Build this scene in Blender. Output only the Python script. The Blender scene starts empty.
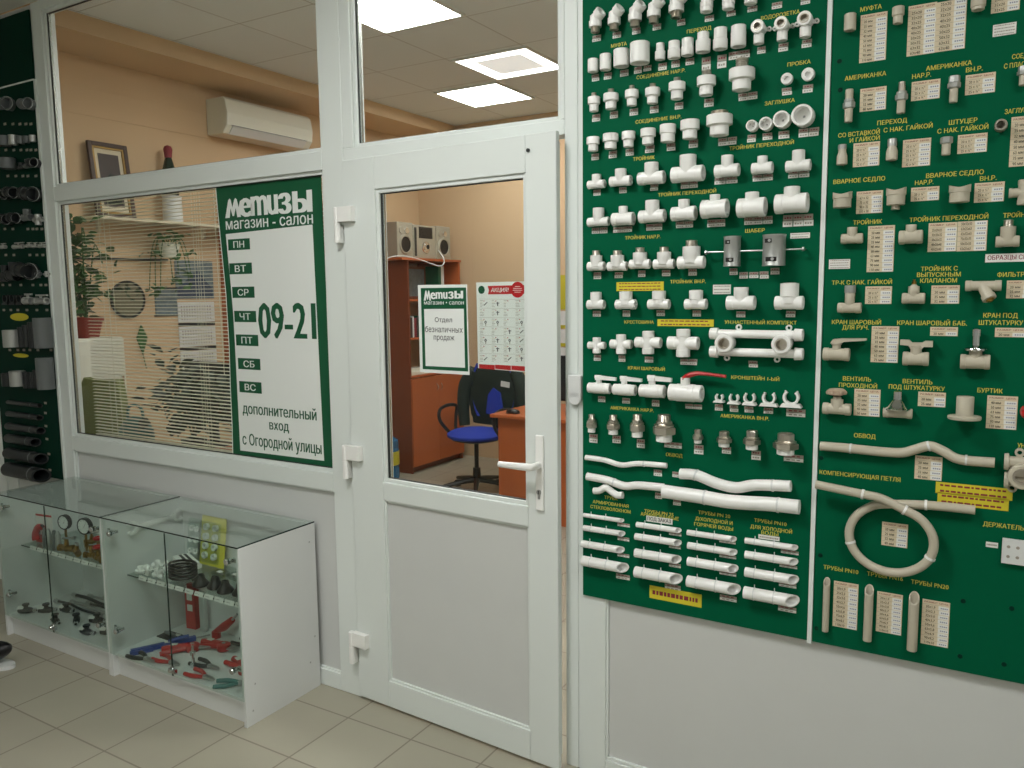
import bpy, bmesh, math, random
from mathutils import Vector, Matrix
from math import pi, sin, cos, radians

# ---------------------------------------------------------------- camera
D, H = 2.30, 1.61                      # camera: 2.30 m in front of the partition, 1.61 m up
F_PX, YAW, PITCH, ROLL = 799.24, -0.5393, 0.11419, -0.010865
_cy, _sy, _cp, _sp = cos(YAW), sin(YAW), cos(PITCH), sin(PITCH)
FW = Vector((_sy*_cp, _cy*_cp, -_sp)); _rt = Vector((_cy, -_sy, 0)); _up = _rt.cross(FW)
RT = cos(ROLL)*_rt + sin(ROLL)*_up; UP = -sin(ROLL)*_rt + cos(ROLL)*_up
EYE = Vector((0, -D, H))
scn = bpy.context.scene
col = scn.collection
cam_data = bpy.data.cameras.new('camera'); cam = bpy.data.objects.new('camera', cam_data); col.objects.link(cam)
cam_data.sensor_width = 36; cam_data.lens = F_PX*36/1024; cam_data.clip_start = .02
m3 = Matrix((RT, UP, -FW)).transposed()
cam.matrix_world = Matrix.Translation(EYE) @ m3.to_4x4()
scn.camera = cam
# ---------------------------------------------------------------- colour management, world, lights
scn.view_settings.view_transform = 'Standard'; scn.view_settings.look = 'None'
scn.view_settings.gamma = 1; scn.view_settings.use_curve_mapping = False
scn.view_settings.exposure = 0.0
w = bpy.data.worlds.new('world'); scn.world = w; w.use_nodes = True
w.node_tree.nodes['Background'].inputs[0].default_value = (.8, .9, .85, 1)
w.node_tree.nodes['Background'].inputs[1].default_value = 0.03
SHOP_LAMPS = [(-1.42, -1.50, 35), (.85, -1.65, 22), (-1.8, -3.9, 29)]  # last panel: unseen fill added to light the partition more evenly
OFFICE_LAMPS = [(-2.97, 1.40, 27, 0), (-2.97, 2.69, 7, 1), (-3.60, 3.34, 21, 0), (-1.0, .8, 50, 0)]  # last panel: unseen, added to brighten the office walls and ceiling
ZC_SHOP, ZC_OFF = 3.03, 3.20

def pix(px, py, X=None, Y=None, Z=None):
    """the point of the plane X=, Y= or Z= that a photo pixel looks at"""
    v = (px-512)*RT - (py-384)*UP + F_PX*FW
    if Y is not None: t = (Y+D)/v.y
    elif Z is not None: t = (Z-H)/v.z
    else: t = X/v.x
    return EYE + v*t

# ---------------------------------------------------------------- materials
def lin(c):
    return tuple(((x/255)/12.92 if x/255 <= .04045 else ((x/255+.055)/1.055)**2.4) for x in c)
MATS = {}
def mat(name, rgb, rough=.5, metal=0, var=0, vscale=8, bump=0, bscale=60, spec=.5, emit=None, trans=None):
    m = bpy.data.materials.new(name); m.use_nodes = True; MATS[name] = m
    nt = m.node_tree; b = nt.nodes['Principled BSDF']
    c = lin(rgb) + (1,)
    b.inputs['Base Color'].default_value = c
    b.inputs['Roughness'].default_value = rough; b.inputs['Metallic'].default_value = metal
    b.inputs['Specular IOR Level'].default_value = spec
    if var or bump:
        tc = nt.nodes.new('ShaderNodeTexCoord')
    if var:
        n = nt.nodes.new('ShaderNodeTexNoise'); n.inputs['Scale'].default_value = vscale; n.inputs['Detail'].default_value = 4
        r = nt.nodes.new('ShaderNodeMix'); r.data_type = 'RGBA'
        r.inputs[6].default_value = tuple(x*(1-var) for x in c[:3])+(1,); r.inputs[7].default_value = tuple(min(1, x*(1+var)) for x in c[:3])+(1,)
        nt.links.new(tc.outputs['Object'], n.inputs['Vector']); nt.links.new(n.outputs['Fac'], r.inputs[0]); nt.links.new(r.outputs[2], b.inputs['Base Color'])
    if bump:
        n2 = nt.nodes.new('ShaderNodeTexNoise'); n2.inputs['Scale'].default_value = bscale
        bp = nt.nodes.new('ShaderNodeBump'); bp.inputs['Strength'].default_value = bump; bp.inputs['Distance'].default_value = .002
        nt.links.new(tc.outputs['Object'], n2.inputs['Vector']); nt.links.new(n2.outputs['Fac'], bp.inputs['Height']); nt.links.new(bp.outputs[0], b.inputs['Normal'])
    if emit:
        b.inputs['Emission Color'].default_value = (1, 1, .985, 1); b.inputs['Emission Strength'].default_value = emit
    return m
def glass(name, tint, base=.04):
    m = bpy.data.materials.new(name); m.use_nodes = True; MATS[name] = m
    nt = m.node_tree; nt.nodes.remove(nt.nodes['Principled BSDF']); out = nt.nodes['Material Output']
    t = nt.nodes.new('ShaderNodeBsdfTransparent'); t.inputs[0].default_value = tuple(tint)+(1,)
    g = nt.nodes.new('ShaderNodeBsdfGlossy'); g.inputs['Roughness'].default_value = .0
    lw = nt.nodes.new('ShaderNodeLayerWeight'); lw.inputs[0].default_value = .5
    p = nt.nodes.new('ShaderNodeMath'); p.operation = 'POWER'; p.inputs[1].default_value = 5
    a = nt.nodes.new('ShaderNodeMath'); a.operation = 'MULTIPLY_ADD'; a.inputs[1].default_value = .8; a.inputs[2].default_value = base
    mx = nt.nodes.new('ShaderNodeMixShader')
    nt.links.new(lw.outputs['Facing'], p.inputs[0]); nt.links.new(p.outputs[0], a.inputs[0]); nt.links.new(a.outputs[0], mx.inputs[0])
    nt.links.new(t.outputs[0], mx.inputs[1]); nt.links.new(g.outputs[0], mx.inputs[2]); nt.links.new(mx.outputs[0], out.inputs[0])
    return m
mat('pvc', (222, 228, 224), .35, bump=.03, bscale=4)
mat('pvc_panel', (205, 207, 204), .45, var=.02)
mat('gasket', (40, 44, 42), .6)
mat('chrome_strip', (200, 205, 200), .25, .9)
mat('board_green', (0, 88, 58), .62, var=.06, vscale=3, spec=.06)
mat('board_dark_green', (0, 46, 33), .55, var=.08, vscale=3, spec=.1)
mat('white_plastic', (240, 240, 236), .32)
mat('beige_plastic', (190, 183, 164), .38, var=.03)
mat('nickel', (205, 198, 186), .28, .88)
mat('chrome', (215, 218, 220), .08, 1)
mat('steel', (175, 176, 174), .35, .8, var=.1, vscale=40)
mat('grey_plastic', (100, 105, 105), .4)
mat('dark_plastic', (30, 34, 35), .4)
mat('black_plastic', (16, 16, 18), .35)
mat('brass', (168, 132, 70), .3, 1)
mat('yellow_letters', (206, 196, 78), .6)
mat('yellow_paper', (212, 198, 44), .6)
mat('paper', (226, 226, 220), .7)
mat('tag_grey', (156, 148, 136), .7)
mat('tan_paper', (214, 200, 170), .7)
mat('ink', (28, 26, 26), .7)
mat('red_ink', (170, 40, 46), .7)
mat('maroon_ink', (130, 40, 50), .7)
mat('red', (190, 24, 30), .4)
mat('red_plastic', (180, 26, 26), .35)
mat('blue_plastic', (20, 60, 140), .35)
mat('sign_green', (10, 84, 52), .45)
mat('sign_white', (232, 236, 232), .45)
mat('laminate', (216, 218, 216), .4, var=.02)
mat('laminate_edge', (190, 192, 190), .45)
mat('glass_edge', (22, 46, 38), .2)
glass('glass', (.97, .985, .975), .03)
glass('case_glass', (.90, .95, .925), .05)
glass('case_top_glass', (.93, .97, .95), .07)
mat('peach_wall', (208, 180, 144), .85, var=.05, vscale=2.5, bump=.15, bscale=30)
mat('front_wall', (196, 196, 190), .8)
mat('shop_ceiling', (215, 215, 205), .9)
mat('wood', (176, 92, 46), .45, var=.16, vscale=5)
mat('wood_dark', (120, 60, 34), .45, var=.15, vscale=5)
mat('wood_light', (206, 178, 140), .5)
mat('blind', (222, 220, 200), .5)
mat('leaf', (52, 96, 40), .5, var=.3, vscale=20)
mat('leaf_dark', (26, 44, 26), .5, var=.3, vscale=20)
mat('blue_fabric', (24, 52, 160), .8, bump=.2, bscale=300)
mat('jacket', (20, 38, 30), .85, bump=.2, bscale=200)
mat('olive_fabric', (112, 120, 62), .9, bump=.2, bscale=200)
mat('teal_fabric', (70, 120, 118), .8)
mat('white_paint', (220, 220, 205), .5)
mat('terracotta', (140, 50, 34), .7)
mat('speaker_silver', (170, 166, 150), .4, .3)
mat('blue_water', (40, 100, 140), .15)
mat('yellow_label', (190, 180, 50), .5)
mat('blister', (225, 215, 70), .5)
mat('sky_picture', (112, 126, 132), .6, var=.5, vscale=30)
mat('dark_picture', (60, 48, 44), .5, var=.5, vscale=25)
mat('cream_paper', (210, 200, 175), .7)
mat('gold_frame', (150, 120, 60), .4, .5)
mat('brown_frame', (60, 36, 24), .4)
mat('bottle_glass', (20, 40, 26), .15)
mat('mirror', (160, 180, 190), .05, 1)
mat('lamp_emit', (255, 255, 255), .5, emit=1)
mat('tin', (178, 180, 176), .4, .6)

def tiles(name, c1, c2, mortar, bw, bh, ox, oy, rough, msize=.0035, var=.06, plane='XY'):
    m = bpy.data.materials.new(name); m.use_nodes = True; MATS[name] = m
    nt = m.node_tree; b = nt.nodes['Principled BSDF']; b.inputs['Roughness'].default_value = rough
    tc = nt.nodes.new('ShaderNodeTexCoord'); mp = nt.nodes.new('ShaderNodeMapping'); mp.inputs['Location'].default_value = (-ox, -oy, 0)
    br = nt.nodes.new('ShaderNodeTexBrick'); br.offset = 0; br.squash = 1
    br.inputs['Scale'].default_value = 1; br.inputs['Brick Width'].default_value = bw; br.inputs['Row Height'].default_value = bh
    br.inputs['Mortar Size'].default_value = msize; br.inputs['Mortar Smooth'].default_value = .1
    br.inputs['Color1'].default_value = lin(c1)+(1,); br.inputs['Color2'].default_value = lin(c2)+(1,); br.inputs['Mortar'].default_value = lin(mortar)+(1,)
    n = nt.nodes.new('ShaderNodeTexNoise'); n.inputs['Scale'].default_value = 5; n.inputs['Detail'].default_value = 6
    mx = nt.nodes.new('ShaderNodeMix'); mx.data_type = 'RGBA'; mx.blend_type = 'MULTIPLY'; mx.inputs[0].default_value = 1
    rp = nt.nodes.new('ShaderNodeMapRange'); rp.inputs[3].default_value = 1-var; rp.inputs[4].default_value = 1+var
    nt.links.new(tc.outputs['Object'], mp.inputs[0]); nt.links.new(mp.outputs[0], br.inputs['Vector']); nt.links.new(tc.outputs['Object'], n.inputs['Vector'])
    nt.links.new(n.outputs['Fac'], rp.inputs[0]); nt.links.new(br.outputs['Color'], mx.inputs[6]); nt.links.new(rp.outputs[0], mx.inputs[7]); nt.links.new(mx.outputs[2], b.inputs['Base Color'])
    bp = nt.nodes.new('ShaderNodeBump'); bp.invert = True; bp.inputs['Strength'].default_value = .3; bp.inputs['Distance'].default_value = .002
    nt.links.new(br.outputs['Fac'], bp.inputs['Height']); nt.links.new(bp.outputs[0], b.inputs['Normal'])
tiles('floor_tiles', (164, 160, 142), (159, 154, 137), (126, 119, 104), .302, .3015, -2.035, -.147, .35)
tiles('ceiling_tiles', (226, 234, 236), (223, 231, 233), (180, 184, 182), .595, .62, -3.29, .49, .9, msize=.004, var=.03)

# ---------------------------------------------------------------- mesh building
class MB:
    def __init__(s, *mats): s.v = []; s.f = []; s.m = []; s.mats = list(mats) or ['white_plastic']
    def mi(s, name):
        if name is None: return 0
        if name not in s.mats: s.mats.append(name)
        return s.mats.index(name)
    def add(s, vs, fs, m=None):
        k = len(s.v); i = s.mi(m); s.v += [Vector(p) for p in vs]
        for f in fs: s.f.append([q+k for q in f]); s.m.append(i)
        return s
    def box(s, c, size, m=None, R=None):
        c = Vector(c); hx, hy, hz = (x/2 for x in size)
        p = [Vector((a*hx, b*hy, d*hz)) for a in (-1, 1) for b in (-1, 1) for d in (-1, 1)]
        if R is not None: p = [R @ q for q in p]
        return s.add([c+q for q in p], [(0, 1, 3, 2), (4, 6, 7, 5), (0, 4, 5, 1), (2, 3, 7, 6), (0, 2, 6, 4), (1, 5, 7, 3)], m)
    def span(s, a, b, m=None):
        return s.box([(x+y)/2 for x, y in zip(a, b)], [abs(y-x) for x, y in zip(a, b)], m)
    def lathe(s, o, ax, prof, seg=20, m=None, flat=1, ph=0):
        o = Vector(o); ax = Vector(ax).normalized()
        e = Vector((0, 0, 1)) if abs(ax.z) < .9 else Vector((1, 0, 0))
        u = ax.cross(e).normalized(); w_ = ax.cross(u)
        vs = []; rings = []
        for t, r in prof:
            if r <= 1e-7: rings.append([len(vs)]); vs.append(o+ax*t)
            else:
                rings.append(list(range(len(vs), len(vs)+seg)))
                for k in range(seg):
                    a = 2*pi*(k+ph)/seg; vs.append(o+ax*t+u*(r*cos(a))+w_*(r*flat*sin(a)))
        fs = []
        for A, B in zip(rings, rings[1:]):
            if len(A) == 1 and len(B) == 1: continue
            for k in range(seg):
                j = (k+1) % seg
                if len(A) == 1: fs.append((A[0], B[k], B[j]))
                elif len(B) == 1: fs.append((A[k], B[0], A[j]))
                else: fs.append((A[k], B[k], B[j], A[j]))
        for R_ in (rings[0], rings[-1]):
            if len(R_) > 1 and rings[0] != rings[-1] and not s_closed(prof): fs.append(tuple(R_))
        return s.add(vs, fs, m)
    def tube(s, pts, r, seg=10, m=None, smooth=0, closed=False, flat=None):
        P = [Vector(p) for p in pts]
        rr = list(r) if hasattr(r, '__len__') else [r]*len(P)
        if smooth:
            Q = []; RR = []
            n = len(P)
            for i in range(n if closed else n-1):
                a, b, c, d = (P[(i-1) % n] if closed or i > 0 else P[0]), P[i], P[(i+1) % n], (P[(i+2) % n] if closed or i+2 < n else P[-1])
                for k in range(smooth):
                    t = k/smooth
                    Q.append(.5*((2*b)+(c-a)*t+(2*a-5*b+4*c-d)*t*t+(3*b-a-3*c+d)*t**3)); RR.append(rr[i]*(1-t)+rr[(i+1) % n]*t)
            if not closed: Q.append(P[-1]); RR.append(rr[-1])
            P, rr = Q, RR
        n = len(P); vs = []; up = None
        for i in range(n):
            if closed: T = (P[(i+1) % n]-P[i-1]).normalized()
            else: T = (P[min(i+1, n-1)]-P[max(i-1, 0)]).normalized()
            if up is None:
                up = Vector((0, 0, 1)) if abs(T.z) < .9 else Vector((1, 0, 0))
            up = (up-T*up.dot(T)).normalized(); sd = T.cross(up)
            for k in range(seg):
                a = 2*pi*k/seg; vs.append(P[i]+up*(rr[i]*cos(a))+sd*(rr[i]*sin(a)*(flat or 1)))
        fs = []
        for i in range(n if closed else n-1):
            for k in range(seg):
                j = (k+1) % seg; a = i*seg; b = ((i+1) % n)*seg
                fs.append((a+k, a+j, b+j, b+k))
        if not closed: fs += [tuple(range(seg)), tuple((n-1)*seg+k for k in range(seg))]
        return s.add(vs, fs, m)
    def prism(s, outline, off, m=None):
        a = [Vector(p) for p in outline]; off = Vector(off); n = len(a)
        return s.add(a+[p+off for p in a], [tuple(range(n)), tuple(range(2*n-1, n-1, -1))]+[(i, (i+1) % n, n+(i+1) % n, n+i) for i in range(n)], m)
    def ball(s, c, r, m=None, seg=12, sc=(1, 1, 1), ax=(0, 0, 1)):
        k = len(s.v)
        s.lathe((0, 0, 0), (0, 0, 1), [(-r*cos(pi*i/(seg//2+2)), r*sin(pi*i/(seg//2+2)) if 0 < i < seg//2+2 else 0) for i in range(seg//2+3)], seg, m)
        for i in range(k, len(s.v)): s.v[i] = Vector((s.v[i].x*sc[0], s.v[i].y*sc[1], s.v[i].z*sc[2]))+Vector(c)
        return s
    def xf(s, M):
        s.v = [M @ p for p in s.v]; return s
    def build(s, name, parent=None, loc=None, smooth=True, bevel=0, angle=35):
        me = bpy.data.meshes.new(name); me.from_pydata([tuple(p) for p in s.v], [], s.f); me.update()
        for x in s.mats: me.materials.append(MATS[x])
        me.polygons.foreach_set('material_index', s.m)
        bm = bmesh.new(); bm.from_mesh(me); bmesh.ops.recalc_face_normals(bm, faces=bm.faces); bm.to_mesh(me); bm.free()
        if smooth:
            me.polygons.foreach_set('use_smooth', [True]*len(me.polygons)); me.set_sharp_from_angle(angle=radians(angle))
        o = bpy.data.objects.new(name, me); col.objects.link(o)
        if parent is not None: o.parent = parent
        if loc is not None: o.location = loc
        if bevel:
            b = o.modifiers.new('bevel', 'BEVEL'); b.width = bevel; b.segments = 2; b.limit_method = 'ANGLE'; b.angle_limit = radians(40)
        return o
def s_closed(prof): return abs(prof[0][0]-prof[-1][0]) < 1e-9 and abs(prof[0][1]-prof[-1][1]) < 1e-9

def empty(name, loc=(0, 0, 0), rz=0):
    o = bpy.data.objects.new(name, None); o.empty_display_size = .05; col.objects.link(o); o.location = loc; o.rotation_euler = (0, 0, rz); return o
def tag(o, label, cat, group=None, kind=None):
    o['label'] = label; o['category'] = cat
    if group: o['group'] = group
    if kind: o['kind'] = kind
    return o
def struct(o): o['kind'] = 'structure'; return o

FONT = None
def glyph_quads(cu_kw, bold):
    """fill the outlines of a text by the non-zero winding rule, band by band; returns quads as (xa0, xa1, ya, xb0, xb1, yb)"""
    cu = bpy.data.curves.new('t', 'FONT'); cu.size = 1; cu.resolution_u = 2; cu.fill_mode = 'NONE'
    for k, v in cu_kw.items(): setattr(cu, k, v)
    o = bpy.data.objects.new('t', cu); col.objects.link(o)
    dg = bpy.context.evaluated_depsgraph_get(); me = bpy.data.meshes.new_from_object(o.evaluated_get(dg))
    bpy.data.objects.remove(o); bpy.data.curves.remove(cu)
    V = [(v.co.x, round(v.co.y, 3)) for v in me.vertices]; nx = {}
    for e in me.edges:
        a, b = e.vertices; nx.setdefault(a, []).append(b); nx.setdefault(b, []).append(a)
    bpy.data.meshes.remove(me)
    seen = set(); E_ = []
    for i in range(len(V)):
        if i in seen or i not in nx: continue
        L = [i]; seen.add(i); c = i
        while True:
            n = [q for q in nx[c] if q not in seen]
            if not n: break
            c = (c+1) if (c+1) in n else n[0]; L.append(c); seen.add(c)
        for a, b in zip(L, L[1:]+L[:1]):
            (x0, y0), (x1, y1) = V[a], V[b]
            if y0 != y1: E_.append((x0, y0, x1, y1, 1) if y1 > y0 else (x1, y1, x0, y0, -1))
    ys = sorted({y for x0, y0, x1, y1, w_ in E_ for y in (y0, y1)})
    out = []
    for ya, yb in zip(ys, ys[1:]):
        ym = (ya+yb)/2; act = []
        for x0, y0, x1, y1, w_ in E_:
            if y0 <= ya and y1 >= yb:
                f = lambda y: x0+(x1-x0)*(y-y0)/(y1-y0)
                act.append((f(ym), f(ya), f(yb), w_))
        act.sort(); w_ = 0; sp = None; res = []
        for xm, xa, xb, d in act:
            if w_ == 0: sp = (xm, xa, xb)
            w_ += d
            if w_ == 0 and xm > sp[0]: res.append([sp[1]-bold, xa+bold, sp[2]-bold, xb+bold])
        mg = []
        for r_ in res:
            if mg and r_[0]+r_[2] <= mg[-1][1]+mg[-1][3]: mg[-1][1] = max(mg[-1][1], r_[1]); mg[-1][3] = max(mg[-1][3], r_[3])
            else: mg.append(r_)
        out += [(a, b, ya, c, d, yb) for a, b, c, d in mg]
    return out
GQ = {}
def text_mesh(s, name, mname, parent, center, width=None, cap=.0115, bold=.0, up=(0, 0, 1), right=(1, 0, 0), height=None, shear=0, space=1, align='CENTER', lsp=1):
    """lettering lying in the plane right x up, centred on center"""
    key = (s, bold, shear, space, align, lsp)
    if key not in GQ: GQ[key] = glyph_quads(dict(body=s, shear=shear, align_x=align, space_character=space, space_line=lsp), bold)
    Q = GQ[key]
    x0, x1 = min(min(q[0], q[3]) for q in Q), max(max(q[1], q[4]) for q in Q); y0, y1 = min(q[2] for q in Q), max(q[5] for q in Q)
    sy_ = (height/(y1-y0)) if height else cap/.73
    sx_ = (width/(x1-x0)) if width else sy_
    R, U = Vector(right), Vector(up); c = Vector(center)
    def P(x, y): return tuple(c + R*((x-(x0+x1)/2)*sx_) + U*((y-(y0+y1)/2)*sy_))
    vs = []; fs = []
    for a, b, ya, d, e, yb in Q:
        k = len(vs); vs += [P(a, ya), P(b, ya), P(e, yb), P(d, yb)]; fs.append((k, k+1, k+2, k+3))
    me = bpy.data.meshes.new(name); me.from_pydata(vs, [], fs); me.materials.append(MATS[mname])
    ob = bpy.data.objects.new(name, me); col.objects.link(ob)
    if parent is not None: ob.parent = parent
    return ob
ORD = ['first', 'second', 'third', 'fourth', 'fifth', 'sixth', 'seventh', 'eighth', 'ninth', 'tenth', 'eleventh', 'twelfth']

# ================================================================ THE SETTING
# floor and ceilings
f = MB('floor_tiles'); f.span((-5.4, -4.6, -.08), (1.9, 4.4, 0)); struct(f.build('floor', smooth=False))
c = MB('shop_ceiling'); c.span((-5.4, -4.6, ZC_SHOP), (1.9, -.0, ZC_SHOP+.06)); struct(c.build('ceiling_shop', smooth=False))
c = MB('ceiling_tiles'); c.span((-5.4, .075, ZC_OFF), (1.9, 4.4, ZC_OFF+.06)); struct(c.build('ceiling_office', smooth=False))
# outer walls
g = MB('front_wall'); g.span((-5.4, -4.66, 0), (1.9, -4.6, ZC_SHOP)); struct(g.build('wall_back', smooth=False))
g = MB('front_wall'); g.span((-5.46, -4.6, 0), (-5.4, -.0, ZC_SHOP)); struct(g.build('wall_left', smooth=False))
g = MB('front_wall'); g.span((1.9, -4.6, 0), (1.96, -.0, ZC_SHOP)); struct(g.build('wall_right', smooth=False))
g = MB('peach_wall'); g.span((-5.01, .075, 0), (-4.95, 4.2, ZC_OFF)); struct(g.build('wall_office_left', smooth=False))
g = MB('peach_wall'); g.span((-5.01, 4.2, 0), (1.9, 4.26, ZC_OFF)); struct(g.build('wall_office_back', smooth=False))
g = MB('peach_wall'); g.span((.9, .075, 0), (.96, 4.2, ZC_OFF)); struct(g.build('wall_office_right', smooth=False))
# bulkhead boxed along the office's left wall just below its ceiling
g = MB('peach_wall'); g.span((-4.95, .075, 3.10), (-4.50, 4.2, ZC_OFF)); struct(g.build('beam_office', smooth=False))
g = MB('peach_wall'); g.span((-4.95, .5, 2.745), (-4.945, 4.2, 2.752)); struct(g.build('trim_3', smooth=False))

# partition: PVC frame with glass above and sandwich panels below, front face at Y=0
DY = .07
def rail(mb, x0, x1, z0, z1, y0=0, y1=DY, m=None): mb.span((x0, y0, z0), (x1, y1, z1), m)
XL, XM0, XM1, XJ0, XJ1 = -4.084, -2.207, -2.10, -1.175, -1.03
win = MB('pvc')
rail(win, XL, -3.997, 0, ZC_SHOP); rail(win, XM0, XM1, 0, ZC_SHOP)
rail(win, -3.997, XM0, 2.079, 2.151); rail(win, -3.997, XM0, .83, .905); rail(win, -3.997, XM0, 0, .07)
rail(win, -3.997, XM0, 2.985, ZC_SHOP)
w1 = struct(win.build('window_1', smooth=False, bevel=.003))
def bead_frame(x0, x1, z0, z1, y0, parent, name='glazing_bead', wd=.014):
    b = MB('pvc')
    for (a, c_, d, e) in ((x0, x0+wd, z0, z1), (x1-wd, x1, z0, z1), (x0+wd, x1-wd, z0, z0+wd), (x0+wd, x1-wd, z1-wd, z1)):
        b.span((a, y0, d), (c_, y0+.02, e))
    g_ = wd+.003
    for (a, c_, d, e) in ((x0+wd, x0+g_, z0+wd, z1-wd), (x1-g_, x1-wd, z0+wd, z1-wd), (x0+wd, x1-wd, z0+wd, z0+g_), (x0+wd, x1-wd, z1-g_, z1-wd)):
        b.span((a, y0+.008, d), (c_, y0+.02, e), 'gasket')
    b.build(name, parent, smooth=False, bevel=.0015)
def pane(x0, x1, z0, z1, y, parent, name='glass_pane', m='glass'):
    b = MB(m); b.span((x0, y, z0), (x1, y+.004, z1)); b.build(name, parent, smooth=False)
def reveal_strip(x, z0, z1, parent):
    b = MB('chrome_strip'); b.span((x, .024, z0), (x+.01, .034, z1)); b.build('spacer_strip', parent, smooth=False)
for z0, z1 in ((2.151, 2.985), (.905, 2.079)):
    bead_frame(-3.997, XM0, z0, z1, .012, w1); pane(-3.99, XM0-.005, z0+.005, z1-.005, .032, w1); reveal_strip(-3.982, z0+.014, z1-.014, w1)
b = MB('pvc_panel'); b.span((-3.997, .018, .07), (XM0, .05, .83)); b.build('lower_panel', w1, smooth=False)
b = MB('pvc')
for (x0, x1, z0, z1) in ((-3.997, -3.985, .07, .83), (XM0-.006, XM0, .07, .83), (-3.985, XM0-.006, .07, .076), (-3.985, XM0-.006, .824, .83)): b.span((x0, .008, z0), (x1, .018, z1))
b.build('panel_bead', w1, smooth=False, bevel=.001)
# transom window over the door and the right-hand door post
tr = MB('pvc')
rail(tr, XM1, XJ0-.0, 2.10, 2.147); rail(tr, XM1, -2.048, 2.147, ZC_SHOP); rail(tr, -1.19, XJ0, 2.147, ZC_SHOP); rail(tr, -2.048, -1.19, 2.985, ZC_SHOP)
t1 = struct(tr.build('window_2', smooth=False, bevel=.003))
bead_frame(-2.048, -1.19, 2.147, 2.985, .012, t1); pane(-2.045, -1.193, 2.15, 2.98, .032, t1); reveal_strip(-2.033, 2.161, 2.971, t1)
ps = MB('pvc'); rail(ps, XJ0, -1.129, 0, ZC_SHOP); rail(ps, -1.1285, XJ1, 0, ZC_SHOP)
struct(ps.build('trim_1', smooth=False, bevel=.003))
b = MB('pvc'); b.span((XM1+.0005, .012, 0.0), (XM1+.03, DY, 2.10)); struct(b.build('trim_2', smooth=False, bevel=.002))
# right-hand wall of white sandwich panels carrying the sample boards
rw = MB('pvc_panel'); rw.span((XJ1, .012, .06), (1.9, .06, ZC_SHOP)); rwo = struct(rw.build('wall_front', smooth=False))
b = MB('pvc'); b.span((XJ1, 0, 0), (1.9, .06, .058)); b.span((XJ1, .004, .058), (1.9, .03, .07)); b.span((XJ1, .004, .07), (XJ1+.008, .03, ZC_SHOP)); b.build('panel_rail', rwo, smooth=False, bevel=.002)
# wall behind the left-hand board, past the partition
lw = MB('pvc_panel'); lw.span((-4.56, .012, 0), (XL, .06, ZC_SHOP)); lwo = struct(lw.build('wall_front_left', smooth=False))
b = MB('pvc'); b.span((-5.4, 0, 0), (-4.668, .06, ZC_SHOP)); b.span((-4.668, .006, 0), (-4.56, .06, ZC_SHOP)); b.build('post', lwo, smooth=False, bevel=.002)

# door leaf, hinged on the left and standing a hand's width ajar into the shop
TH = radians(3.3)
door = struct(empty('door_1', (-2.095, -.012, 0), -TH))
LW, LZ0, LZ1 = .926, .012, 2.102
GX0, GX1 = .160, .812          # glass opening along the leaf
lf = MB('pvc')
def lrail(x0, x1, z0, z1, y0=-.0, y1=.02): lf.span((x0, y0, z0), (x1, y1, z1))
G = [(GX0, GX1, .905, 1.985), (GX0, GX1, .118, .835)]
for y0, y1, e in ((0, .02, 0), (.02, .062, .022)):
    lrail(e, GX0, LZ0+e, LZ1-e, y0, y1); lrail(GX1, LW-e, LZ0+e, LZ1-e, y0, y1)
    lrail(GX0, GX1, 1.985, LZ1-e, y0, y1); lrail(GX0, GX1, .835, .905, y0, y1); lrail(GX0, GX1, LZ0+e, .118, y0, y1)
lf.build('leaf_frame', door, smooth=False, bevel=.003)
bead_frame(GX0, GX1, .905, 1.985, .008, door); pane(GX0+.004, GX1-.004, .91, 1.98, .030, door)
b = MB('chrome_strip'); b.span((GX0+.018, .022, .92), (GX0+.026, .03, 1.97)); b.build('spacer_strip', door, smooth=False)
bead_frame(GX0, GX1, .118, .835, .006, door, wd=.008)
b = MB('pvc_panel'); b.span((GX0, .014, .118), (GX1, .05, .835)); b.build('lower_panel', door, smooth=False)
# handle: long plate, lever to the left, euro cylinder
hx = .862
b = MB('white_plastic'); b.span((hx-.015, -.010, .900), (hx+.015, 0, 1.150)); hp = b.build('handle_plate', door, bevel=.004, smooth=False)
b = MB('white_plastic'); b.tube([(hx, -.008, 1.052), (hx, -.045, 1.052), (hx-.012, -.056, 1.052), (hx-.06, -.058, 1.051), (hx-.128, -.054, 1.049)], [.012, .012, .0125, .0115, .010], 14, smooth=4, flat=.8); b.build('lever', hp)
b = MB('steel'); b.lathe((hx, -.014, .962), (0, 1, 0), [(0, 0), (0, .0085), (.006, .0085)], 16); b.span((hx-.004, -.0135, .940), (hx+.004, -.009, .96)); b.span((hx-.0012, -.0146, .956), (hx+.0012, -.0139, .968), 'ink'); b.build('lock_cylinder', hp)
b = MB('gasket'); b.lathe((.803+.022, -.001, 2.052), (0, -1, 0), [(0, 0), (0, .006), (.004, .006), (.005, .0)], 14); b.build('screw_cap', door)
# hinges: barrel with flag plate
for hz in (1.885, .985, .235):
    b = MB('white_plastic'); b.lathe((-.018, -.016, hz-.085), (0, 0, 1), [(0, 0), (0, .010), (.002, .012), (.07, .012), (.071, .0105), (.073, .012), (.13, .012), (.132, .010), (.132, 0)], 16)
    b.span((-.012, -.024, hz-.008), (.062, -.0005, hz+.047)); b.span((-.03, -.014, hz-.085), (-.01, .010, hz-.02))
    b.build('hinge', door, smooth=True, bevel=.003)
# small white strike lump and plastic plate on the door post
b = MB('laminate'); b.span((-1.158, -.016, 1.270), (-1.112, -.0005, 1.345)); b.lathe((-1.135, -.016, 1.270), (0, 1, 0), [(0, 0), (0, .023), (.0155, .023), (.0155, 0)], 18); tag(b.build('plastic_holder', bevel=.003), 'pale grey rounded plastic holder fixed on the door post', 'holder')

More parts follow.
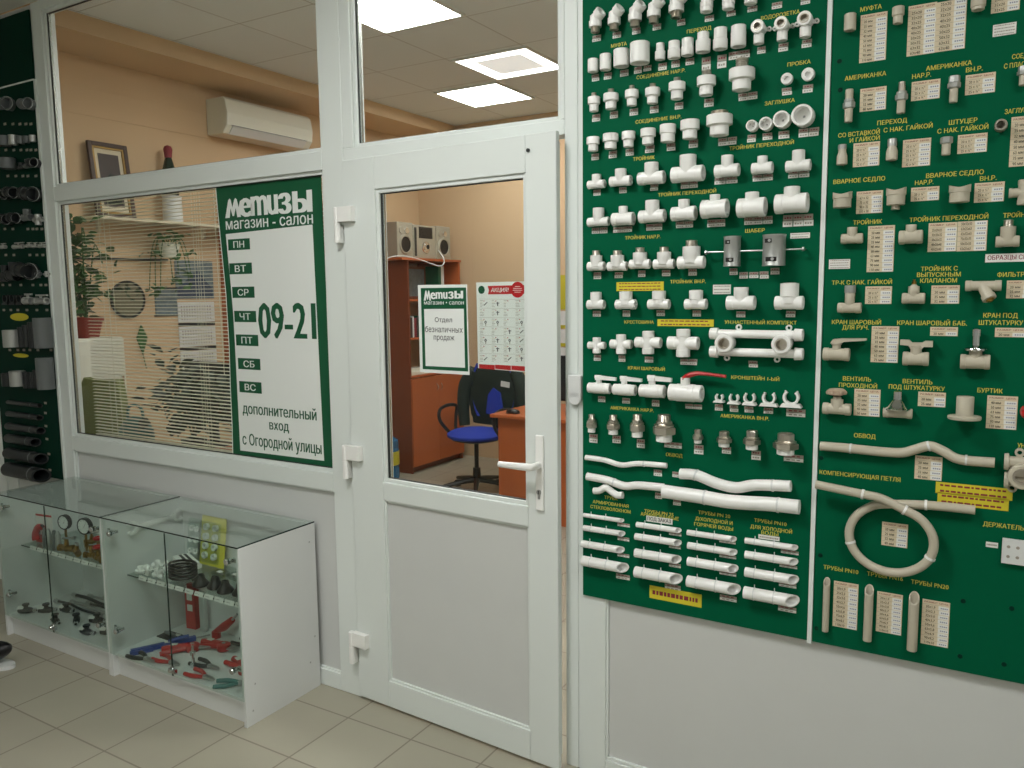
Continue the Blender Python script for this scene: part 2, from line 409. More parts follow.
# ceiling panels of the shop, out of frame; the rear one is added fill
def lamp(name, x, y, z, s, strength, ring, label):
    root = empty(name, (x, y, z))
    fr = MB('pvc')
    h = s/2
    for a in ((-h-.02, -h, -h-.02, h+.02), (h, h+.02, -h-.02, h+.02), (-h, h, -h-.02, -h), (-h, h, h, h+.02)): fr.span((a[0], a[2], -.012), (a[1], a[3], .0))
    fr.build('lamp_frame', root, smooth=False)
    def em(nm, st):
        k = 'emit_%s_%d' % (name, int(st*100))
        if k not in MATS:
            mat(k, (250, 250, 248), .6, emit=st)
        return k
    if ring:
        b = MB(em(name, strength)); w_ = s*.17
        for a in ((-h, -h+w_, -h, h), (h-w_, h, -h, h), (-h+w_, h-w_, -h, -h+w_), (-h+w_, h-w_, h-w_, h)): b.span((a[0], a[2], -.008), (a[1], a[3], -.001))
        b.build('bright_rim', root, smooth=False)
        b = MB(em(name, .55)); b.span((-h+w_, -h+w_, -.008), (h-w_, h-w_, -.001)); b.build('diffuser', root, smooth=False)
    else:
        b = MB(em(name, strength)); b.span((-h, -h, -.008), (h, h, -.001)); b.build('diffuser', root, smooth=False)
    tag(root, label, 'ceiling light')
    return root
for i, (x, y, st) in enumerate(SHOP_LAMPS): lamp('ceiling_light', x, y, ZC_SHOP, .6, st, 0, ['square white panel light in the shop ceiling, in front of the pipe boards', 'square white panel light in the shop ceiling, at the back behind the camera', 'added unseen fill panel in the shop ceiling, at the left rear'][i])
OL = ['bright square ceiling light in the office, cut by the transom top', 'square office ceiling light with greyish centre and bright rim, middle of three', 'bright square ceiling light farthest back in the office', 'added unseen fill light in the ceiling over the right-hand side of the office']
for (x, y, st, rg), l in zip(OFFICE_LAMPS, OL): lamp('ceiling_light', x, y, ZC_OFF, .555, st, rg, l)

# ================================================================ SAMPLE BOARDS
BT = .008                                   # board thickness; boards hang on the front of the wall
FY = -BT                                    # their front face
def loc_uv(u, v, w=0): return (u, FY-w, v)
def board(name, x0, x1, z0, z1, m, label, cat='display board'):
    o = MB(m); o.span((x0, FY, z0), (x1, 0-.0005, z1))
    return tag(o.build(name, smooth=False), label, cat)
BW = board('sample_board', -1.108, -.404, .618, 2.62, 'board_green', 'green sample board of white plastic pipe fittings, beside the glazed door')
BB = board('sample_board', -.390, .75, .618, 2.62, 'board_green', 'green sample board of beige pipe fittings and price tables, at right edge')
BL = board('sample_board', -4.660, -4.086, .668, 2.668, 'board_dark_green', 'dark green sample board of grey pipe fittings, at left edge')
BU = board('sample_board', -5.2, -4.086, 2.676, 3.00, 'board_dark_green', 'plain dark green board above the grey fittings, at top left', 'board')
s = MB('pvc'); s.span((-.403, -.012, .612), (-.391, -.0005, 2.65)); tag(s.build('joint_strip', smooth=False), 'narrow white vertical strip between the two green sample boards', 'strip')
s = MB('pvc'); s.span((-4.0855, -.010, .6), (-4.070, -.0005, 2.672)); s.span((-5.2, -.010, 2.6685), (-4.0855, -.0005, 2.6755)); tag(s.build('joint_strip', smooth=False), 'narrow white edging along the dark left board, at top and side', 'strip')

# frames of the enlarged views that the positions were read from: origin x, y and scale
CR = dict(A=(580, 0, 4.096), B=(580, 140, 4.096), C=(580, 280, 4.096), D=(570, 420, 3.492), F=(820, 0, 5.02), G=(820, 140, 5.02), H=(820, 280, 5.02), I=(810, 420, 2.845), L=(0, 0, 1), W=(0, 0, 1))
def cp(cr, x, y, w=0):
    ox, oy, k = CR[cr]; p = pix(ox+x/k, oy+y/k, Y=FY-w); return p.x, p.z
def bb(cr, x0, y0, x1, y1, w=0):
    xm, ym = (x0+x1)/2, (y0+y1)/2
    a, b = cp(cr, x0, ym, w)[0], cp(cr, x1, ym, w)[0]; c, d = cp(cr, xm, y0, w)[1], cp(cr, xm, y1, w)[1]
    return (a+b)/2, (c+d)/2, b-a, c-d
# local frame of a fitting: u to the right, v up, w out of the board
U_, V_, W_ = Vector((1, 0, 0)), Vector((0, 0, 1)), Vector((0, -1, 0))
def L3(u, v, w): return Vector((u, -w, v))
def tubeprof(L, r, ri=.72, dep=.3, col=0, rc=1.0):
    """hollow-ended cylinder from t=0 to L, with optional end collars of length col"""
    c = min(.0015, r*.12); d = min(L*dep, r*1.5)
    p = [(d, 0), (d, r*ri), (0, r*ri), (0, r-c), (c, r)]
    if col: p += [(col, r), (col+c*.6, r*rc), (L-col-c*.6, r*rc), (L-col, r)]
    p += [(L-c, r), (L, r-c), (L, r*ri), (L-d, r*ri), (L-d, 0)]
    return p
def solidprof(L, r, c=None):
    c = c if c is not None else min(.001, r*.15)
    return [(0, 0), (0, r-c), (c, r), (L-c, r), (L, r-c), (L, 0)]
def thread(mb, o, ax, L, r, m='nickel', n=5, hollow=True, seg=18):
    p = [(0, r*.6)] if hollow else [(0, 0)]
    for k in range(n):
        p += [(L*(k+.1)/n, r*.93), (L*(k+.5)/n, r)]
    p += [(L, r*.93)]
    p += [(L, r*.66), (L*.3, r*.66), (L*.3, 0)] if hollow else [(L, 0)]
    if hollow: p[0] = (0, 0)
    return mb.lathe(o, ax, p, seg, m)
def hexnut(mb, o, ax, L, r, m='nickel', ri=0):
    return mb.lathe(o, ax, [(0, 0), (0, r*.86), (L*.12, r), (L*.88, r), (L, r*.86), (L, 0)], 6, m, ph=.5)
# --- builders: (W, H, material) -> [(part name, mesh)]
def f_coupling(W, H, m, **k):
    r = W/2; b = MB(m); b.lathe(L3(0, -H/2, r), V_, tubeprof(H, r, .74, .35), 22); return [('body', b)]
def f_reducer(W, H, m, top=.80, at=.55, **k):
    r = W/2; b = MB(m); a = H*(1-at)
    b.lathe(L3(0, -H/2, r), V_, [(H*.25, 0), (H*.25, r*.7), (0, r*.7), (0, r*.95), (.0015, r), (H-a-.002, r), (H-a, r*top), (H-.001, r*top), (H, r*top*.92), (H, r*top*.7), (H*.75, r*top*.7), (H*.75, 0)], 22); return [('body', b)]
def f_reducer_down(W, H, m, low=.76, at=.5, **k):
    r = W/2; b = MB(m); a = H*at
    b.lathe(L3(0, H/2, r), -V_, [(H*.25, 0), (H*.25, r*.72), (0, r*.72), (0, r*.95), (.0015, r), (a, r), (a+.002, r*low), (H-.001, r*low), (H, r*low*.92), (H, r*low*.7), (H*.8, r*low*.7), (H*.8, 0)], 22); return [('body', b)]
def f_male(W, H, m, tf=.22, tr=.42, **k):
    r = W/2; p = f_reducer_down(W, H*(1-tf), m, .72, .48); b = p[0][1]
    b.xf(Matrix.Translation(L3(0, -H*tf/2, 0)))
    t = MB('nickel'); thread(t, L3(0, H/2-H*tf-.002, r), V_, H*tf+.002, r*tr); return [('body', b), ('metal_thread', t)]
def f_elbow_male(W, H, m, tf=.25, metal=True, **k):
    rb = W*.36; x = -W/2+rb; b = MB(m)
    b.lathe(L3(x, -H/2+H*tf, rb+.004), V_, [(0, 0), (0, rb), (H*.26, rb), (H*.27, rb*.86), (H*.50, rb*.84), (H*.56, rb*.5), (H*.57, 0)], 20)
    d = L3(.75, .52, .25).normalized(); L = W*.62
    b.lathe(L3(x, H*.12, rb+.004)-d*rb*.2, d, [(0, 0), (0, rb*.78), (L*.45, rb*.8), (L*.5, rb*.92), (L*.98, rb*.92), (L, rb*.86), (L, rb*.62), (L*.6, rb*.6), (L*.6, 0)], 20)
    b.ball(L3(x, H*.14, rb+.004), rb*.84)
    t = MB('nickel' if metal else m)
    if metal: thread(t, L3(x, -H/2+H*tf+.001, rb+.004), -V_, H*tf, rb*.72)
    else: t.lathe(L3(x, -H/2+H*tf+.001, rb+.004), -V_, tubeprof(H*tf, rb*.95, .75, .8), 20)
    return [('body', b), ('metal_thread' if metal else 'socket', t)]
def f_wallelbow(W, H, m, ears='LR', **k):
    rr = H*.30; y = H/2-rr; b = MB(m)
    b.lathe(L3(0, y, 0), W_, [(0, 0), (0, rr*.9), (.022, rr*.9), (.024, rr), (.040, rr), (.042, rr*.94), (.042, rr*.68), (.012, rr*.66), (.012, 0)], 24)
    b.lathe(L3(0, y, .02), -V_, [(0, 0), (0, rr*.62), (rr*.9, rr*.62), (rr*.95, rr*.78), (H-rr-.001, rr*.78), (H-rr, rr*.72), (H-rr, rr*.55), (H-rr-.012, rr*.55), (H-rr-.012, 0)], 20)
    for s, c in ((-1, 'L'), (1, 'R')):
        if c in ears:
            b.lathe(L3(s*(rr*1.35), y-rr*.1, 0), W_, [(0, rr*.16), (0, rr*.34), (.008, rr*.34), (.008, rr*.16), (0, rr*.16)], 14); b.span(L3(s*rr*.6, y-rr*.35, 0), L3(s*rr*1.1, y+rr*.12, .008))
    t = MB('nickel'); t.lathe(L3(0, y, .012), W_, [(0, 0), (0, rr*.66), (.031, rr*.66), (.031, rr*.52), (.006, rr*.5), (.006, 0)], 20)
    return [('body', b), ('metal_insert', t)]
def f_plug(W, H, m, **k):
    r = (W+H)/4; b = MB(m); b.lathe(L3(0, 0, 0), W_, [(0, 0), (0, r*.75), (.012, r*.75), (.013, r), (.024, r), (.026, r*.9), (.026, r*.45), (.015, r*.42), (.015, 0)], 24)
    return [('body', b)]
def f_cap(W, H, m, **k):
    r = (W+H)/4; d = r*.9; b = MB(m); b.lathe(L3(0, 0, 0), W_, [(0, 0), (0, r*.9), (.002, r), (d+.01, r), (d+.012, r*.96), (d+.012, r*.78), (.006, r*.74), (.006, 0)], 26)
    s = MB('steel'); s.ball(L3(0, 0, .007), r*.12, seg=8); return [('body', b), ('screw', s)]
def f_tee(W, H, m, mf=.56, sf=.5, top=None, **k):
    rm = H*mf/2; vc = -H/2+rm; rs = W*sf/2; b = MB(m); w = max(rm, rs)
    b.lathe(L3(-W/2, vc, w), U_, tubeprof(W, rm, .72, .25, W*.24, .94), 24)
    hs = H/2-vc; tf = .30*(H-2*rm)+.004 if top == 'male' else 0
    e = hs-tf
    if top == 'female': prof = [(0, 0), (0, rs*.9), (rm*.85, rs*.9), (rm*.95, rs), (e-.001, rs), (e, rs*.95), (e, rs*.74), (e-.01, rs*.74), (e-.01, 0)]
    else: prof = [(0, 0), (0, rs*.9), (rm*.85, rs*.92), (rm*1.05, rs), (e-.001, rs), (e, rs*.95), (e, rs*.72), (e-.008, rs*.7), (e-.008, 0)]
    b.lathe(L3(0, vc, w), V_, prof, 22)
    out = [('body', b)]
    if top == 'male': t = MB('nickel'); thread(t, L3(0, vc+e-.002, w), V_, tf+.002, rs*.68); out.append(('metal_thread', t))
    if top == 'female': t = MB('nickel'); t.lathe(L3(0, vc+e-.009, w), V_, [(0, 0), (0, rs*.74), (.010, rs*.74), (.0105, rs*.6), (.001, rs*.58), (.001, 0)], 20); out.append(('metal_insert', t))
    return out
def f_cross(W, H, m, **k):
    r = H*.235; b = MB(m); ru = W*.225
    b.lathe(L3(-W/2, 0, r), U_, tubeprof(W, r*1.0, .72, .25, W*.25, .93), 24); b.lathe(L3(0, -H/2, r), V_, tubeprof(H, ru, .72, .25, H*.25, .93), 24)
    return [('body', b)]
def f_valve(W, H, m, body=(-.5, .35, .6), lever='white', lx=(-.3, .6), **k):
    """ball valve: body spans u from body[0]*W to body[1]*W, height body[2]*H; lever runs along u"""
    bw = (body[1]-body[0])*W; bh = body[2]*H; r = bh/2; vc = -H/2+r; uc = (body[0]+body[1])/2*W; b = MB(m)
    b.lathe(L3(uc-bw/2, vc, r), U_, tubeprof(bw, r*.92, .7, .2, bw*.22, 1.05), 24)
    su = uc-bw*.02
    b.lathe(L3(su, vc, r), V_, [(0, 0), (0, r*.5), (H*.5, r*.5), (H*.5, 0)], 16)
    l = MB('red_plastic' if lever == 'red' else m); out = [('body', b)]
    vt = H/2
    if lever == 'red':
        l.tube([L3(su-.004, vc+r*1.5, r), L3(su+W*.06, vt-H*.12, r), L3(su+W*.16, vt-.006, r), L3(su+W*.30, vt-.004, r), L3(lx[1]*W, vt-.010, r)], [.009, .008, .007, .0055, .0045], 8, smooth=3, flat=1.6)
    else:
        l.box(L3(su, vt-H*.18, r), (bw*.26, r*1.0, H*.16)); l.lathe(L3(su-bw*.18, vt-H*.09-.001, r), U_, solidprof(bw*.3, H*.10), 10)
        l.prism([L3(su-bw*.18, vt-H*.015, r-.006), L3(lx[1]*W, vt-H*.10, r-.004), L3(lx[1]*W, vt-H*.26, r-.004), L3(su-bw*.15, vt-H*.25, r-.006)], L3(0, 0, .011))
    out.append(('lever', l)); return out
def f_union(W, H, m, rev=False, **k):
    r = W/2; b = MB('nickel'); s = -H/2
    hexnut(b, L3(0, s+H*.26, r), V_, H*.30, r); b.lathe(L3(0, s+H*.56, r), V_, [(0, 0), (0, r*.8), (H*.06, r*.85), (H*.12, r*.62), (H*.12, 0)], 20)
    if not rev: hexnut(b, L3(0, s+H*.66, r), V_, H*.1, r*.72); thread(b, L3(0, s+H*.74, r), V_, H*.26, r*.56)
    else: b.lathe(L3(0, s+H*.66, r), V_, [(0, 0), (0, r*.66), (H*.30, r*.66), (H*.34, r*.6), (H*.34, r*.5), (H*.2, r*.48), (H*.2, 0)], 8)
    c = MB(m); c.lathe(L3(0, s, r), V_, [(H*.1, 0), (H*.1, r*.5), (0, r*.5), (0, r*.64), (.001, r*.68), (H*.27, r*.68), (H*.27, 0)], 20)
    return [('metal_nut', b), ('plastic_socket', c)]
def f_clip(W, H, m, **k):
    ro = min(W/2, H*.5)*.96; ri = ro*.70; cy = H/2-ro*.80; b = MB(m); o = []
    for i in range(15):
        a = radians(125-i*(250+0)/14-0) ; a = radians(50)-radians(280)*i/14
        o.append((ro*cos(a), cy+ro*sin(a)))
    inn = []
    for i in range(15):
        a = radians(50)-radians(280)*(14-i)/14; inn.append((ri*cos(a), cy+ri*sin(a)))
    pts = [L3(x, y, .003) for x, y in o+inn]
    for i in range(14):
        q = [L3(*o[i], .003), L3(*o[i+1], .003), L3(*inn[13-i], .003), L3(*inn[14-i], .003)]
        b.prism(q, L3(0, 0, .018))
    b.prism([L3(-W/2, -H/2, .0), L3(W/2, -H/2, .0), L3(W/2*.8, -H/2+H*.22, .0), L3(-W/2*.8, -H/2+H*.22, .0)], L3(0, 0, .024))
    for s in (-1, 1): b.ball(L3(s*ro*.72, cy+ro*.72, .012), ro*.14, seg=8)
    return [('body', b)]
def f_saddle(W, H, m, male=False, **k):
    r = W/2; hb = H*.78 if male else H; v0 = H/2-hb; b = MB(m); n = 24; top = []
    b.lathe(L3(0, v0, r), V_, [(0, 0), (0, r*.88), (.001, r*.92), (hb*.55, r*.92), (hb*.58, r), (hb*.72, r), (hb*.72, 0)], n)
    # flange curved to sit on a pipe
    vs = []; N = 20
    for i in range(N+1):
        x = -r+2*r*i/N; y = v0+hb*(.82+.18*abs(x/r)**1.6)
        vs.append((x, y))
    for i in range(N):
        (x0, y0), (x1, y1) = vs[i], vs[i+1]; z0 = r*.98*math.sqrt(max(0, 1-(x0/r)**2))+.0006; z1 = r*.98*math.sqrt(max(0, 1-(x1/r)**2))+.0006
        lo = v0+hb*.70
        b.add([L3(x0, lo, r-z0), L3(x1, lo, r-z1), L3(x1, lo, r+z1), L3(x0, lo, r+z0), L3(x0, y0, r-z0), L3(x1, y1, r-z1), L3(x1, y1, r+z1), L3(x0, y0, r+z0)],
              [(0, 1, 2, 3), (4, 7, 6, 5), (3, 2, 6, 7), (0, 4, 5, 1)]+([(0, 3, 7, 4)] if i == 0 else [])+([(1, 5, 6, 2)] if i == N-1 else []))
    out = [('body', b)]
    if male: t = MB('nickel'); thread(t, L3(0, -H/2, r), V_, H-hb+.003, r*.46); out.append(('metal_thread', t))
    return out
def fitting(kind, build, cr, box, label, group, m='white_plastic', cat='pipe fitting', w=None, **k):
    x0, y0, x1, y1 = box
    _, _, W, Hh = bb(cr, *box, w=.02)
    w = w if w is not None else min(W, Hh)/2
    u, v, W, Hh = bb(cr, *box, w=w)
    if build is f_tee or build is f_cross: u -= W*.025; W *= .90; Hh *= .95
    elif build not in (f_cap, f_plug): W *= .95; Hh *= .93
    else: W *= .94; Hh *= .94
    parts = build(W, Hh, m, **k)
    p = loc_uv(u, v, .0012)
    if len(parts) == 1: o = parts[0][1].build(kind, loc=p)
    else:
        o = empty(kind, p)
        for n, b in parts: b.build(n, o)
    return tag(o, label, cat, group)
HEADS = []
def row(cr, kind, build, boxes, look, head, group, m='white_plastic', cat='pipe fitting', kw=None, **k):
    n = len(boxes)
    for i, bx in enumerate(boxes):
        kk = dict(k); 
        if kw and kw[i]: kk.update(kw[i])
        if n == 1: lab = '%s %s' % (look, head)
        else:
            pos = 'leftmost' if i == 0 else ('rightmost' if i == n-1 else ORD[i]+' from left')
            lab = '%s, %s %s' % (look, pos, head)
        fitting(kind, build, cr, bx, lab, group, m, cat, **kk)

# price tags: a dark printed line over a white price, glued to the board
NT = {}
def tags(cr, parent, boxes, stuff=None, single=False):
    for bx in boxes:
        u, v, W, Hh = bb(cr, *bx)
        b = MB('tag_grey')
        slope = 0
        nx = max(1, round(W/.030)); ny = max(2, 2*round(Hh/.033)) if not single else 1
        # bbox heights contain a little slant; shrink
        W *= .96; Hh *= .92
        for j in range(ny):
            for i in range(nx):
                x0, x1 = -W/2+W*i/nx, -W/2+W*(i+1)/nx-.0012; z1 = Hh/2-Hh*j/ny; z0 = Hh/2-Hh*(j+1)/ny+.001
                o = (random.random()-.5)*.0015
                b.span((u+x0+o, FY-.0008, v+z0), (u+x1+o, FY-.0001, v+z1), 'tag_grey' if j % 2 == 0 and not single else 'paper')
                zc = (z0+z1)/2; h = (z1-z0)*.16; ww = x1-x0
                for q in range(3):
                    a = x0+ww*(.14+.26*q); b.span((u+a+o, FY-.0011, v+zc-h), (u+a+ww*.17+o, FY-.0008, v+zc+h*(1 if (q+j) % 2 else .5)), 'maroon_ink' if (j % 2 == 0) else 'tag_grey')
        o = b.build('price_tag', parent, smooth=False)
        o.location = -Vector(parent.location) if False else (0, 0, 0)
def heading(cr, parent, s, x0, y0, x1, y1, cap=.0118, mname='yellow_letters', m=None):
    u, v, W, _ = bb(cr, x0, y0, x1, y1)
    text_mesh(s, 'heading_lettering', mname, parent, (u, FY-.0009, v), width=W, cap=cap*.87, bold=.014)
def note(cr, parent, x0, y0, x1, y1, lines=2, paper='yellow_paper', name='yellow_note', tilt=0):
    u, v, W, Hh = bb(cr, x0, y0, x1, y1); Hh *= .82
    b = MB(paper); b.span((u-W/2, FY-.0012, v-Hh/2), (u+W/2, FY-.0001, v+Hh/2))
    for j in range(lines):
        z = v+Hh/2-Hh*(j+.5)/lines; x = u-W*.44
        while x < u+W*.42:
            wd = W*random.uniform(.03, .09); b.span((x, FY-.0016, z-Hh/lines*.16), (min(x+wd, u+W*.44), FY-.0012, z+Hh/lines*.16), 'maroon_ink' if paper == 'yellow_paper' else 'tag_grey'); x += wd+W*.02
    b.build(name, parent, smooth=False)
random.seed(4)

# ---------------- white board, row by row
row('A', 'threaded_elbow', f_elbow_male, [(35, 35, 105, 135), (112, 18, 183, 125), (195, 0, 272, 112), (272, -18, 350, 97), (360, -40, 448, 75)], 'white plastic elbow with metal thread', 'in the top row', 'threaded elbows of the top row')
row('A', 'socket_elbow', f_elbow_male, [(490, -40, 565, 52), (580, -55, 655, 40), (670, -85, 750, 18)], 'white plastic elbow with open lower socket', 'of three at the top edge', 'socket elbows of the top row', metal=False)
row('A', 'coupling', f_coupling, [(33, 240, 75, 298), (82, 220, 128, 290), (138, 200, 200, 277), (205, 172, 285, 263)], 'plain white plastic coupling', 'under the heading МУФТА', 'couplings under МУФТА')
row('A', 'reducer', f_reducer, [(308, 175, 350, 248), (360, 167, 412, 242), (415, 155, 467, 230), (474, 130, 535, 217), (545, 112, 606, 205), (617, 102, 682, 195)], 'white plastic reducer', 'under the heading ПЕРЕХОД', 'reducers under ПЕРЕХОД', kw=[None, dict(top=.9), dict(top=.93), dict(top=.8, at=.65), dict(top=.9, at=.5), dict(top=.96, at=.7)])
row('A', 'wall_socket_elbow', f_wallelbow, [(695, 80, 765, 180), (790, 67, 862, 167), (885, 45, 958, 153)], 'white wall elbow with metal-lined socket', 'under ВОДОРОЗЕТКА', 'wall elbows under ВОДОРОЗЕТКА', kw=[dict(ears='R'), dict(ears='LR'), dict(ears='LR')], w=.03)
row('A', 'male_adaptor', f_male, [(33, 378, 82, 460), (97, 362, 157, 450), (185, 348, 240, 437), (267, 340, 328, 428), (363, 315, 432, 410), (478, 285, 557, 395), (608, 235, 718, 375)], 'white adaptor with metal thread on top', 'under СОЕДИНЕНИЕ НАР.Р.', 'male adaptors under СОЕДИНЕНИЕ НАР.Р.', kw=[None, None, None, None, None, dict(tf=.24, tr=.5), dict(tf=.32, tr=.5)])
row('A', 'plug', f_plug, [(824, 297, 872, 350), (906, 277, 964, 333)], 'small round white screw plug', 'under the heading ПРОБКА', 'plugs under ПРОБКА', w=.02)
row('A', 'female_adaptor', f_reducer_down, [(28, 560, 80, 622), (95, 546, 157, 613), (172, 537, 226, 605), (248, 525, 310, 595), (327, 508, 393, 585), (411, 490, 490, 572)], 'smooth white stepped adaptor', 'under СОЕДИНЕНИЕ ВН.Р.', 'female adaptors under СОЕДИНЕНИЕ ВН.Р.', kw=[None, None, None, None, dict(low=.88), None])
fitting('female_adaptor', f_male, 'A', (517, 452, 627, 560), 'large white adaptor with wide metal ring on top, rightmost under СОЕДИНЕНИЕ ВН.Р.', 'female adaptors under СОЕДИНЕНИЕ ВН.Р.', tf=.16, tr=.66)
row('A', 'end_cap', f_cap, [(680, 490, 728, 540), (733, 478, 790, 537), (792, 453, 864, 528), (867, 428, 962, 522)], 'round white end cap facing outwards', 'under ЗАГЛУШКА', 'end caps under ЗАГЛУШКА', w=.02)
row('B', 'tee', f_tee, [(28, 138, 104, 200), (118, 115, 212, 190), (232, 88, 348, 183), (368, 55, 510, 173)], 'plain white pipe tee', 'under the short heading ТРОЙНИК', 'tees under ТРОЙНИК', mf=.60, sf=.52)
row('B', 'reducing_tee', f_tee, [(547, 58, 655, 152), (700, 62, 793, 140), (838, 37, 950, 130)], 'white reducing tee', 'under the upper right ТРОЙНИК ПЕРЕХОДНОЙ', 'upper reducing tees', mf=.60, sf=.5, kw=[None, dict(mf=.66), dict(mf=.55, sf=.52)])
row('B', 'reducing_tee', f_tee, [(25, 275, 120, 355), (127, 268, 222, 352), (236, 243, 350, 340), (370, 240, 478, 332), (495, 220, 610, 322), (642, 210, 767, 318), (795, 187, 942, 302)], 'white reducing tee', 'under the lower ТРОЙНИК ПЕРЕХОДНОЙ', 'lower reducing tees', mf=.6, sf=.5, kw=[dict(mf=.5), dict(mf=.68, sf=.4), dict(mf=.58, sf=.53), dict(mf=.68, sf=.46), dict(mf=.8, sf=.4), dict(mf=.78, sf=.5), dict(mf=.75, sf=.5)])
row('B', 'male_tee', f_tee, [(25, 450, 100, 538), (107, 450, 193, 538), (197, 438, 288, 530), (295, 435, 387, 530), (393, 407, 512, 530)], 'white tee with metal thread on top', 'under ТРОЙНИК НАР.Р.', 'male tees under ТРОЙНИК НАР.Р.', mf=.45, sf=.66, top='male')
row('C', 'female_tee', f_tee, [(25, 48, 100, 122), (142, 45, 232, 122), (275, 43, 370, 122), (425, 40, 523, 123)], 'white tee with metal-lined socket', 'under the yellow ТРОЙНИК ВН.Р. row', 'female tees of the ТРОЙНИК ВН.Р. row', mf=.55, sf=.62, top='female')
fitting('female_tee', f_tee, 'C', (595, 27, 722, 125), 'pure white tee without metal, beside the small white card left of the largest tee', 'female tees of the ТРОЙНИК ВН.Р. row', mf=.62, sf=.52)
fitting('female_tee', f_tee, 'C', (793, 10, 922, 125), 'largest white tee with metal-lined socket, above the twin-tube wall kit', 'female tees of the ТРОЙНИК ВН.Р. row', mf=.52, sf=.66, top='female')
row('C', 'cross', f_cross, [(25, 235, 102, 303), (115, 222, 210, 306), (216, 208, 331, 307), (348, 200, 485, 320)], 'white four-way pipe cross', 'under КРЕСТОВИНА', 'crosses under КРЕСТОВИНА')
row('C', 'ball_valve', f_valve, [(25, 388, 145, 472), (128, 392, 250, 480), (236, 388, 372, 490)], 'white ball valve with white lever', 'under КРАН ШАРОВЫЙ', 'ball valves under КРАН ШАРОВЫЙ', body=(-.5, .28, .60), lx=(0, .5), cat='valve')
fitting('ball_valve', f_valve, 'C', (362, 372, 605, 508), 'large white ball valve with a bent red lever', 'ball valves under КРАН ШАРОВЫЙ', cat='valve', body=(-.5, .08, .60), lever='red', lx=(0, .49), w=.03)
row('C', 'pipe_clip', f_clip, [(545, 467, 592, 503), (602, 467, 655, 510), (663, 463, 722, 515), (733, 460, 812, 520), (817, 453, 910, 525)], 'white open-topped pipe clip', 'under КРОНШТЕЙН 1-ЫЙ', 'pipe clips under КРОНШТЕЙН', cat='clip', w=.02)
row('D', 'union', f_union, [(57, -22, 95, 45), (127, -20, 175, 52), (207, -22, 263, 62), (287, -22, 370, 78)], 'nickel pipe union with male thread', 'under АМЕРИКАНКА НАР.Р.', 'male unions under АМЕРИКАНКА НАР.Р.')
row('D', 'union', f_union, [(427, 32, 467, 82), (510, 38, 567, 95), (603, 35, 668, 105), (707, 43, 802, 122)], 'nickel pipe union with wide hexagon nut', 'under АМЕРИКАНКА ВН.Р.', 'female unions under АМЕРИКАНКА ВН.Р.', rev=True)

# scraper tools on their rod
def f_scraper(W, H, m, **k):
    r = W/2; b = MB('tin'); b.lathe(L3(0, -H/2, r), V_, [(H*.2, 0), (H*.2, r*.8), (0, r*.8), (0, r), (H*.02, r*1.0), (H*.04, r*.97), (H*.93, r*.97), (H*.95, r), (H, r), (H, r*.5), (H*.9, r*.5), (H*.9, 0)], 28)
    d = MB('ink')
    for v, hh, u0, u1 in ((.30, .13, -.7, .0), (-.29, .14, -.55, .45)):
        n = 6; ring = []
        for i in range(n):
            a0 = u0+(u1-u0)*i/n; a1 = u0+(u1-u0)*(i+1)/n
            for q in (0,):
                p = [L3(r*.975*sin(a), v*H+s*hh*H/2, r+r*.975*cos(a)) for a, s in ((a0, -1), (a1, -1), (a1, 1), (a0, 1))]
                p2 = [L3(r*.995*sin(a), v*H+s*hh*H/2, r+r*.995*cos(a)) for a, s in ((a0, -1), (a1, -1), (a1, 1), (a0, 1))]
                d.add(p+p2, [(0, 1, 2, 3), (4, 7, 6, 5), (0, 4, 5, 1), (1, 5, 6, 2), (2, 6, 7, 3), (3, 7, 4, 0)])
    s = MB('steel'); s.lathe(L3(-r*.2, H*.30, r*1.9), W_, [(0, 0), (0, r*.12), (.006, r*.12), (.006, 0)], 8); s.lathe(L3(r*.1, -H*.29, r*1.9), W_, [(0, 0), (0, r*.14), (.006, r*.14), (.006, 0)], 8)
    return [('body', b), ('slot', d), ('screw', s)]
row('B', 'pipe_scraper', f_scraper, [(587, 390, 660, 522), (745, 383, 845, 520)], 'grey metal pipe scraper cylinder with slots', 'on the rod under ШАБЕР', 'scrapers under ШАБЕР', cat='tool')
x0, z0 = cp('B', 515, 460, .03); x1, z1 = cp('B', 914, 443, .03)
b = MB('steel'); b.tube([(x0, FY-.026, z0), (x1, FY-.026, z0)], .0022, 8)
for x in (x0, x1): b.lathe((x-.003, FY-.026, z0), U_, [(0, 0), (0, .006), (.005, .006), (.005, 0)], 10)
b.lathe((x0, FY-.0008, z0), (0, -1, 0), [(0, 0), (0, .003), (.028, .003), (.028, 0)], 8); b.lathe((x1, FY-.0008, z0), (0, -1, 0), [(0, 0), (0, .003), (.028, .003), (.028, 0)], 8)
tag(b.build('scraper_rod'), 'thin steel rod running across both metal pipe scrapers', 'rod')

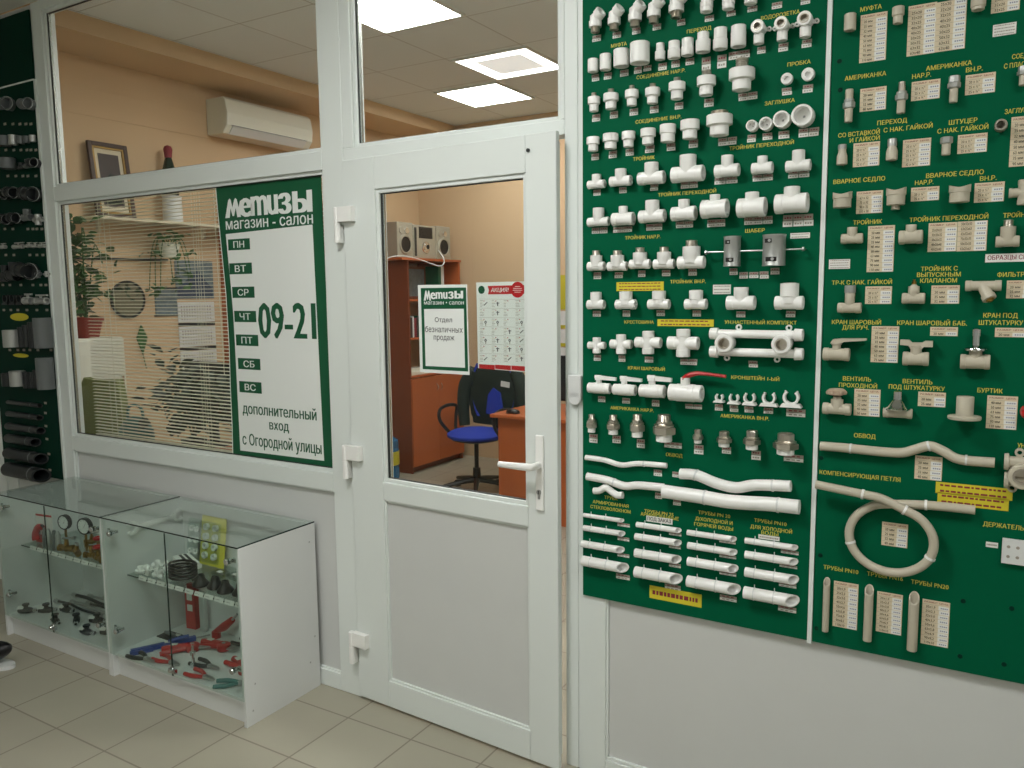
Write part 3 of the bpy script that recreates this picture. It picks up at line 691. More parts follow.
# universal wall kit: two parallel tubes joined by two wall sockets
def wallkit(cr, x0, y0, x1, y1, y2, y3, rings, m, label, th, clipx=None):
    # tubes along y0 (upper) and y1 (lower)
    pu = [cp(cr, x0, y0, .02), cp(cr, x1, y2, .02)]; pl = [cp(cr, x0, y1, .02), cp(cr, x1, y3, .02)]
    root = empty('wall_kit', ((pu[0][0]+pu[1][0])/2, FY-.0012, (pu[0][1]+pl[0][1])/2)); o = root.location
    for (a, b_), s in ((pu, 1), (pl, -1)):
        z = (a[1]+b_[1])/2; L = b_[0]-a[0]; t = MB(m); c = L*.085
        t.lathe((a[0]-o.x, -.02, z-o.z), U_, [(.01, 0), (.01, th*.65), (0, th*.65), (0, th*1.12), (c, th*1.2), (c+.002, th*.82), (L-c-.002, th*.82), (L-c, th*1.2), (L, th*1.12), (L, th*.65), (L-.01, th*.65), (L-.01, 0)], 20)
        for f in (.30, .84) if s > 0 else (.17, .72):
            t.lathe((a[0]-o.x+L*f, 0, z-o.z+s*th*1.25), (0, -1, 0), [(0, th*.3), (0, th*.6), (.007, th*.6), (.007, th*.3), (0, th*.3)], 12); t.span((a[0]-o.x+L*f-th*.35, -.02, z-o.z+s*th*.3), (a[0]-o.x+L*f+th*.35, 0, z-o.z+s*th*.8))
        t.build('tube', root)
    for rx, ry, rr in rings:
        x, z = cp(cr, rx, ry, .03); q = MB(m); r = rr
        q.lathe((x-o.x, 0, z-o.z), (0, -1, 0), [(0, 0), (0, r*.85), (.03, r*.9), (.032, r), (.05, r), (.052, r*.92), (.052, r*.66), (.02, r*.64), (.02, 0)], 24); so = q.build('wall_socket', root)
        q = MB('nickel'); q.lathe((x-o.x, -.02, z-o.z), (0, -1, 0), [(0, 0), (0, r*.64), (.033, r*.64), (.033, r*.5), (.008, r*.48), (.008, 0)], 20); q.build('metal_insert', so)
    return tag(root, label, 'wall kit')
wallkit('C', 535, 222, 914, 298, 222, 298, [(597, 258, .026), (830, 262, .026)], 'white_plastic', 'white wall kit of two parallel tubes joined by two metal-lined sockets', .0145)

# bent bypass pipes and other long pipes
def pipe(cr, pts, r, name, label, cat='pipe', group=None, m='white_plastic', ties=(), w=None, smooth=5, closed=False, ri=.78, loc=True):
    w = w if w is not None else r+.001
    P = [cp(cr, x, y, w) for x, y in pts]; o = Vector((sum(p[0] for p in P)/len(P), FY-.0012, sum(p[1] for p in P)/len(P)))
    Q = [Vector((p[0], FY-w, p[1]))-o for p in P]
    b = MB(m); b.tube(Q, r, 16, smooth=smooth, closed=closed)
    # dark bore visible in each end: a short recessed ring
    if not closed:
        for e, d in ((Q[0], (Q[0]-Q[1]).normalized()), (Q[-1], (Q[-1]-Q[-2]).normalized())):
            b.lathe(e-d*.0005, d, [(0, 0), (0, r*ri), (.0004, r*ri), (.003, r*ri), (.003, r), (0, r)], 16)
    if not ties: return tag(b.build(name, loc=o), label, cat, group)
    root = empty(name, o); b.build('pipe_body', root)
    for t in ties:
        k = t*(len(Q)-1); i = min(int(k), len(Q)-2); f = k-i; c = Q[i]*(1-f)+Q[i+1]*f; d = (Q[i+1]-Q[i]).normalized()
        if closed or smooth:
            # follow the smoothed curve roughly
            pass
        q = MB('laminate'); q.lathe(c-d*.0025, d, [(0, r*.98), (0, r*1.09), (.005, r*1.09), (.005, r*.98), (0, r*.98)], 16); q.build('cable_tie', root)
    return tag(root, label, cat, group)
pipe('D', [(57, 131), (120, 140), (180, 157), (240, 152), (335, 159)], .0085, 'bypass_pipe', 'thin white bent bypass pipe, topmost left under ОБВОД', group='bypass pipes under ОБВОД', ties=(.8,))
pipe('D', [(62, 197), (130, 210), (190, 230), (240, 228), (325, 236)], .0125, 'bypass_pipe', 'medium white bent bypass pipe below the thinnest, left under ОБВОД', group='bypass pipes under ОБВОД', ties=(.35,))
pipe('D', [(388, 188), (440, 192), (510, 220), (580, 236), (650, 227), (768, 231)], .0162, 'bypass_pipe', 'thick wavy white bypass pipe, upper right under ОБВОД', group='bypass pipes under ОБВОД', ties=(.2, .9))
pipe('D', [(328, 249), (450, 267), (560, 285), (700, 294), (798, 304)], .0205, 'bypass_pipe', 'thickest nearly straight white bypass pipe above the pipe samples', group='bypass pipes under ОБВОД', ties=(.3, .82))
pipe('D', [(86, 247), (103, 246), (125, 236), (148, 252), (165, 262), (182, 262)], .011, 'short_bypass', 'short white hump-shaped bypass piece above ТРУБА АРМИРОВАННАЯ', cat='pipe fitting')

# straight samples with an oblique cut
def f_sample(L, r, m, cut, tie=True):
    seg = 22; vs = []; b = MB(m)
    def ring(t, rad, obl):
        out = []
        for k in range(seg):
            a = 2*pi*k/seg; v, w = rad*cos(a), rad*sin(a)
            out.append(L3(t+(cut*(1-(w/r))/2 if obl else 0), v, r+w))
        return out
    rings = [ring(.012, r*.80, 0), ring(0, r*.80, 0), ring(0, r*.97, 0), ring(.001, r, 0), ring(L-cut, r, 1), ring(L-cut, r*.80, 1), ring(L*.35, r*.80, 0)]
    for q in rings: vs += q
    fs = [tuple(range(seg)), tuple(range(6*seg, 7*seg))]
    for i in range(6):
        for k in range(seg): j = (k+1) % seg; fs.append((i*seg+k, i*seg+j, (i+1)*seg+j, (i+1)*seg+k))
    b.add(vs, fs, m); return b
SP = [('reinforced', 'glass-fibre reinforced', [((48, 331), (187, 352), .0068), ((48, 376), (190, 398), .0092), ((42, 431), (187, 455), .0115), ((45, 492), (200, 517), .0165)]),
      ('order', 'made-to-order', [((233, 362), (387, 389), .0085), ((228, 405), (387, 431), .0105), ((228, 464), (385, 488), .0138), ((228, 531), (388, 556), .0172)]),
      ('hot', 'hot-water', [((410, 391), (580, 418), .0085), ((412, 438), (582, 463), .0105), ((412, 495), (585, 519), .0135), ((410, 564), (592, 592), .0172)]),
      ('cold', 'cold-water', [((612, 421), (795, 446), .0088), ((612, 470), (795, 496), .0112), ((612, 531), (797, 559), .0140), ((608, 602), (798, 634), .0178)])]
NM = ['thinnest', 'second thinnest', 'second thickest', 'thickest']; CN = ['first', 'second', 'third', 'fourth']
for ci, (_, nm, L_) in enumerate(SP):
    for i, (a, c_, r) in enumerate(L_):
        p, q = cp('D', *a, r), cp('D', *c_, r); L = q[0]-p[0]
        root = empty('pipe_sample', (p[0], FY-.0012, (p[1]+q[1])/2))
        f_sample(L, r, 'white_plastic', r*1.9, 1).build('pipe_body', root)
        for t in (.18, .55):
            k = MB('laminate'); k.lathe(L3(L*t, 0, r), U_, [(0, r*.99), (0, r*1.07), (.003, r*1.07), (.003, r*.99), (0, r*.99)], 16); k.box(L3(L*t+.0015, r*1.2, r*.9), (.002, .003, .012)); k.build('cable_tie', root)
        tag(root, 'obliquely cut white pipe sample, %s in the %s column from left' % (NM[i], CN[ci]), 'pipe sample', 'pipe samples, %s column' % CN[ci])

# headings of the white board
for s_, a in [('МУФТА', (128, 172, 192, 195)), ('ПЕРЕХОД', (438, 108, 538, 138)), ('ВОДОРОЗЕТКА', (742, 45, 900, 80)), ('СОЕДИНЕНИЕ НАР.Р.', (232, 280, 432, 328)), ('ПРОБКА', (850, 245, 945, 272)), ('СОЕДИНЕНИЕ ВН.Р.', (228, 472, 415, 508)), ('ЗАГЛУШКА', (757, 402, 880, 432))]: heading('A', BW, s_, *a)
for s_, a in [('ТРОЙНИК', (218, 60, 306, 85)), ('ТРОЙНИК ПЕРЕХОДНОЙ', (612, 0, 876, 42)), ('ТРОЙНИК ПЕРЕХОДНОЙ', (320, 197, 558, 235)), ('ТРОЙНИК НАР.Р.', (185, 385, 330, 407)), ('ШАБЕР', (677, 358, 757, 383)), ('ТРОЙНИК ВН.Р.', (370, 565, 515, 590))]: heading('B', BW, s_, *a)
for s_, a in [('КРЕСТОВИНА', (182, 162, 303, 182)), ('УН.НАСТЕННЫЙ КОМПЛЕКТ', (593, 160, 888, 183)), ('КРАН ШАРОВЫЙ', (197, 348, 348, 373)), ('КРОНШТЕЙН 1-ЫЙ', (620, 388, 817, 412)), ('АМЕРИКАНКА НАР.Р.', (125, 517, 302, 540)), ('АМЕРИКАНКА ВН.Р.', (575, 548, 775, 575))]: heading('C', BW, s_, *a)
for s_, a in [('ОБВОД', (335, 115, 393, 132)), ('ТРУБА', (120, 264, 166, 280)), ('АРМИРОВАННАЯ', (80, 283, 205, 302)), ('СТЕКЛОВОЛОКНОМ', (72, 300, 212, 322)), ('ТРУБЫ PN 25', (260, 312, 362, 336)), ('АРМИРОВАННЫЕ', (247, 326, 380, 346)),
              ('ТРУБЫ PN 20', (448, 318, 560, 340)), ('Д/ХОЛОДНОЙ И', (438, 340, 568, 362)), ('ГОРЯЧЕЙ ВОДЫ', (434, 360, 570, 382)), ('ТРУБЫ PN10', (643, 345, 757, 368)), ('ДЛЯ ХОЛОДНОЙ', (630, 368, 776, 392)), ('ВОДЫ', (668, 388, 728, 406))]: heading('D', BW, s_, *a, cap=.0125)
note('B', BW, 150, 577, 343, 622, 3); note('C', BW, 318, 158, 548, 193, 2); note('D', BW, 278, 588, 460, 643, 1)
note('B', BW, 862, 378, 942, 405, 2, 'paper', 'white_note'); note('C', BW, 545, 15, 618, 62, 3, 'paper', 'white_note'); note('D', BW, 658, 402, 732, 420, 1, 'paper', 'white_note')
u, v, W, Hh = bb('D', 267, 337, 358, 362); b = MB('paper'); b.span((u-W/2, FY-.0015, v-.009), (u+W/2, FY-.0001, v+.009)); b.build('white_note', BW, smooth=False)
text_mesh('ПОД ЗАКАЗ', 'note_lettering', 'ink', BW, (u, FY-.002, v), width=W*.9, cap=.011, bold=.02)
tags('A', BW, [(50, 143, 88, 172), (133, 130, 170, 158), (213, 112, 250, 142), (298, 97, 335, 125), (397, 78, 433, 107), (510, 62, 550, 90), (600, 43, 640, 68), (685, 25, 728, 50), (785, 8, 830, 38), (903, -10, 945, 20),
 (48, 303, 80, 335), (98, 297, 132, 327), (163, 285, 200, 315), (222, 272, 256, 303), (260, 267, 295, 293), (320, 257, 357, 290), (375, 247, 412, 278), (432, 237, 470, 268), (498, 232, 537, 296), (563, 222, 603, 282), (607, 207, 700, 243), (725, 190, 762, 222), (812, 175, 855, 213), (908, 160, 952, 197),
 (50, 467, 85, 500), (122, 455, 157, 487), (203, 443, 240, 475), (287, 432, 325, 465), (388, 418, 425, 450), (508, 402, 550, 440), (648, 378, 730, 412), (827, 358, 870, 392), (912, 345, 957, 382),
 (47, 628, 80, 658), (118, 617, 153, 650), (187, 608, 223, 640), (267, 595, 307, 628), (355, 585, 393, 620), (445, 570, 485, 608), (565, 562, 645, 597), (685, 550, 723, 585), (747, 543, 790, 575), (812, 535, 860, 570), (895, 523, 982, 562)])
tags('B', BW, [(55, 202, 87, 230), (160, 192, 193, 220), (288, 180, 323, 210), (412, 167, 485, 200), (550, 150, 648, 182), (705, 140, 793, 170), (852, 122, 942, 157),
 (48, 357, 115, 385), (135, 354, 217, 380), (270, 342, 340, 372), (392, 332, 467, 362), (520, 324, 598, 358), (670, 312, 793, 348), (830, 303, 960, 357),
 (55, 540, 88, 572), (142, 540, 178, 568), (238, 533, 270, 563), (335, 530, 372, 560), (443, 525, 480, 558), (612, 524, 648, 555), (652, 540, 690, 570), (692, 540, 733, 568), (735, 537, 775, 570), (780, 522, 820, 553)])
tags('C', BW, [(52, 125, 87, 152), (175, 122, 208, 152), (313, 122, 350, 150), (460, 123, 497, 152), (640, 127, 680, 155), (843, 125, 885, 155), (57, 305, 88, 333), (158, 308, 188, 337), (265, 313, 302, 340), (410, 322, 483, 350), (690, 330, 730, 360),
 (73, 475, 105, 502), (173, 482, 207, 508), (295, 490, 328, 520), (430, 508, 502, 530), (553, 508, 588, 537), (613, 512, 650, 542), (673, 517, 713, 545)])
def tagstuff(cr, boxes):
    n0 = len(bpy.data.objects); tags(cr, BW, boxes)
    os_ = [o for o in bpy.data.objects if o.parent == BW and o.name.startswith('price_tag')][-len(boxes):]
    return os_
# the smallest tags, together one part
class _J: pass
def merge_tags(specs):
    mb = MB('tag_grey')
    for cr, bx in specs:
        u, v, W, Hh = bb(cr, *bx); W *= .95; Hh *= .9; ny = 2
        for j in range(ny):
            z1 = v+Hh/2-Hh*j/ny; z0 = v+Hh/2-Hh*(j+1)/ny+.001
            mb.span((u-W/2, FY-.0008, z0), (u+W/2, FY-.0001, z1), 'tag_grey' if j % 2 == 0 else 'paper'); zc = (z0+z1)/2; h = (z1-z0)*.16
            for q in range(3): a = -W/2+W*(.14+.26*q); mb.span((u+a, FY-.0011, zc-h), (u+a+W*.17, FY-.0008, zc+h), 'maroon_ink' if j % 2 == 0 else 'tag_grey')
    o = mb.build('price_tag', BW, smooth=False); o['kind'] = 'stuff'
merge_tags([('C', (752, 522, 792, 550)), ('C', (843, 527, 925, 563)), ('D', (67, 47, 97, 82)), ('D', (148, 53, 178, 83)), ('D', (233, 65, 262, 100)), ('D', (328, 77, 392, 100)), ('D', (433, 85, 467, 122)), ('D', (530, 92, 563, 120)), ('D', (633, 105, 667, 142)), ('D', (745, 120, 817, 148)),
 ('D', (292, 172, 322, 198)), ('D', (357, 180, 385, 202)), ('D', (297, 253, 322, 277)), ('D', (360, 277, 388, 300))]
 + [('D', b_) for b_ in [(165, 360, 210, 374), (165, 408, 208, 423), (165, 466, 208, 480), (160, 538, 210, 558), (345, 393, 390, 405), (345, 438, 388, 450), (345, 500, 388, 516), (330, 574, 388, 596), (520, 418, 580, 432), (520, 470, 582, 484), (520, 530, 582, 544), (522, 612, 584, 634), (735, 455, 800, 470), (730, 505, 795, 518), (728, 568, 792, 586), (725, 650, 792, 672)]])

# ---------------- price tables and fittings of the beige board
def table(cr, x0, y0, x1, y1, rows, sizes, pc=.42, head=True, parent=None, cols=1):
    parent = parent or BB
    # left/right edges in the middle, top/bottom in the middle
    xm, ym = (x0+x1)/2, (y0+y1)/2
    u, v, W, Hh = bb(cr, x0, y0, x1, y1)
    b = MB('tan_paper'); b.span((u-W/2, FY-.0010, v-Hh/2), (u+W/2, FY-.0001, v+Hh/2))
    n = rows+(1 if head else 0); rh = Hh/n
    for j in range(rows):
        z = v+Hh/2-rh*(j+(1 if head else 0)); o = (random.random()-.5)*.0015
        b.span((u+W*(.5-pc)+o, FY-.0014, z-rh+.0008), (u+W*.47+o, FY-.0010, z-.0008), 'paper')
        for q in range(4): a = u+W*(.5-pc+.08)+W*(pc-.12)*q/4+o; b.span((a, FY-.0017, z-rh*.62), (a+W*(pc-.14)/6, FY-.0014, z-rh*.38), 'blue_grey')
        b.span((u-W/2, FY-.0012, z-.0004), (u+W*(.5-pc), FY-.0010, z+.0002), 'tag_grey')
    t = b.build('price_table', parent, smooth=False)
    if head: text_mesh('РАЗМЕР  ЦЕНА', 'table_lettering', 'maroon_ink', t, (u, FY-.0016, v+Hh/2-rh*.5), width=W*.86, height=rh*.42, bold=.01)
    if sizes:
        ls = (sizes.split('|')*9)[:rows]
        text_mesh('\n'.join(ls), 'table_lettering', 'ink', t, (u-W/2+W*(1-pc)*.52, FY-.0016, v+Hh/2-rh*(rows/2+(1 if head else 0))), width=W*(1-pc)*.62, height=rh*(rows-.45), bold=.012, align='CENTER', lsp=1.25)
    return t
mat('blue_grey', (120, 124, 150), .7)
MM = '20 мм|25 мм|32 мм|40 мм|50 мм|63 мм|75 мм|90 мм|110 мм'
RX = '25х20|32х20|32х25|40х20|40х25|50х25|50х32|63х32|63х40'
RT_ = '20 х ½"|25 х ½"|25 х ¾"|32 х 1"|32 х ¾"'
table('F', 201, 68, 334, 308, 9, MM); table('F', 440, 22, 582, 274, 9, RX); table('F', 583, 2, 732, 252, 9, RX, head=False); table('F', 860, -20, 1003, 58, 3, RX, head=False)
table('F', 201, 440, 332, 555, 4, MM); table('F', 459, 404, 602, 500, 3, RT_); table('F', 730, 370, 880, 470, 3, RT_)
table('G', 167, 12, 299, 132, 4, RT_); table('G', 415, -5, 555, 132, 5, RT_); table('G', 691, -30, 839, 64, 3, RT_); table('G', 955, -120, 1100, 130, 8, MM)
table('G', 183, 256, 315, 368, 4, '63 х 32|75 х 32|90 х 32|110 х 50'); table('G', 457, 236, 598, 305, 2, RT_); table('G', 775, 213, 925, 311, 3, RT_)
table('G', 238, 430, 372, 662, 9, MM); table('G', 543, 415, 687, 560, 5, '25х20х25|32х20х32|32х25х32|40х20х40|40х25х40'); table('G', 689, 407, 838, 557, 6, '50х32х50|63х25х63|63х32х63|75х32х75', head=False)
table('H', 227, 32, 360, 120, 3, RT_); table('H', 558, 27, 700, 119, 3, MM); table('H', 936, 2, 1080, 92, 3, MM)
table('H', 257, 232, 394, 414, 7, MM); table('H', 553, 236, 692, 281, 1, '20 мм'); table('H', 878, 240, 1030, 287, 1, '20 мм')
table('H', 171, 548, 302, 683, 5, MM); table('H', 492, 563, 631, 636, 2, MM); table('H', 836, 582, 990, 748, 6, '40 мм|50 мм|63 мм|75 мм|90 мм|110 мм')
table('I', 298, 103, 376, 170, 4, MM); table('I', 204, 293, 278, 360, 4, MM)
for a in ((66, 462, 136, 592), (189, 492, 262, 607), (317, 514, 396, 642)): table('I', *a, 9, '20х1,9|25х2,3|32х3,0|40х3,7|50х4,6|63х5,8|75х6,9|90х8,2|110х10', pc=.40)
for s_, a in [('МУФТА', (203, 28, 310, 52)), ('АМЕРИКАНКА', (125, 360, 332, 402)), ('АМЕРИКАНКА', (533, 305, 762, 353)), ('НАР.Р.', (463, 365, 558, 393)), ('ВН.Р.', (733, 334, 817, 360)), ('СОЕДИНЕНИЕ', (965, 262, 1160, 288)), ('С ПЛАСТ. ГАЙКОЙ', (925, 300, 1180, 326)),
              ('ПЕРЕХОД', (288, 597, 437, 628)), ('СО ВСТАВКОЙ', (92, 650, 300, 684)), ('С НАК. ГАЙКОЙ', (320, 617, 565, 660)), ('И ГАЙКОЙ', (150, 681, 300, 708)), ('ШТУЦЕР', (647, 595, 790, 627)), ('С НАК. ГАЙКОЙ', (590, 621, 845, 667)), ('ЗАГЛУШКА', (928, 538, 1090, 568))]: heading('F', BB, s_, *a, cap=.0128)
for s_, a in [('ВВАРНОЕ СЕДЛО', (68, 187, 327, 220)), ('ВВАРНОЕ СЕДЛО', (533, 154, 822, 190)), ('НАР.Р.', (477, 201, 570, 224)), ('ВН.Р.', (803, 179, 887, 204)), ('ТРОЙНИК', (167, 397, 312, 420)), ('ТРОЙНИК ПЕРЕХОДНОЙ', (450, 371, 845, 411)), ('ТРОЙНИК НАР.Р.', (920, 356, 1190, 382)),
              ('ТРОЙНИК С', (507, 631, 692, 654)), ('ВЫПУСКНЫМ', (487, 663, 707, 687)), ('КЛАПАНОМ', (503, 693, 688, 717)), ('ТР-К С НАК. ГАЙКОЙ', (60, 698, 362, 724)), ('ФИЛЬТР', (890, 662, 1026, 688))]: heading('G', BB, s_, *a, cap=.0128)
for s_, a in [('КРАН ШАРОВЫЙ', (60, 196, 307, 221)), ('ДЛЯ РУЧ.', (112, 229, 245, 251)), ('КРАН ШАРОВЫЙ БАБ.', (388, 200, 738, 225)), ('КРАН ПОД', (820, 168, 993, 192)), ('ШТУКАТУРКУ', (797, 201, 1020, 227)), ('ВЕНТИЛЬ', (115, 484, 257, 509)), ('ПРОХОДНОЙ', (95, 516, 287, 542)), ('ВЕНТИЛЬ', (415, 497, 565, 523)), ('ПОД ШТУКАТУРКУ', (345, 527, 627, 558)), ('БУРТИК', (790, 543, 918, 567))]: heading('H', BB, s_, *a, cap=.0132)
for s_, a in [('ОБВОД', (125, 39, 187, 54)), ('КОМПЕНСИРУЮЩАЯ ПЕТЛЯ', (27, 144, 258, 176)), ('УНИВЕРСАЛЬНЫЙ', (590, 67, 740, 84)), ('ДЕРЖАТЕЛЬ', (492, 291, 609, 314)), ('ТРУБЫ PN10', (38, 413, 138, 437)), ('ТРУБЫ PN16', (162, 432, 265, 456)), ('ТРУБЫ PN20', (287, 455, 395, 480))]: heading('I', BB, s_, *a, cap=.0135)
note('F', BB, 868, 112, 985, 184, 4, 'paper', 'white_note'); note('G', BB, 45, 594, 151, 652, 4, 'paper', 'white_note'); note('I', BB, 357, 182, 577, 222, 2); note('I', BB, 362, 212, 566, 252, 2); note('I', BB, 500, 346, 535, 364, 1, 'paper', 'white_note')
u, v, W, Hh = bb('G', 830, 575, 1160, 604); b = MB('paper'); b.span((u-W/2, FY-.0012, v-.010), (u+W/2, FY-.0001, v+.010)); b.build('white_note', BB, smooth=False)
text_mesh('ОБРАЗЦЫ СКЛЕЕНЫ', 'note_lettering', 'maroon_ink', BB, (u, FY-.0017, v), width=W*.93, cap=.011, bold=.02)

BM = 'beige_plastic'; GR = 'beige fittings on the right board'
fitting('coupling', f_coupling, 'F', (120, 67, 183, 158), 'plain beige coupling left of the first price table', None, BM)
fitting('reducer', f_reducer_down, 'F', (360, 33, 425, 122), 'beige stepped reducer between the two upper left price tables', None, BM, low=.8)
fitting('coupling', f_reducer_down, 'F', (755, -45, 837, 55), 'large beige adaptor cut by the top edge of the photo', None, BM, low=.86, at=.8)
def f_longunion(W, H, m, thr=0, nut='nickel', **k):
    r = W/2; b = MB(m); n = MB(nut if nut else m); s = -H/2
    if thr >= 0: b.lathe(L3(0, s, r), V_, tubeprof(H*.46, r*.66, .7, .3), 20)
    n_ = MB('tin'); hexnut(n_, L3(0, s+H*.42, r), V_, H*.20, r, 'tin'); n_.lathe(L3(0, s+H*.62, r), V_, solidprof(H*.08, r*.82), 20)
    out = [('lower_socket', b), ('nut', n_)]
    t = MB('nickel' if thr else m)
    if thr: thread(t, L3(0, s+H*.70, r), V_, H*.30, r*.56)
    else: t.lathe(L3(0, s+H*.70, r), V_, tubeprof(H*.30, r*.64, .7, .3), 20)
    out.append(('upper_thread' if thr else 'upper_socket', t)); return out
mat('beige_grey', (150, 146, 132), .4)
fitting('union', f_longunion, 'F', (113, 443, 178, 620), 'beige union with grey nut between two plain sockets, under leftmost АМЕРИКАНКА', None, BM)
fitting('union', f_longunion, 'F', (375, 407, 443, 575), 'beige union with nut and metal thread, under НАР.Р.', None, BM, thr=1)
def f_femunion(W, H, m, **k):
    r = W/2; b = MB(m); b.lathe(L3(0, -H/2, r), V_, tubeprof(H*.56, r*.64, .7, .3), 20)
    n = MB('tin'); hexnut(n, L3(0, -H/2+H*.54, r), V_, H*.22, r*1.0, 'tin'); n.lathe(L3(0, -H/2+H*.76, r), V_, [(0, 0), (0, r*.86), (H*.23, r*.86), (H*.24, r*.8), (H*.24, r*.6), (H*.1, r*.6), (H*.1, 0)], 8)
    return [('socket', b), ('nut', n)]
fitting('union', f_femunion, 'F', (637, 378, 708, 520), 'beige union with wide grey nut on top, under ВН.Р.', None, BM)
fitting('threaded_coupling', f_femunion, 'F', (985, 330, 1062, 432), 'beige coupling with ribbed nut at the right photo edge, under С ПЛАСТ.', None, BM)
def f_ringcap(W, H, m, **k):
    r = (W+H)/4; b = MB('beige_grey'); b.lathe(L3(0, 0, 0), W_, [(0, 0), (0, r*.92), (.002, r), (.03, r), (.032, r*.94), (.032, r*.66), (.012, r*.62), (.012, 0)], 26)
    return [('body', b)]
fitting('end_cap', f_ringcap, 'F', (875, 598, 942, 662), 'round grey end cap facing outwards, left of the tall right table', None, BM, w=.02)
def f_insert(W, H, m, nut=.22, **k):
    r = W/2; b = MB(m); b.lathe(L3(0, -H/2, r), V_, [(H*.15, 0), (H*.15, r*.7), (0, r*.7), (0, r*.9), (H*.02, r), (H*.42, r*.98), (H*.62, r*.72), (H*(1-nut), r*.72), (H*(1-nut), 0)], 20)
    n = MB('tin'); n.lathe(L3(0, H/2-H*nut, r), V_, [(0, 0), (0, r*.8), (H*nut*.9, r*.8), (H*nut, r*.72), (H*nut, r*.5), (H*nut*.5, r*.5), (H*nut*.5, 0)], 12); return [('body', b), ('nut', n)]
fitting('nut_adaptor', f_insert, 'G', (83, 20, 140, 128), 'beige tapered adaptor with grey nut, under И ГАЙКОЙ', None, BM)
fitting('nut_adaptor', f_insert, 'G', (330, -10, 393, 106), 'beige flared adaptor with slim grey top, under ПЕРЕХОД', None, BM, nut=.34)
def f_shtucer(W, H, m, **k):
    r = W/2; b = MB(m); b.lathe(L3(0, -H/2, r), V_, tubeprof(H*.66, r*.70, .7, .3), 20); n = MB('tin'); hexnut(n, L3(0, -H/2+H*.62, r), V_, H*.36, r, 'tin'); return [('socket', b), ('nut', n)]
fitting('nut_adaptor', f_shtucer, 'G', (600, -20, 668, 80), 'beige straight adaptor with hexagon nut on top, under ШТУЦЕР', None, BM)
fitting('weld_saddle', f_saddle, 'G', (62, 258, 165, 343), 'beige weld-in saddle, leftmost under ВВАРНОЕ СЕДЛО', None, BM)
fitting('weld_saddle', f_saddle, 'G', (328, 235, 435, 355), 'beige weld-in saddle with metal thread below', None, BM, male=True)
fitting('weld_saddle', f_saddle, 'G', (643, 222, 760, 317), 'beige weld-in saddle, right one with the widest body', None, BM)
fitting('tee', f_tee, 'G', (102, 435, 222, 522), 'beige plain tee under the short heading ТРОЙНИК', None, BM, mf=.62, sf=.48)
fitting('reducing_tee', f_tee, 'G', (393, 422, 525, 525), 'beige reducing tee under ТРОЙНИК ПЕРЕХОДНОЙ', None, BM, mf=.72, sf=.46)
fitting('male_tee', f_tee, 'G', (880, 397, 1015, 540), 'beige tee with metal thread, above the white ОБРАЗЦЫ sticker', None, BM, mf=.42, sf=.66, top='male')
def f_bigelbow(W, H, m, **k):
    r = H*.22; b = MB(m); b.lathe(L3(-W/2, -.0, r+.01), L3(1, 0, 0), tubeprof(W*.5, r*.9, .7, .3, W*.12, .94), 22); b.lathe(L3(W*.1, H/2, r+.01), -V_, tubeprof(H, r*1.15, .7, .3, H*.2, .94), 22)
    return [('body', b)]
fitting('angled_tee', f_bigelbow, 'G', (945, 195, 1085, 330), 'beige angled branch at the right photo edge, beside ВН.Р. table', None, BM)
def f_teenut(W, H, m, **k):
    p = f_tee(W, H*.78, m, .48, .42); 
    for q in p: q[1].xf(Matrix.Translation(L3(0, -H*.11, 0)))
    r = p and W*.24; w = H*.78*.24; n = MB('tin'); n.lathe(L3(0, H/2-H*.26, max(w, W*.21)), V_, [(0, 0), (0, r), (H*.24, r), (H*.26, r*.9), (H*.26, r*.6), (H*.1, r*.6), (H*.1, 0)], 10); return p+[('nut', n)]
fitting('nut_tee', f_teenut, 'H', (83, 22, 208, 172), 'beige tee with grey screw nut on top, under ТР-К С НАК. ГАЙКОЙ', None, BM)
def f_teevalve(W, H, m, **k):
    p = f_tee(W, H*.72, m, .62, .5)
    for q in p: q[1].xf(Matrix.Translation(L3(0, -H*.14, 0)))
    w = max(H*.72*.31, W*.25); b = p[0][1]; b.lathe(L3(0, H*.1, w), V_, [(0, 0), (0, W*.2), (H*.12, W*.17), (H*.2, W*.10), (H*.2, 0)], 18)
    n = MB('brass'); hexnut(n, L3(0, H*.29, w), V_, H*.12, W*.11, 'brass'); n.lathe(L3(0, H*.4, w), V_, solidprof(H*.1, W*.06), 10); return p+[('release_valve', n)]
fitting('vent_tee', f_teevalve, 'H', (408, -8, 530, 125), 'beige tee with small brass release valve, under КЛАПАНОМ', None, BM)
def f_filter(W, H, m, **k):
    r = H*.20; b = MB(m); b.lathe(L3(-W/2, H*.24, r+.008), U_, tubeprof(W, r*1.05, .7, .2, W*.18, .88), 22)
    d = L3(.42, -.80, .35).normalized(); b.lathe(L3(-W*.02, H*.24, r+.008), d, [(0, 0), (0, r*1.0), (H*.42, r*1.05), (H*.44, r*1.25), (H*.62, r*1.25), (H*.64, r*1.1), (H*.64, 0)], 20)
    n = MB('brass'); n.lathe(L3(-W*.02, H*.24, r+.008)+d*H*.63, d, [(0, 0), (0, r*.8), (H*.05, r*.75), (H*.06, r*.4), (H*.10, r*.38), (H*.1, 0)], 8); return [('body', b), ('end_plug', n)]
fitting('strainer', f_filter, 'H', (722, -10, 915, 130), 'beige Y-shaped strainer with brass end plug, under ФИЛЬТР', None, BM, cat='pipe filter', w=.035)
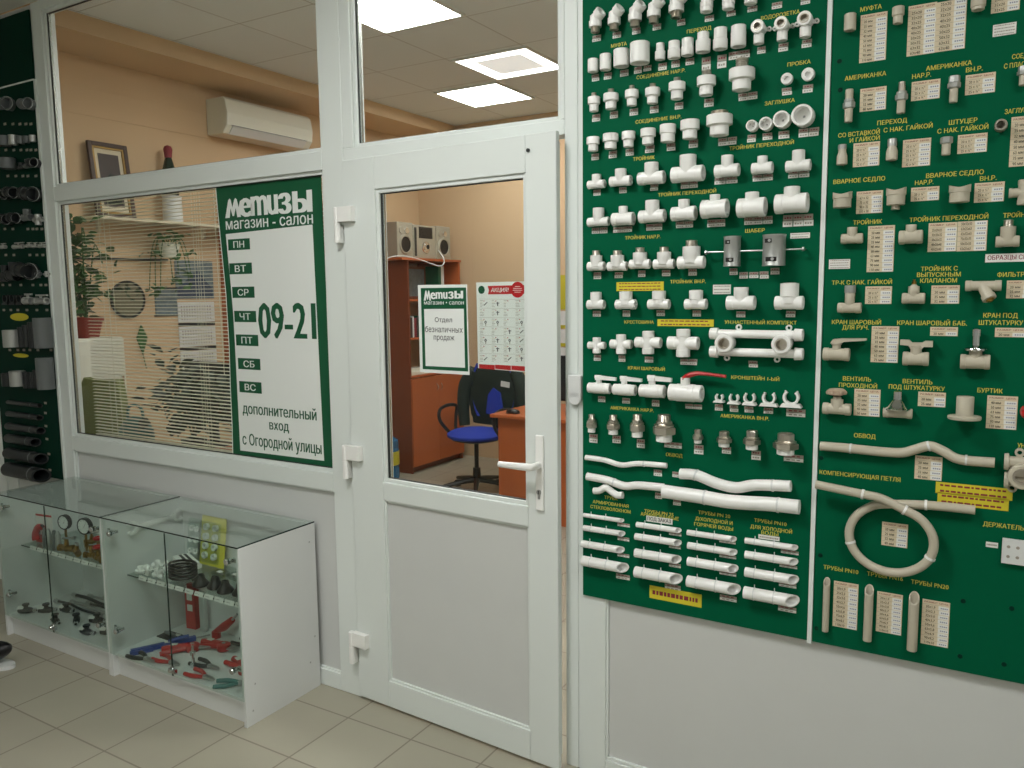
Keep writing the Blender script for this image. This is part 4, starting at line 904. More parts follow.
def f_levervalve(W, H, m, **k):
    r = H*.27; uc = -W*.19; vc = -H/2+r; b = MB(m); bw = W*.62; b.lathe(L3(uc-bw/2, vc, r), U_, tubeprof(bw, r, .7, .2, bw*.2, .93), 24)
    b.lathe(L3(uc+.0, vc, r), V_, [(0, 0), (0, r*.62), (H*.40, r*.62), (H*.41, r*.75), (H*.46, r*.75), (H*.46, 0)], 18)
    l = MB(m); l.prism([L3(uc-W*.14, vc+H*.46, r-.012), L3(uc-W*.08, H*.40, r-.012), L3(uc+W*.1, H*.44, r-.012), L3(W/2, H*.46, r-.008), L3(W/2, H*.38, r-.008), L3(uc+W*.16, H*.30, r-.012), L3(uc+W*.12, vc+H*.46, r-.012)], L3(0, 0, .024)); return [('body', b), ('lever', l)]
fitting('ball_valve', f_levervalve, 'H', (8, 283, 235, 413), 'beige ball valve with long lever to the right, under ДЛЯ РУЧ.', None, BM, cat='valve', w=.03)
def f_butterfly(W, H, m, **k):
    r = H*.27; vc = -H/2+r; b = MB(m); bw = W*.80; b.lathe(L3(-bw/2, vc, r), U_, tubeprof(bw, r, .7, .2, bw*.2, .93), 24); b.lathe(L3(0, vc, r), V_, [(0, 0), (0, r*.72), (H*.42, r*.72), (H*.42, r*.82), (H*.52, r*.8), (H*.52, 0)], 18)
    l = MB(m); l.prism([L3(-W*.5, H*.5, r-.009), L3(-W*.22, H*.5, r-.009), L3(-W*.14, H*.40, r-.009), L3(W*.18, H*.40, r-.009), L3(W*.26, H*.47, r-.009), L3(W*.5, H*.47, r-.009), L3(W*.5, H*.24, r-.009), L3(W*.24, H*.24, r-.009), L3(W*.16, H*.14, r-.009), L3(-W*.16, H*.14, r-.009), L3(-W*.24, H*.28, r-.009), L3(-W*.5, H*.30, r-.009)], L3(0, 0, .018)); return [('body', b), ('butterfly_handle', l)]
fitting('ball_valve', f_butterfly, 'H', (395, 297, 567, 437), 'beige ball valve with butterfly handle, under КРАН ШАРОВЫЙ БАБ.', None, BM, cat='valve', w=.03)
def f_chromevalve(W, H, m, dome=False, **k):
    r = H*(.185 if not dome else .17); vc = -H/2+r; b = MB(m); b.lathe(L3(-W/2, vc, r), U_, tubeprof(W, r, .7, .2, W*.18, .93), 24)
    c = MB('chrome')
    if dome:
        c.lathe(L3(-W*.02, vc+r*.75, r), V_, [(0, 0), (0, W*.46), (H*.03, W*.47), (H*.10, W*.36), (H*.20, W*.27), (H*.30, W*.20), (H*.33, W*.17), (H*.34, W*.155), (H*.60, W*.15), (H*.62, W*.10), (H*.62, 0)], 28)
    else:
        b.lathe(L3(0, vc, r), V_, [(0, 0), (0, r*.8), (H*.27, r*.75), (H*.27, 0)], 18)
        c.lathe(L3(0, vc+H*.26, r), V_, [(0, 0), (0, W*.30), (H*.02, W*.42), (H*.06, W*.44), (H*.075, W*.43), (H*.09, W*.30), (H*.14, W*.18), (H*.15, W*.145), (H*.54, W*.145), (H*.555, W*.12), (H*.555, 0)], 28)
    return [('body', b), ('chrome_cover', c)]
fitting('concealed_valve', f_chromevalve, 'H', (703, 238, 862, 458), 'beige valve with chrome disc and tall chrome tube', None, BM, cat='valve', w=.03)
fitting('concealed_valve', f_chromevalve, 'H', (312, 543, 467, 703), 'beige valve under a wide chrome dome with short tube', None, BM, cat='valve', w=.03, dome=True)
def f_knobvalve(W, H, m, **k):
    r = H*.22; vc = -H/2+r; b = MB(m); b.lathe(L3(-W/2, vc, r), U_, tubeprof(W, r, .7, .2, W*.2, .9), 24); b.lathe(L3(0, vc, r), V_, [(0, 0), (0, W*.22), (H*.36, W*.22), (H*.37, W*.15), (H*.46, W*.14), (H*.46, 0)], 18)
    k_ = MB('knob_beige'); prof = [(0, 0), (0, W*.18), (H*.04, W*.32), (H*.18, W*.34), (H*.24, W*.26), (H*.27, 0)]; k_.lathe(L3(-W*.04, H/2-H*.27, r), V_, prof, 14)
    for i in range(7): a = 2*pi*i/7; k_.ball(L3(-W*.04+W*.33*cos(a), H/2-H*.16, r+W*.33*sin(a)), W*.055, seg=8, sc=(1, 1, 1.5))
    return [('body', b), ('hand_wheel', k_)]
mat('knob_beige', (188, 166, 144), .4)
fitting('stop_valve', f_knobvalve, 'H', (8, 540, 157, 685), 'beige stop valve with ribbed hand wheel, under ПРОХОДНОЙ', None, BM, cat='valve', w=.03)
def f_flange(W, H, m, **k):
    r = W/2; b = MB(m); b.lathe(L3(0, -H/2+.004, r), V_, [(H*.3, 0), (H*.3, r*.42), (0, r*.42), (0, r*.96), (.002, r), (H*.10, r), (H*.12, r*.97), (H*.14, r*.52), (H*.8, r*.52), (H*.82, r*.5), (H*.82, r*.4), (H*.5, r*.4), (H*.5, 0)], 30); return [('body', b)]
fitting('flange_sleeve', f_flange, 'H', (637, 563, 820, 712), 'beige flanged sleeve with wide round foot, under БУРТИК', None, BM)
b = MB('red_plastic'); u, v, W, Hh = bb('H', 1004, 580, 1090, 750, .02); b.lathe((u, FY-.0012, v), (0, -1, 0), [(0, 0), (0, W*.5), (.02, W*.5), (.03, W*.42), (.03, W*.2), (.04, W*.15), (.04, 0)], 20); tag(b.build('red_fitting'), 'dark red round piece cut by the right photo edge', 'pipe fitting')
pipe('I', [(32, 74), (95, 79), (200, 90), (262, 93), (298, 84), (340, 74), (378, 88), (425, 112), (522, 121)], .0125, 'bypass_pipe', 'long beige pipe with a raised hump, under the right ОБВОД', m=BM, ties=(.15, .62, .9))
# loop: straight ends crossing over a full circle
cx, cz = cp('I', 232, 330); rx = (cp('I', 353, 334)[0]-cp('I', 112, 334)[0])/2; rz = (cp('I', 235, 236)[1]-cp('I', 235, 424)[1])/2
a0 = cp('I', 16, 183, .044); a1 = cp('I', 150, 211, .044); aw = cp('I', 200, 222, .044)
a2 = cp('I', 330, 242, .016); a3 = cp('I', 470, 256, .016)
pts = [Vector((a0[0], FY-.044, a0[1])), Vector((a1[0], FY-.044, a1[1])), Vector((aw[0], FY-.044, aw[1]))]
for i in range(0, 15):
    t = i/14; a = radians(72-t*330)
    pts.append(Vector((cx+rx*cos(a), FY-.042+.026*t, cz+rz*sin(a))))
pts += [Vector((a2[0], FY-.016, a2[1])), Vector((a3[0], FY-.016, a3[1]))]
o = Vector((cx, FY-.0012, cz)); root = empty('expansion_loop', o)
b = MB(BM); b.tube([p-o for p in pts], .0115, 16, smooth=4); b.build('pipe_body', root)
for k in (1, 3, 7, 13, 18):
    d = (pts[k+1]-pts[k-1]).normalized()
    q = MB('white_plastic'); q.lathe(pts[k]-o-d*.003, d, [(0, .0112), (0, .0135), (.006, .0135), (.006, .0112), (0, .0112)], 16); q.build('cable_tie', root)
tag(root, 'beige expansion loop of pipe crossing over a full circle', 'pipe')
for i, ((x0, y0, x1, y1), n) in enumerate(zip([(33, 450, 58, 602), (150, 470, 182, 628), (275, 490, 312, 655)], ['thinnest upright beige pipe sample, under ТРУБЫ PN10', 'middle upright beige pipe sample, under ТРУБЫ PN16', 'thickest upright beige pipe sample, under ТРУБЫ PN20'])):
    u, v, W, Hh = bb('I', x0+2, y0, x1-2, y1, .012); r = W/2*.92; b = f_sample(Hh, r, BM, r*2.4)
    b.xf(Matrix(((0, 0, -1, 0), (0, 1, 0, 0), (1, 0, 0, 0), (0, 0, 0, 1)))); b.xf(Matrix.Translation((0, 0, -Hh/2)))
    tag(b.build('pipe_sample', loc=(u, FY-.0012, v)), n, 'pipe sample', 'upright beige pipe samples')
wallkit('I', 552, 124, 700, 176, 124, 176, [(603, 158, .03)], BM, 'beige twin-tube wall kit cut by the right photo edge', .018)
u, v, W, Hh = bb('I', 545, 342, 680, 412, .0); b = MB('laminate'); b.span((u-W/2, FY-.012, v-Hh/2), (u+W/2, FY-.0012, v+Hh/2))
for i in range(3):
    for j in range(2): b.lathe((u-W/2+W*(.14+.2*i), FY-.012, v+Hh*(.2-.4*j)), (0, -1, 0), [(0, 0), (0, .004), (.001, .004), (.001, 0)], 10, 'tag_grey')
tag(b.build('holder_plate', bevel=.002, smooth=False), 'pale rectangular holder plate with small holes, under ДЕРЖАТЕЛЬ', 'plate')
for cr, pts_ in (('F', [(98, 308), (102, 452)]), ('I', [(32, 108), (30, 385), (18, 592), (436, 515), (574, 536), (427, 672), (552, 695)])):
    for x, y in pts_:
        q = cp(cr, x, y); b = MB('board_dark_green'); b.lathe((q[0], FY-.0001, q[1]), (0, -1, 0), [(0, 0), (0, .006), (.001, .006), (.002, .003), (.002, 0)], 12); b.build('fixing_screw', BB)

# ---------------- grey fittings of the left-hand board
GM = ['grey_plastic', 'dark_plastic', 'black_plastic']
def lf_at(px, py, w=.03): p = pix(px, py, Y=FY-w); return p.x, p.z
def f_lring(r, m, L):     # elbow whose open mouth faces out
    b = MB(m); rr = r
    d = Vector((.55, -1, 0)).normalized(); b.lathe((0, -.002, 0), d, [(0, 0), (0, rr*.9), (.02, rr*.9), (.022, rr*1.0), (.042, rr), (.044, rr*.95), (.044, rr*.80), (.01, rr*.78), (.01, 0)], 22)
    b.lathe(d*.0435, d, [(0, rr*.80), (.0012, rr*.81), (.0018, rr*.9), (.0012, rr*.99), (0, rr), (0, rr*.80)], 22, 'laminate_edge')
    b.lathe((0, -rr*.86-.002, 0), Vector((-1, 0, .15)), [(0, 0), (0, rr*.8), (L*.6, rr*.8), (L*.62, rr*.92), (L, rr*.92), (L, rr*.7), (L*.8, rr*.7), (L*.8, 0)], 18)
    return b
LB = []
def left(kind, b, px, py, label, w=.0, cat='pipe fitting'):
    x, z = lf_at(px, py, w); tag(b.build(kind, loc=(x, FY-.0012, z)), label, cat, 'grey fittings on the left board')
ROWN = ['top', 'second', 'third', 'fourth', 'fifth', 'sixth', 'seventh', 'eighth', 'ninth', 'tenth', 'eleventh']
def posn(i, n): return 'leftmost' if i == 0 else ('rightmost' if i == n-1 else ORD[i]+' from left')
def lsz(px, py, w, h): # pixel size to metres on the board
    a = lf_at(px-w/2, py); b_ = lf_at(px+w/2, py); c = lf_at(px, py-h/2); d = lf_at(px, py+h/2); return b_[0]-a[0], c[1]-d[1]
def lrow(rown, items):
    n = len(items)
    for i, it in enumerate(items):
        t, x0, y0, x1, y1, m = it; W, Hh = lsz((x0+x1)/2, (y0+y1)/2, x1-x0, y1-y0); cx_, cy_ = (x0+x1)/2, (y0+y1)/2
        look = {'e': 'dark round-mouthed elbow', 'c': 'grey pipe coupling', 't': 'dark pipe tee', 'v': 'small steel valve', 'x': 'small pale fitting', 'r': 'dark ring clip'}[t]
        lab = '%s, %s in the %s row of the left board' % (look, posn(i, n), ROWN[rown])
        if t == 'e': left('elbow', f_lring(Hh/2, m, Hh), cx_-1, cy_, lab, .03)
        elif t == 'c': b = f_coupling(W, Hh, m)[0][1]; left('coupling', b, cx_, cy_, lab, W/2)
        elif t == 't': b = f_tee(W, Hh, m, .6, .5)[0][1]; left('tee', b, cx_, cy_, lab, .03)
        elif t == 'x': b = f_cross(W, Hh, m)[0][1]; left('cross', b, cx_, cy_, lab, .02)
        elif t == 'r': b = f_clip(W, Hh, m)[0][1]; left('pipe_clip', b, cx_, cy_, lab, .02)
        elif t == 'v':
            b = MB(m); b.lathe(L3(-W/2, -Hh*.15, Hh*.35), U_, tubeprof(W, Hh*.33, .7, .2, W*.2, .85), 16); b.lathe(L3(0, -Hh*.15, Hh*.35), V_, solidprof(Hh*.5, Hh*.12), 10); b.box(L3(W*.1, Hh*.38, Hh*.35), (W*.9, Hh*.2, Hh*.16)); left('valve', b, cx_, cy_, lab, .02)
g0, g1, g2 = GM
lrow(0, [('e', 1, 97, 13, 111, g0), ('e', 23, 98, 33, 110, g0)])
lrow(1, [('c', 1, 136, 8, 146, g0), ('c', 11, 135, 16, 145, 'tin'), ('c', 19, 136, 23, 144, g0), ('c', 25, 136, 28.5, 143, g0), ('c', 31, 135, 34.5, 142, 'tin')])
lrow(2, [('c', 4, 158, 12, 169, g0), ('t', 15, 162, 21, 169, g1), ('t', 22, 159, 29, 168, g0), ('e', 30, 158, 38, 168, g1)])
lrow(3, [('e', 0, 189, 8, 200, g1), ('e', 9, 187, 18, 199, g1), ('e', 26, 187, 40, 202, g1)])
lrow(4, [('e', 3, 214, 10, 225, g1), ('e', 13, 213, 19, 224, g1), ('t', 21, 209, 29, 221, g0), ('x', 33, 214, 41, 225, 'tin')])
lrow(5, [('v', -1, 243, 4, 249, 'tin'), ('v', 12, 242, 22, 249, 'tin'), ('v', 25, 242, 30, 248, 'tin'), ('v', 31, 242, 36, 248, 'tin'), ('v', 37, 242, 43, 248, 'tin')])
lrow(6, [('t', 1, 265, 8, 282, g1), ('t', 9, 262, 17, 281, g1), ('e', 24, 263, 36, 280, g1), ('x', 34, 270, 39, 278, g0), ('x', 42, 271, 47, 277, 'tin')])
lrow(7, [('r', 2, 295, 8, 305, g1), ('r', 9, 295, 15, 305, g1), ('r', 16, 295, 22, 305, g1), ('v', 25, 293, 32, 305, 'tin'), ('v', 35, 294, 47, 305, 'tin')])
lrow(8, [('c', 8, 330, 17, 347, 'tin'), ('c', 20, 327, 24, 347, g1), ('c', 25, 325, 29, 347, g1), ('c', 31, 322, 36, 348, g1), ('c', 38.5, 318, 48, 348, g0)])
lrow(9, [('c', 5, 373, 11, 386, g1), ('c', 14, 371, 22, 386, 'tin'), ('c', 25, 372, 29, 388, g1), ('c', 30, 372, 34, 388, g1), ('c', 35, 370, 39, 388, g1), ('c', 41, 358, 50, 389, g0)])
for i, (y, xe, r) in enumerate([(402, 41, .011), (413.5, 41, .015), (426, 42, .019), (438, 37, .023), (453, 43, .030), (469, 44, .038)]):
    x0_, z = lf_at(8, y, r); x1_, _ = lf_at(xe, y, r); L = x1_-x0_; root = empty('pipe_sample', (x0_, FY-.0012, z))
    f_sample(L, r, 'dark_plastic', r*1.4).build('pipe_body', root)
    q = MB('grey_plastic'); q.lathe(L3(L*.72, 0, r), U_, [(0, r*.99), (0, r*1.06), (.006, r*1.06), (.006, r*.99), (0, r*.99)], 18); q.build('cable_tie', root)
    tag(root, 'dark grey pipe sample, %s on the left board' % ['thinnest at the top', 'second from top', 'third from top', 'fourth from top', 'fifth from top', 'thickest at the bottom'][i], 'pipe sample', 'dark pipe samples on the left board')
tb = MB('tag_grey')
for y, xs in ((124, (5, 13, 20, 26, 31)), (150, (6, 14, 21, 27, 31, 36)), (176, (8, 16, 23, 28, 36)), (229, (5, 13, 28, 33, 37, 42)), (255, (6, 14, 30, 37, 43)), (285, (3, 10, 21, 33, 41, 46)), (310, (4, 11, 18, 27, 37, 47)), (350, (10, 18, 24, 30, 38, 51)), (403, (45.5,)), (413, (45.5,)), (426, (46,)), (439, (47,)), (454, (49,)), (470, (50,))):
    for x in xs: p = pix(x, y, Y=FY); tb.span((p.x-.012, FY-.001, p.z-.006), (p.x+.012, FY-.0001, p.z+.006))
o = tb.build('price_tag', BL, smooth=False); o['kind'] = 'stuff'
for a, c_ in (((10, 313), (29, 321)), ((13, 353), (29, 358))):
    p, q = pix(*a, Y=FY), pix(*c_, Y=FY); n = MB('yellow_paper'); n.lathe(((p.x+q.x)/2, FY-.0001, (p.z+q.z)/2), (0, -1, 0), [(0, 0), (0, 1), (.0012, 1), (.0012, 0)], 20)
    n.v = [Vector(((v_.x-(p.x+q.x)/2)*(q.x-p.x)/2+(p.x+q.x)/2, v_.y, (v_.z-(p.z+q.z)/2)*(p.z-q.z)/2+(p.z+q.z)/2)) for v_ in n.v]; n.build('yellow_note', BL, smooth=False)

# ================================================================ POSTERS ON THE GLASS
CR['S'] = (200, 160, 2.4); SW = -(.0275+.008)       # window sign: on the outside of the glass
def signbox(x0, y0, x1, y1): return bb('S', x0, y0, x1, y1, w=SW)
def sp(x, y): return cp('S', x, y, SW)
sy = .0275
def splane(outline, m, y, th=.001):
    b = MB(m); b.prism([(q[0], y, q[1]) for q in outline], (0, th, 0)); return b
LFT = [(38, 62), (44, 130), (51, 200), (57, 260), (63, 320), (67, 385), (71, 450), (74, 550), (78, 640), (80, 715)]
out = [sp(*q) for q in LFT]+[sp(322, 748), sp(290, 33)]
S0 = splane(out, 'sign_green', sy).build('window_sign', smooth=False)
inn = [sp(*q) for q in [(62, 178), (68, 240), (74, 300), (80, 370), (84, 440), (89, 540), (97, 697), (298, 722), (270, 155)]]
splane(inn, 'sign_white', sy-.0006, .0005).build('white_field', S0, smooth=False)
eb = MB('sign_white')
for a, b_ in zip(LFT, LFT[1:]):
    p, q = sp(*a), sp(*b_); eb.prism([(p[0]-.004, sy, p[1]), (p[0], sy, p[1]), (q[0], sy, q[1]), (q[0]-.004, sy, q[1])], (0, -.0006, 0))
eb.build('white_edge', S0, smooth=False)
def slabel(s, x0, y0, x1, y1, m, y=sy-.0012, bold=.03, capf=1.0, **k):
    u, v, W, Hh = signbox(x0, y0, x1, y1); return text_mesh(s, 'sign_lettering', m, S0, (u, y, v), width=W, height=k.pop('h', None) or Hh*capf, bold=bold, **k)
def m_logo(parent, c, W, Hh, R, y_off, m='sign_white', name='logo_letter'):
    """wide spread capital M with two narrow peaks"""
    pts = [(-.5, -.5), (-.26, .42), (-.17, .5), (-.10, .42), (-.02, .02), (.12, .42), (.20, .5), (.28, .42), (.5, -.5), (.27, -.5), (.19, .0), (.07, -.42), (-.03, -.42), (-.14, .0), (-.22, -.5)]
    b = MB(m); N = Vector(R).cross(Vector((0, 0, 1)))
    b.prism([Vector(c)+Vector(R)*(x*W)+Vector((0, 0, y*Hh)) for x, y in pts], N*.0004); b.build(name, parent, smooth=False)
u, v, W, Hh = signbox(60, 90, 98, 140); m_logo(S0, (u, sy-.0008, v), W, Hh*.93, (1, 0, 0), 0)
slabel('e', 93, 90, 126, 138, 'sign_white', bold=.05, h=.076); slabel('mu', 122, 84, 188, 133, 'sign_white', bold=.04, h=.080, space=.9); slabel('з', 187, 80, 220, 128, 'sign_white', bold=.05, h=.082); slabel('ы', 222, 73, 270, 126, 'sign_white', bold=.05, h=.084)
slabel('магазин - салон', 62, 136, 272, 163, 'sign_white', bold=.012, h=.036)
for s_, bx in zip(['ПН', 'ВТ', 'СР', 'ЧТ', 'ПТ', 'СБ', 'ВС'], [(68, 188, 120, 217), (71, 246, 125, 275), (78, 303, 131, 332), (83, 361, 135, 390), (87, 418, 140, 447), (92, 475, 145, 504), (95, 531, 148, 560)]):
    u, v, W, Hh = signbox(*bx); b = MB('sign_green'); b.span((u-W/2, sy-.0012, v-Hh*.46), (u+W/2, sy-.0005, v+Hh*.46)); b.build('day_box', S0, smooth=False)
    text_mesh(s_, 'sign_lettering', 'sign_white', S0, (u, sy-.0018, v), width=W*.5, height=Hh*.55, bold=.015)
slabel('09-21', 140, 354, 279, 418, 'sign_green', bold=.035, h=.145)
slabel('дополнительный', 103, 592, 280, 619, 'sign_green', bold=.024, h=.058); slabel('вход', 167, 630, 214, 655, 'sign_green', bold=.024, h=.040); slabel('с Огородной улицы', 103, 667, 292, 700, 'sign_green', bold=.024, h=.066)
tag(S0, 'large green and white opening-hours sign, 09-21, on the left window', 'sign')

# papers on the door's glass, laid out in the door leaf's own plane
MI = Matrix.Translation((-2.095, -.012, 0)) @ Matrix.Rotation(-TH, 4, 'Z'); MInv = MI.inverted()
def dpix(px, py, y=.024):
    a = MInv @ EYE; v = MInv.to_3x3() @ ((px-512)*RT - (py-384)*UP + F_PX*FW); t = (y-a.y)/v.y; p = a+v*t; return p.x, p.z
def on_door(o): o.location = MI.translation; o.rotation_euler = (0, 0, -TH); return o
def dpoly(pts, m, y, th, name, parent=None, k=(365, 280, 6.4), top=False):
    b = MB(m); b.prism([(dpix(k[0]+x/k[2], k[1]+yy/k[2], y)[0], y, dpix(k[0]+x/k[2], k[1]+yy/k[2], y)[1]) for x, yy in pts], (0, th, 0)); return b.build(name, parent, smooth=False)
def dtext(s, x0, y0, x1, y1, m, y, parent, k=(365, 280, 6.4), bold=.02, **kw):
    a = dpix(k[0]+x0/k[2], k[1]+(y0+y1)/2/k[2], y); b = dpix(k[0]+x1/k[2], k[1]+(y0+y1)/2/k[2], y); c = dpix(k[0]+(x0+x1)/2/k[2], k[1]+y0/k[2], y); d = dpix(k[0]+(x0+x1)/2/k[2], k[1]+y1/k[2], y)
    return text_mesh(s, 'sign_lettering', m, parent, ((a[0]+b[0])/2, y, (c[1]+d[1])/2), width=b[0]-a[0], height=(c[1]-d[1])*.95, bold=bold, **kw)
ds = on_door(dpoly([(338, 32), (648, 28), (665, 608), (353, 590)], 'sign_white', .022, .004, 'door_sign'))
dpoly([(357, 52), (646, 48), (660, 586), (370, 570)], 'sign_green', .0215, .0004, 'green_field', ds)
dpoly([(378, 186), (632, 184), (640, 562), (388, 550)], 'sign_white', .0211, .0003, 'white_field', ds)
c_ = dpix(365+399/6.4, 280+99/6.4, .0211); m_logo(ds, (c_[0], .0211, c_[1]), .034, .036, (1, 0, 0), 0)
dtext('e', 418, 78, 452, 124, 'sign_white', .0208, ds, bold=.05); dtext('mu', 452, 76, 528, 122, 'sign_white', .0208, ds, bold=.04); dtext('з', 532, 72, 568, 122, 'sign_white', .0208, ds, bold=.05); dtext('ы', 572, 68, 628, 120, 'sign_white', .0208, ds, bold=.05)
dtext('магазин • салон', 378, 136, 632, 158, 'sign_white', .0208, ds, bold=.01)
dtext('Отдел', 447, 238, 557, 277, 'ink', .0206, ds, bold=0); dtext('безналичных', 385, 295, 625, 337, 'ink', .0206, ds, bold=0); dtext('продаж', 440, 356, 572, 396, 'ink', .0206, ds, bold=0)
tag(ds, 'small green-framed white notice about cashless sales, on the door glass', 'sign')
PK = (465, 270, 6.4)
po = on_door(dpoly([(72, 80), (400, 72), (404, 655), (84, 628)], 'sign_white', .0355, .001, 'promotion_poster', k=PK))
dpoly([(145, 102), (393, 96), (394, 152), (147, 156), (153, 129)], 'red', .0350, .0003, 'red_banner', po, k=PK); dtext('АКЦИЯ!', 164, 113, 280, 147, 'sign_white', .0347, po, k=PK, bold=.02, shear=.2)
for (x, y, r, m, nm) in ((105, 127, .0135, 'sign_green', 'green_disc'), (336, 126, .0260, 'red', 'red_badge')):
    c_ = dpix(465+x/6.4, 270+y/6.4, .0345); b = MB(m); b.lathe((c_[0], .0352, c_[1]), (0, -1, 0), [(0, 0), (0, r), (.0012 if r > .02 else .0008, r), (.0012 if r > .02 else .0008, 0)], 24); b.build(nm, po)
for i, w_ in enumerate((.5, .8, .9, .6)):
    dpoly([(336-34*w_, 104+12*i), (336+34*w_, 104+12*i), (336+34*w_, 107+12*i), (336-34*w_, 107+12*i)], 'sign_white', .0337, .0002, 'badge_line', po, k=PK)
for a in ((90, 602, 190, 634), (193, 606, 293, 638), (297, 612, 400, 645)): dpoly([(a[0], a[1]), (a[2], a[1]+6), (a[2], a[3]+4), (a[0], a[3]-6)], 'red', .0350, .0003, 'red_footer', po, k=PK)
random.seed(9); g = MB('ink')
def dp_(x, y): return dpix(465+x/6.4, 270+y/6.4, .035)
for r_, y0 in enumerate((185, 243, 303, 362, 418, 475, 535)):
    a, b_ = dp_(90, y0), dp_(398, y0+4); g.prism([(a[0], .0350, a[1]), (b_[0], .0350, b_[1]), (b_[0], .0350, b_[1]-.0006), (a[0], .0350, a[1]-.0006)], (0, .0004, 0), 'tag_grey')
    for c0 in range(4):
        xx = 92+c0*76; yy = y0+6
        p = dp_(xx, yy); w_ = .020
        for q in range(5):
            g.span((p[0]+.002, .0350, p[1]-.002-q*.005-.0012), (p[0]+.002+random.uniform(.008, .018), .0352, p[1]-.002-q*.005), 'tag_grey' if q != 1 else 'tan_paper')
        if random.random() < .75:
            px_, pz = p[0]+.026, p[1]-.013; k = random.choice((0, 1, 2))
            if k == 0: g.lathe((px_, .0350, pz), (0, -1, 0), [(0, .002), (0, .005), (.0003, .005), (.0003, .002), (0, .002)], 10, 'grey_plastic'); g.span((px_-.001, .0348, pz-.012), (px_+.002, .0352, pz-.004), 'tag_grey')
            elif k == 1: g.span((px_-.002, .0348, pz-.008), (px_+.002, .0352, pz+.006), 'grey_plastic'); g.span((px_-.006, .0348, pz+.001), (px_+.007, .0352, pz+.003), 'ink')
            else: g.prism([(px_-.008, .0350, pz-.004), (px_+.006, .0350, pz+.006), (px_+.008, .0350, pz+.004), (px_-.006, .0350, pz-.007)], (0, .0003, 0), 'grey_plastic')
        g.lathe((p[0]+.019, .0352, p[1]-.004), (0, -1, 0), [(0, 0), (0, .0018), (.0004, .0018), (.0004, 0)], 8, 'red')
g.build('product_grid', po, smooth=False)
tag(po, 'white promotion poster with red banner reading АКЦИЯ!, behind the door glass', 'poster')

# ================================================================ VENETIAN BLIND
vb = empty('venetian_blind', (-3.075, .094, 2.118))
b = MB('blind'); n = 71; sp_ = .0166
for i in range(n):
    z = -.03-sp_*i; W2 = .852; prof = [(-.012, -.0012), (-.006, .0004), (0, .001), (.006, .0004), (.012, -.0012)]
    vs = []; 
    for x in (-W2, W2):
        for (y, zz) in prof: vs.append((x, y, z+zz+y*.04))
        for (y, zz) in reversed(prof): vs.append((x, y, z+zz+y*.04-.0004))
    k = len(prof)*2; b.add(vs, [tuple(range(k)), tuple(range(2*k-1, k-1, -1))]+[(q, (q+1) % k, k+(q+1) % k, k+q) for q in range(k)])
b.build('slats', vb, smooth=False)
b = MB('blind'); b.span((-.855, -.016, -.022), (.855, .016, .004)); b.build('head_rail', vb, smooth=False, bevel=.002)
b = MB('blind'); b.span((-.852, -.012, -.03-sp_*n-.004), (.852, .012, -.03-sp_*n+.004)); b.build('bottom_rail', vb, smooth=False, bevel=.002)
for x in (-.70, -.655, .0, .02, .30, .60, .78):
    for y in (-.0135, .0135):
        b = MB('blind'); b.tube([(x, y, -.02), (x, y, -.03-sp_*n)], .0009, 6); b.build('ladder_cord', vb)
b = MB('blind'); b.tube([(.16, -.022, -.02), (.165, -.024, -.4), (.17, -.022, -.86)], .0016, 6, smooth=3); b.build('pull_cord', vb)
tag(vb, 'beige venetian blind with open slats, behind the left window', 'blind')

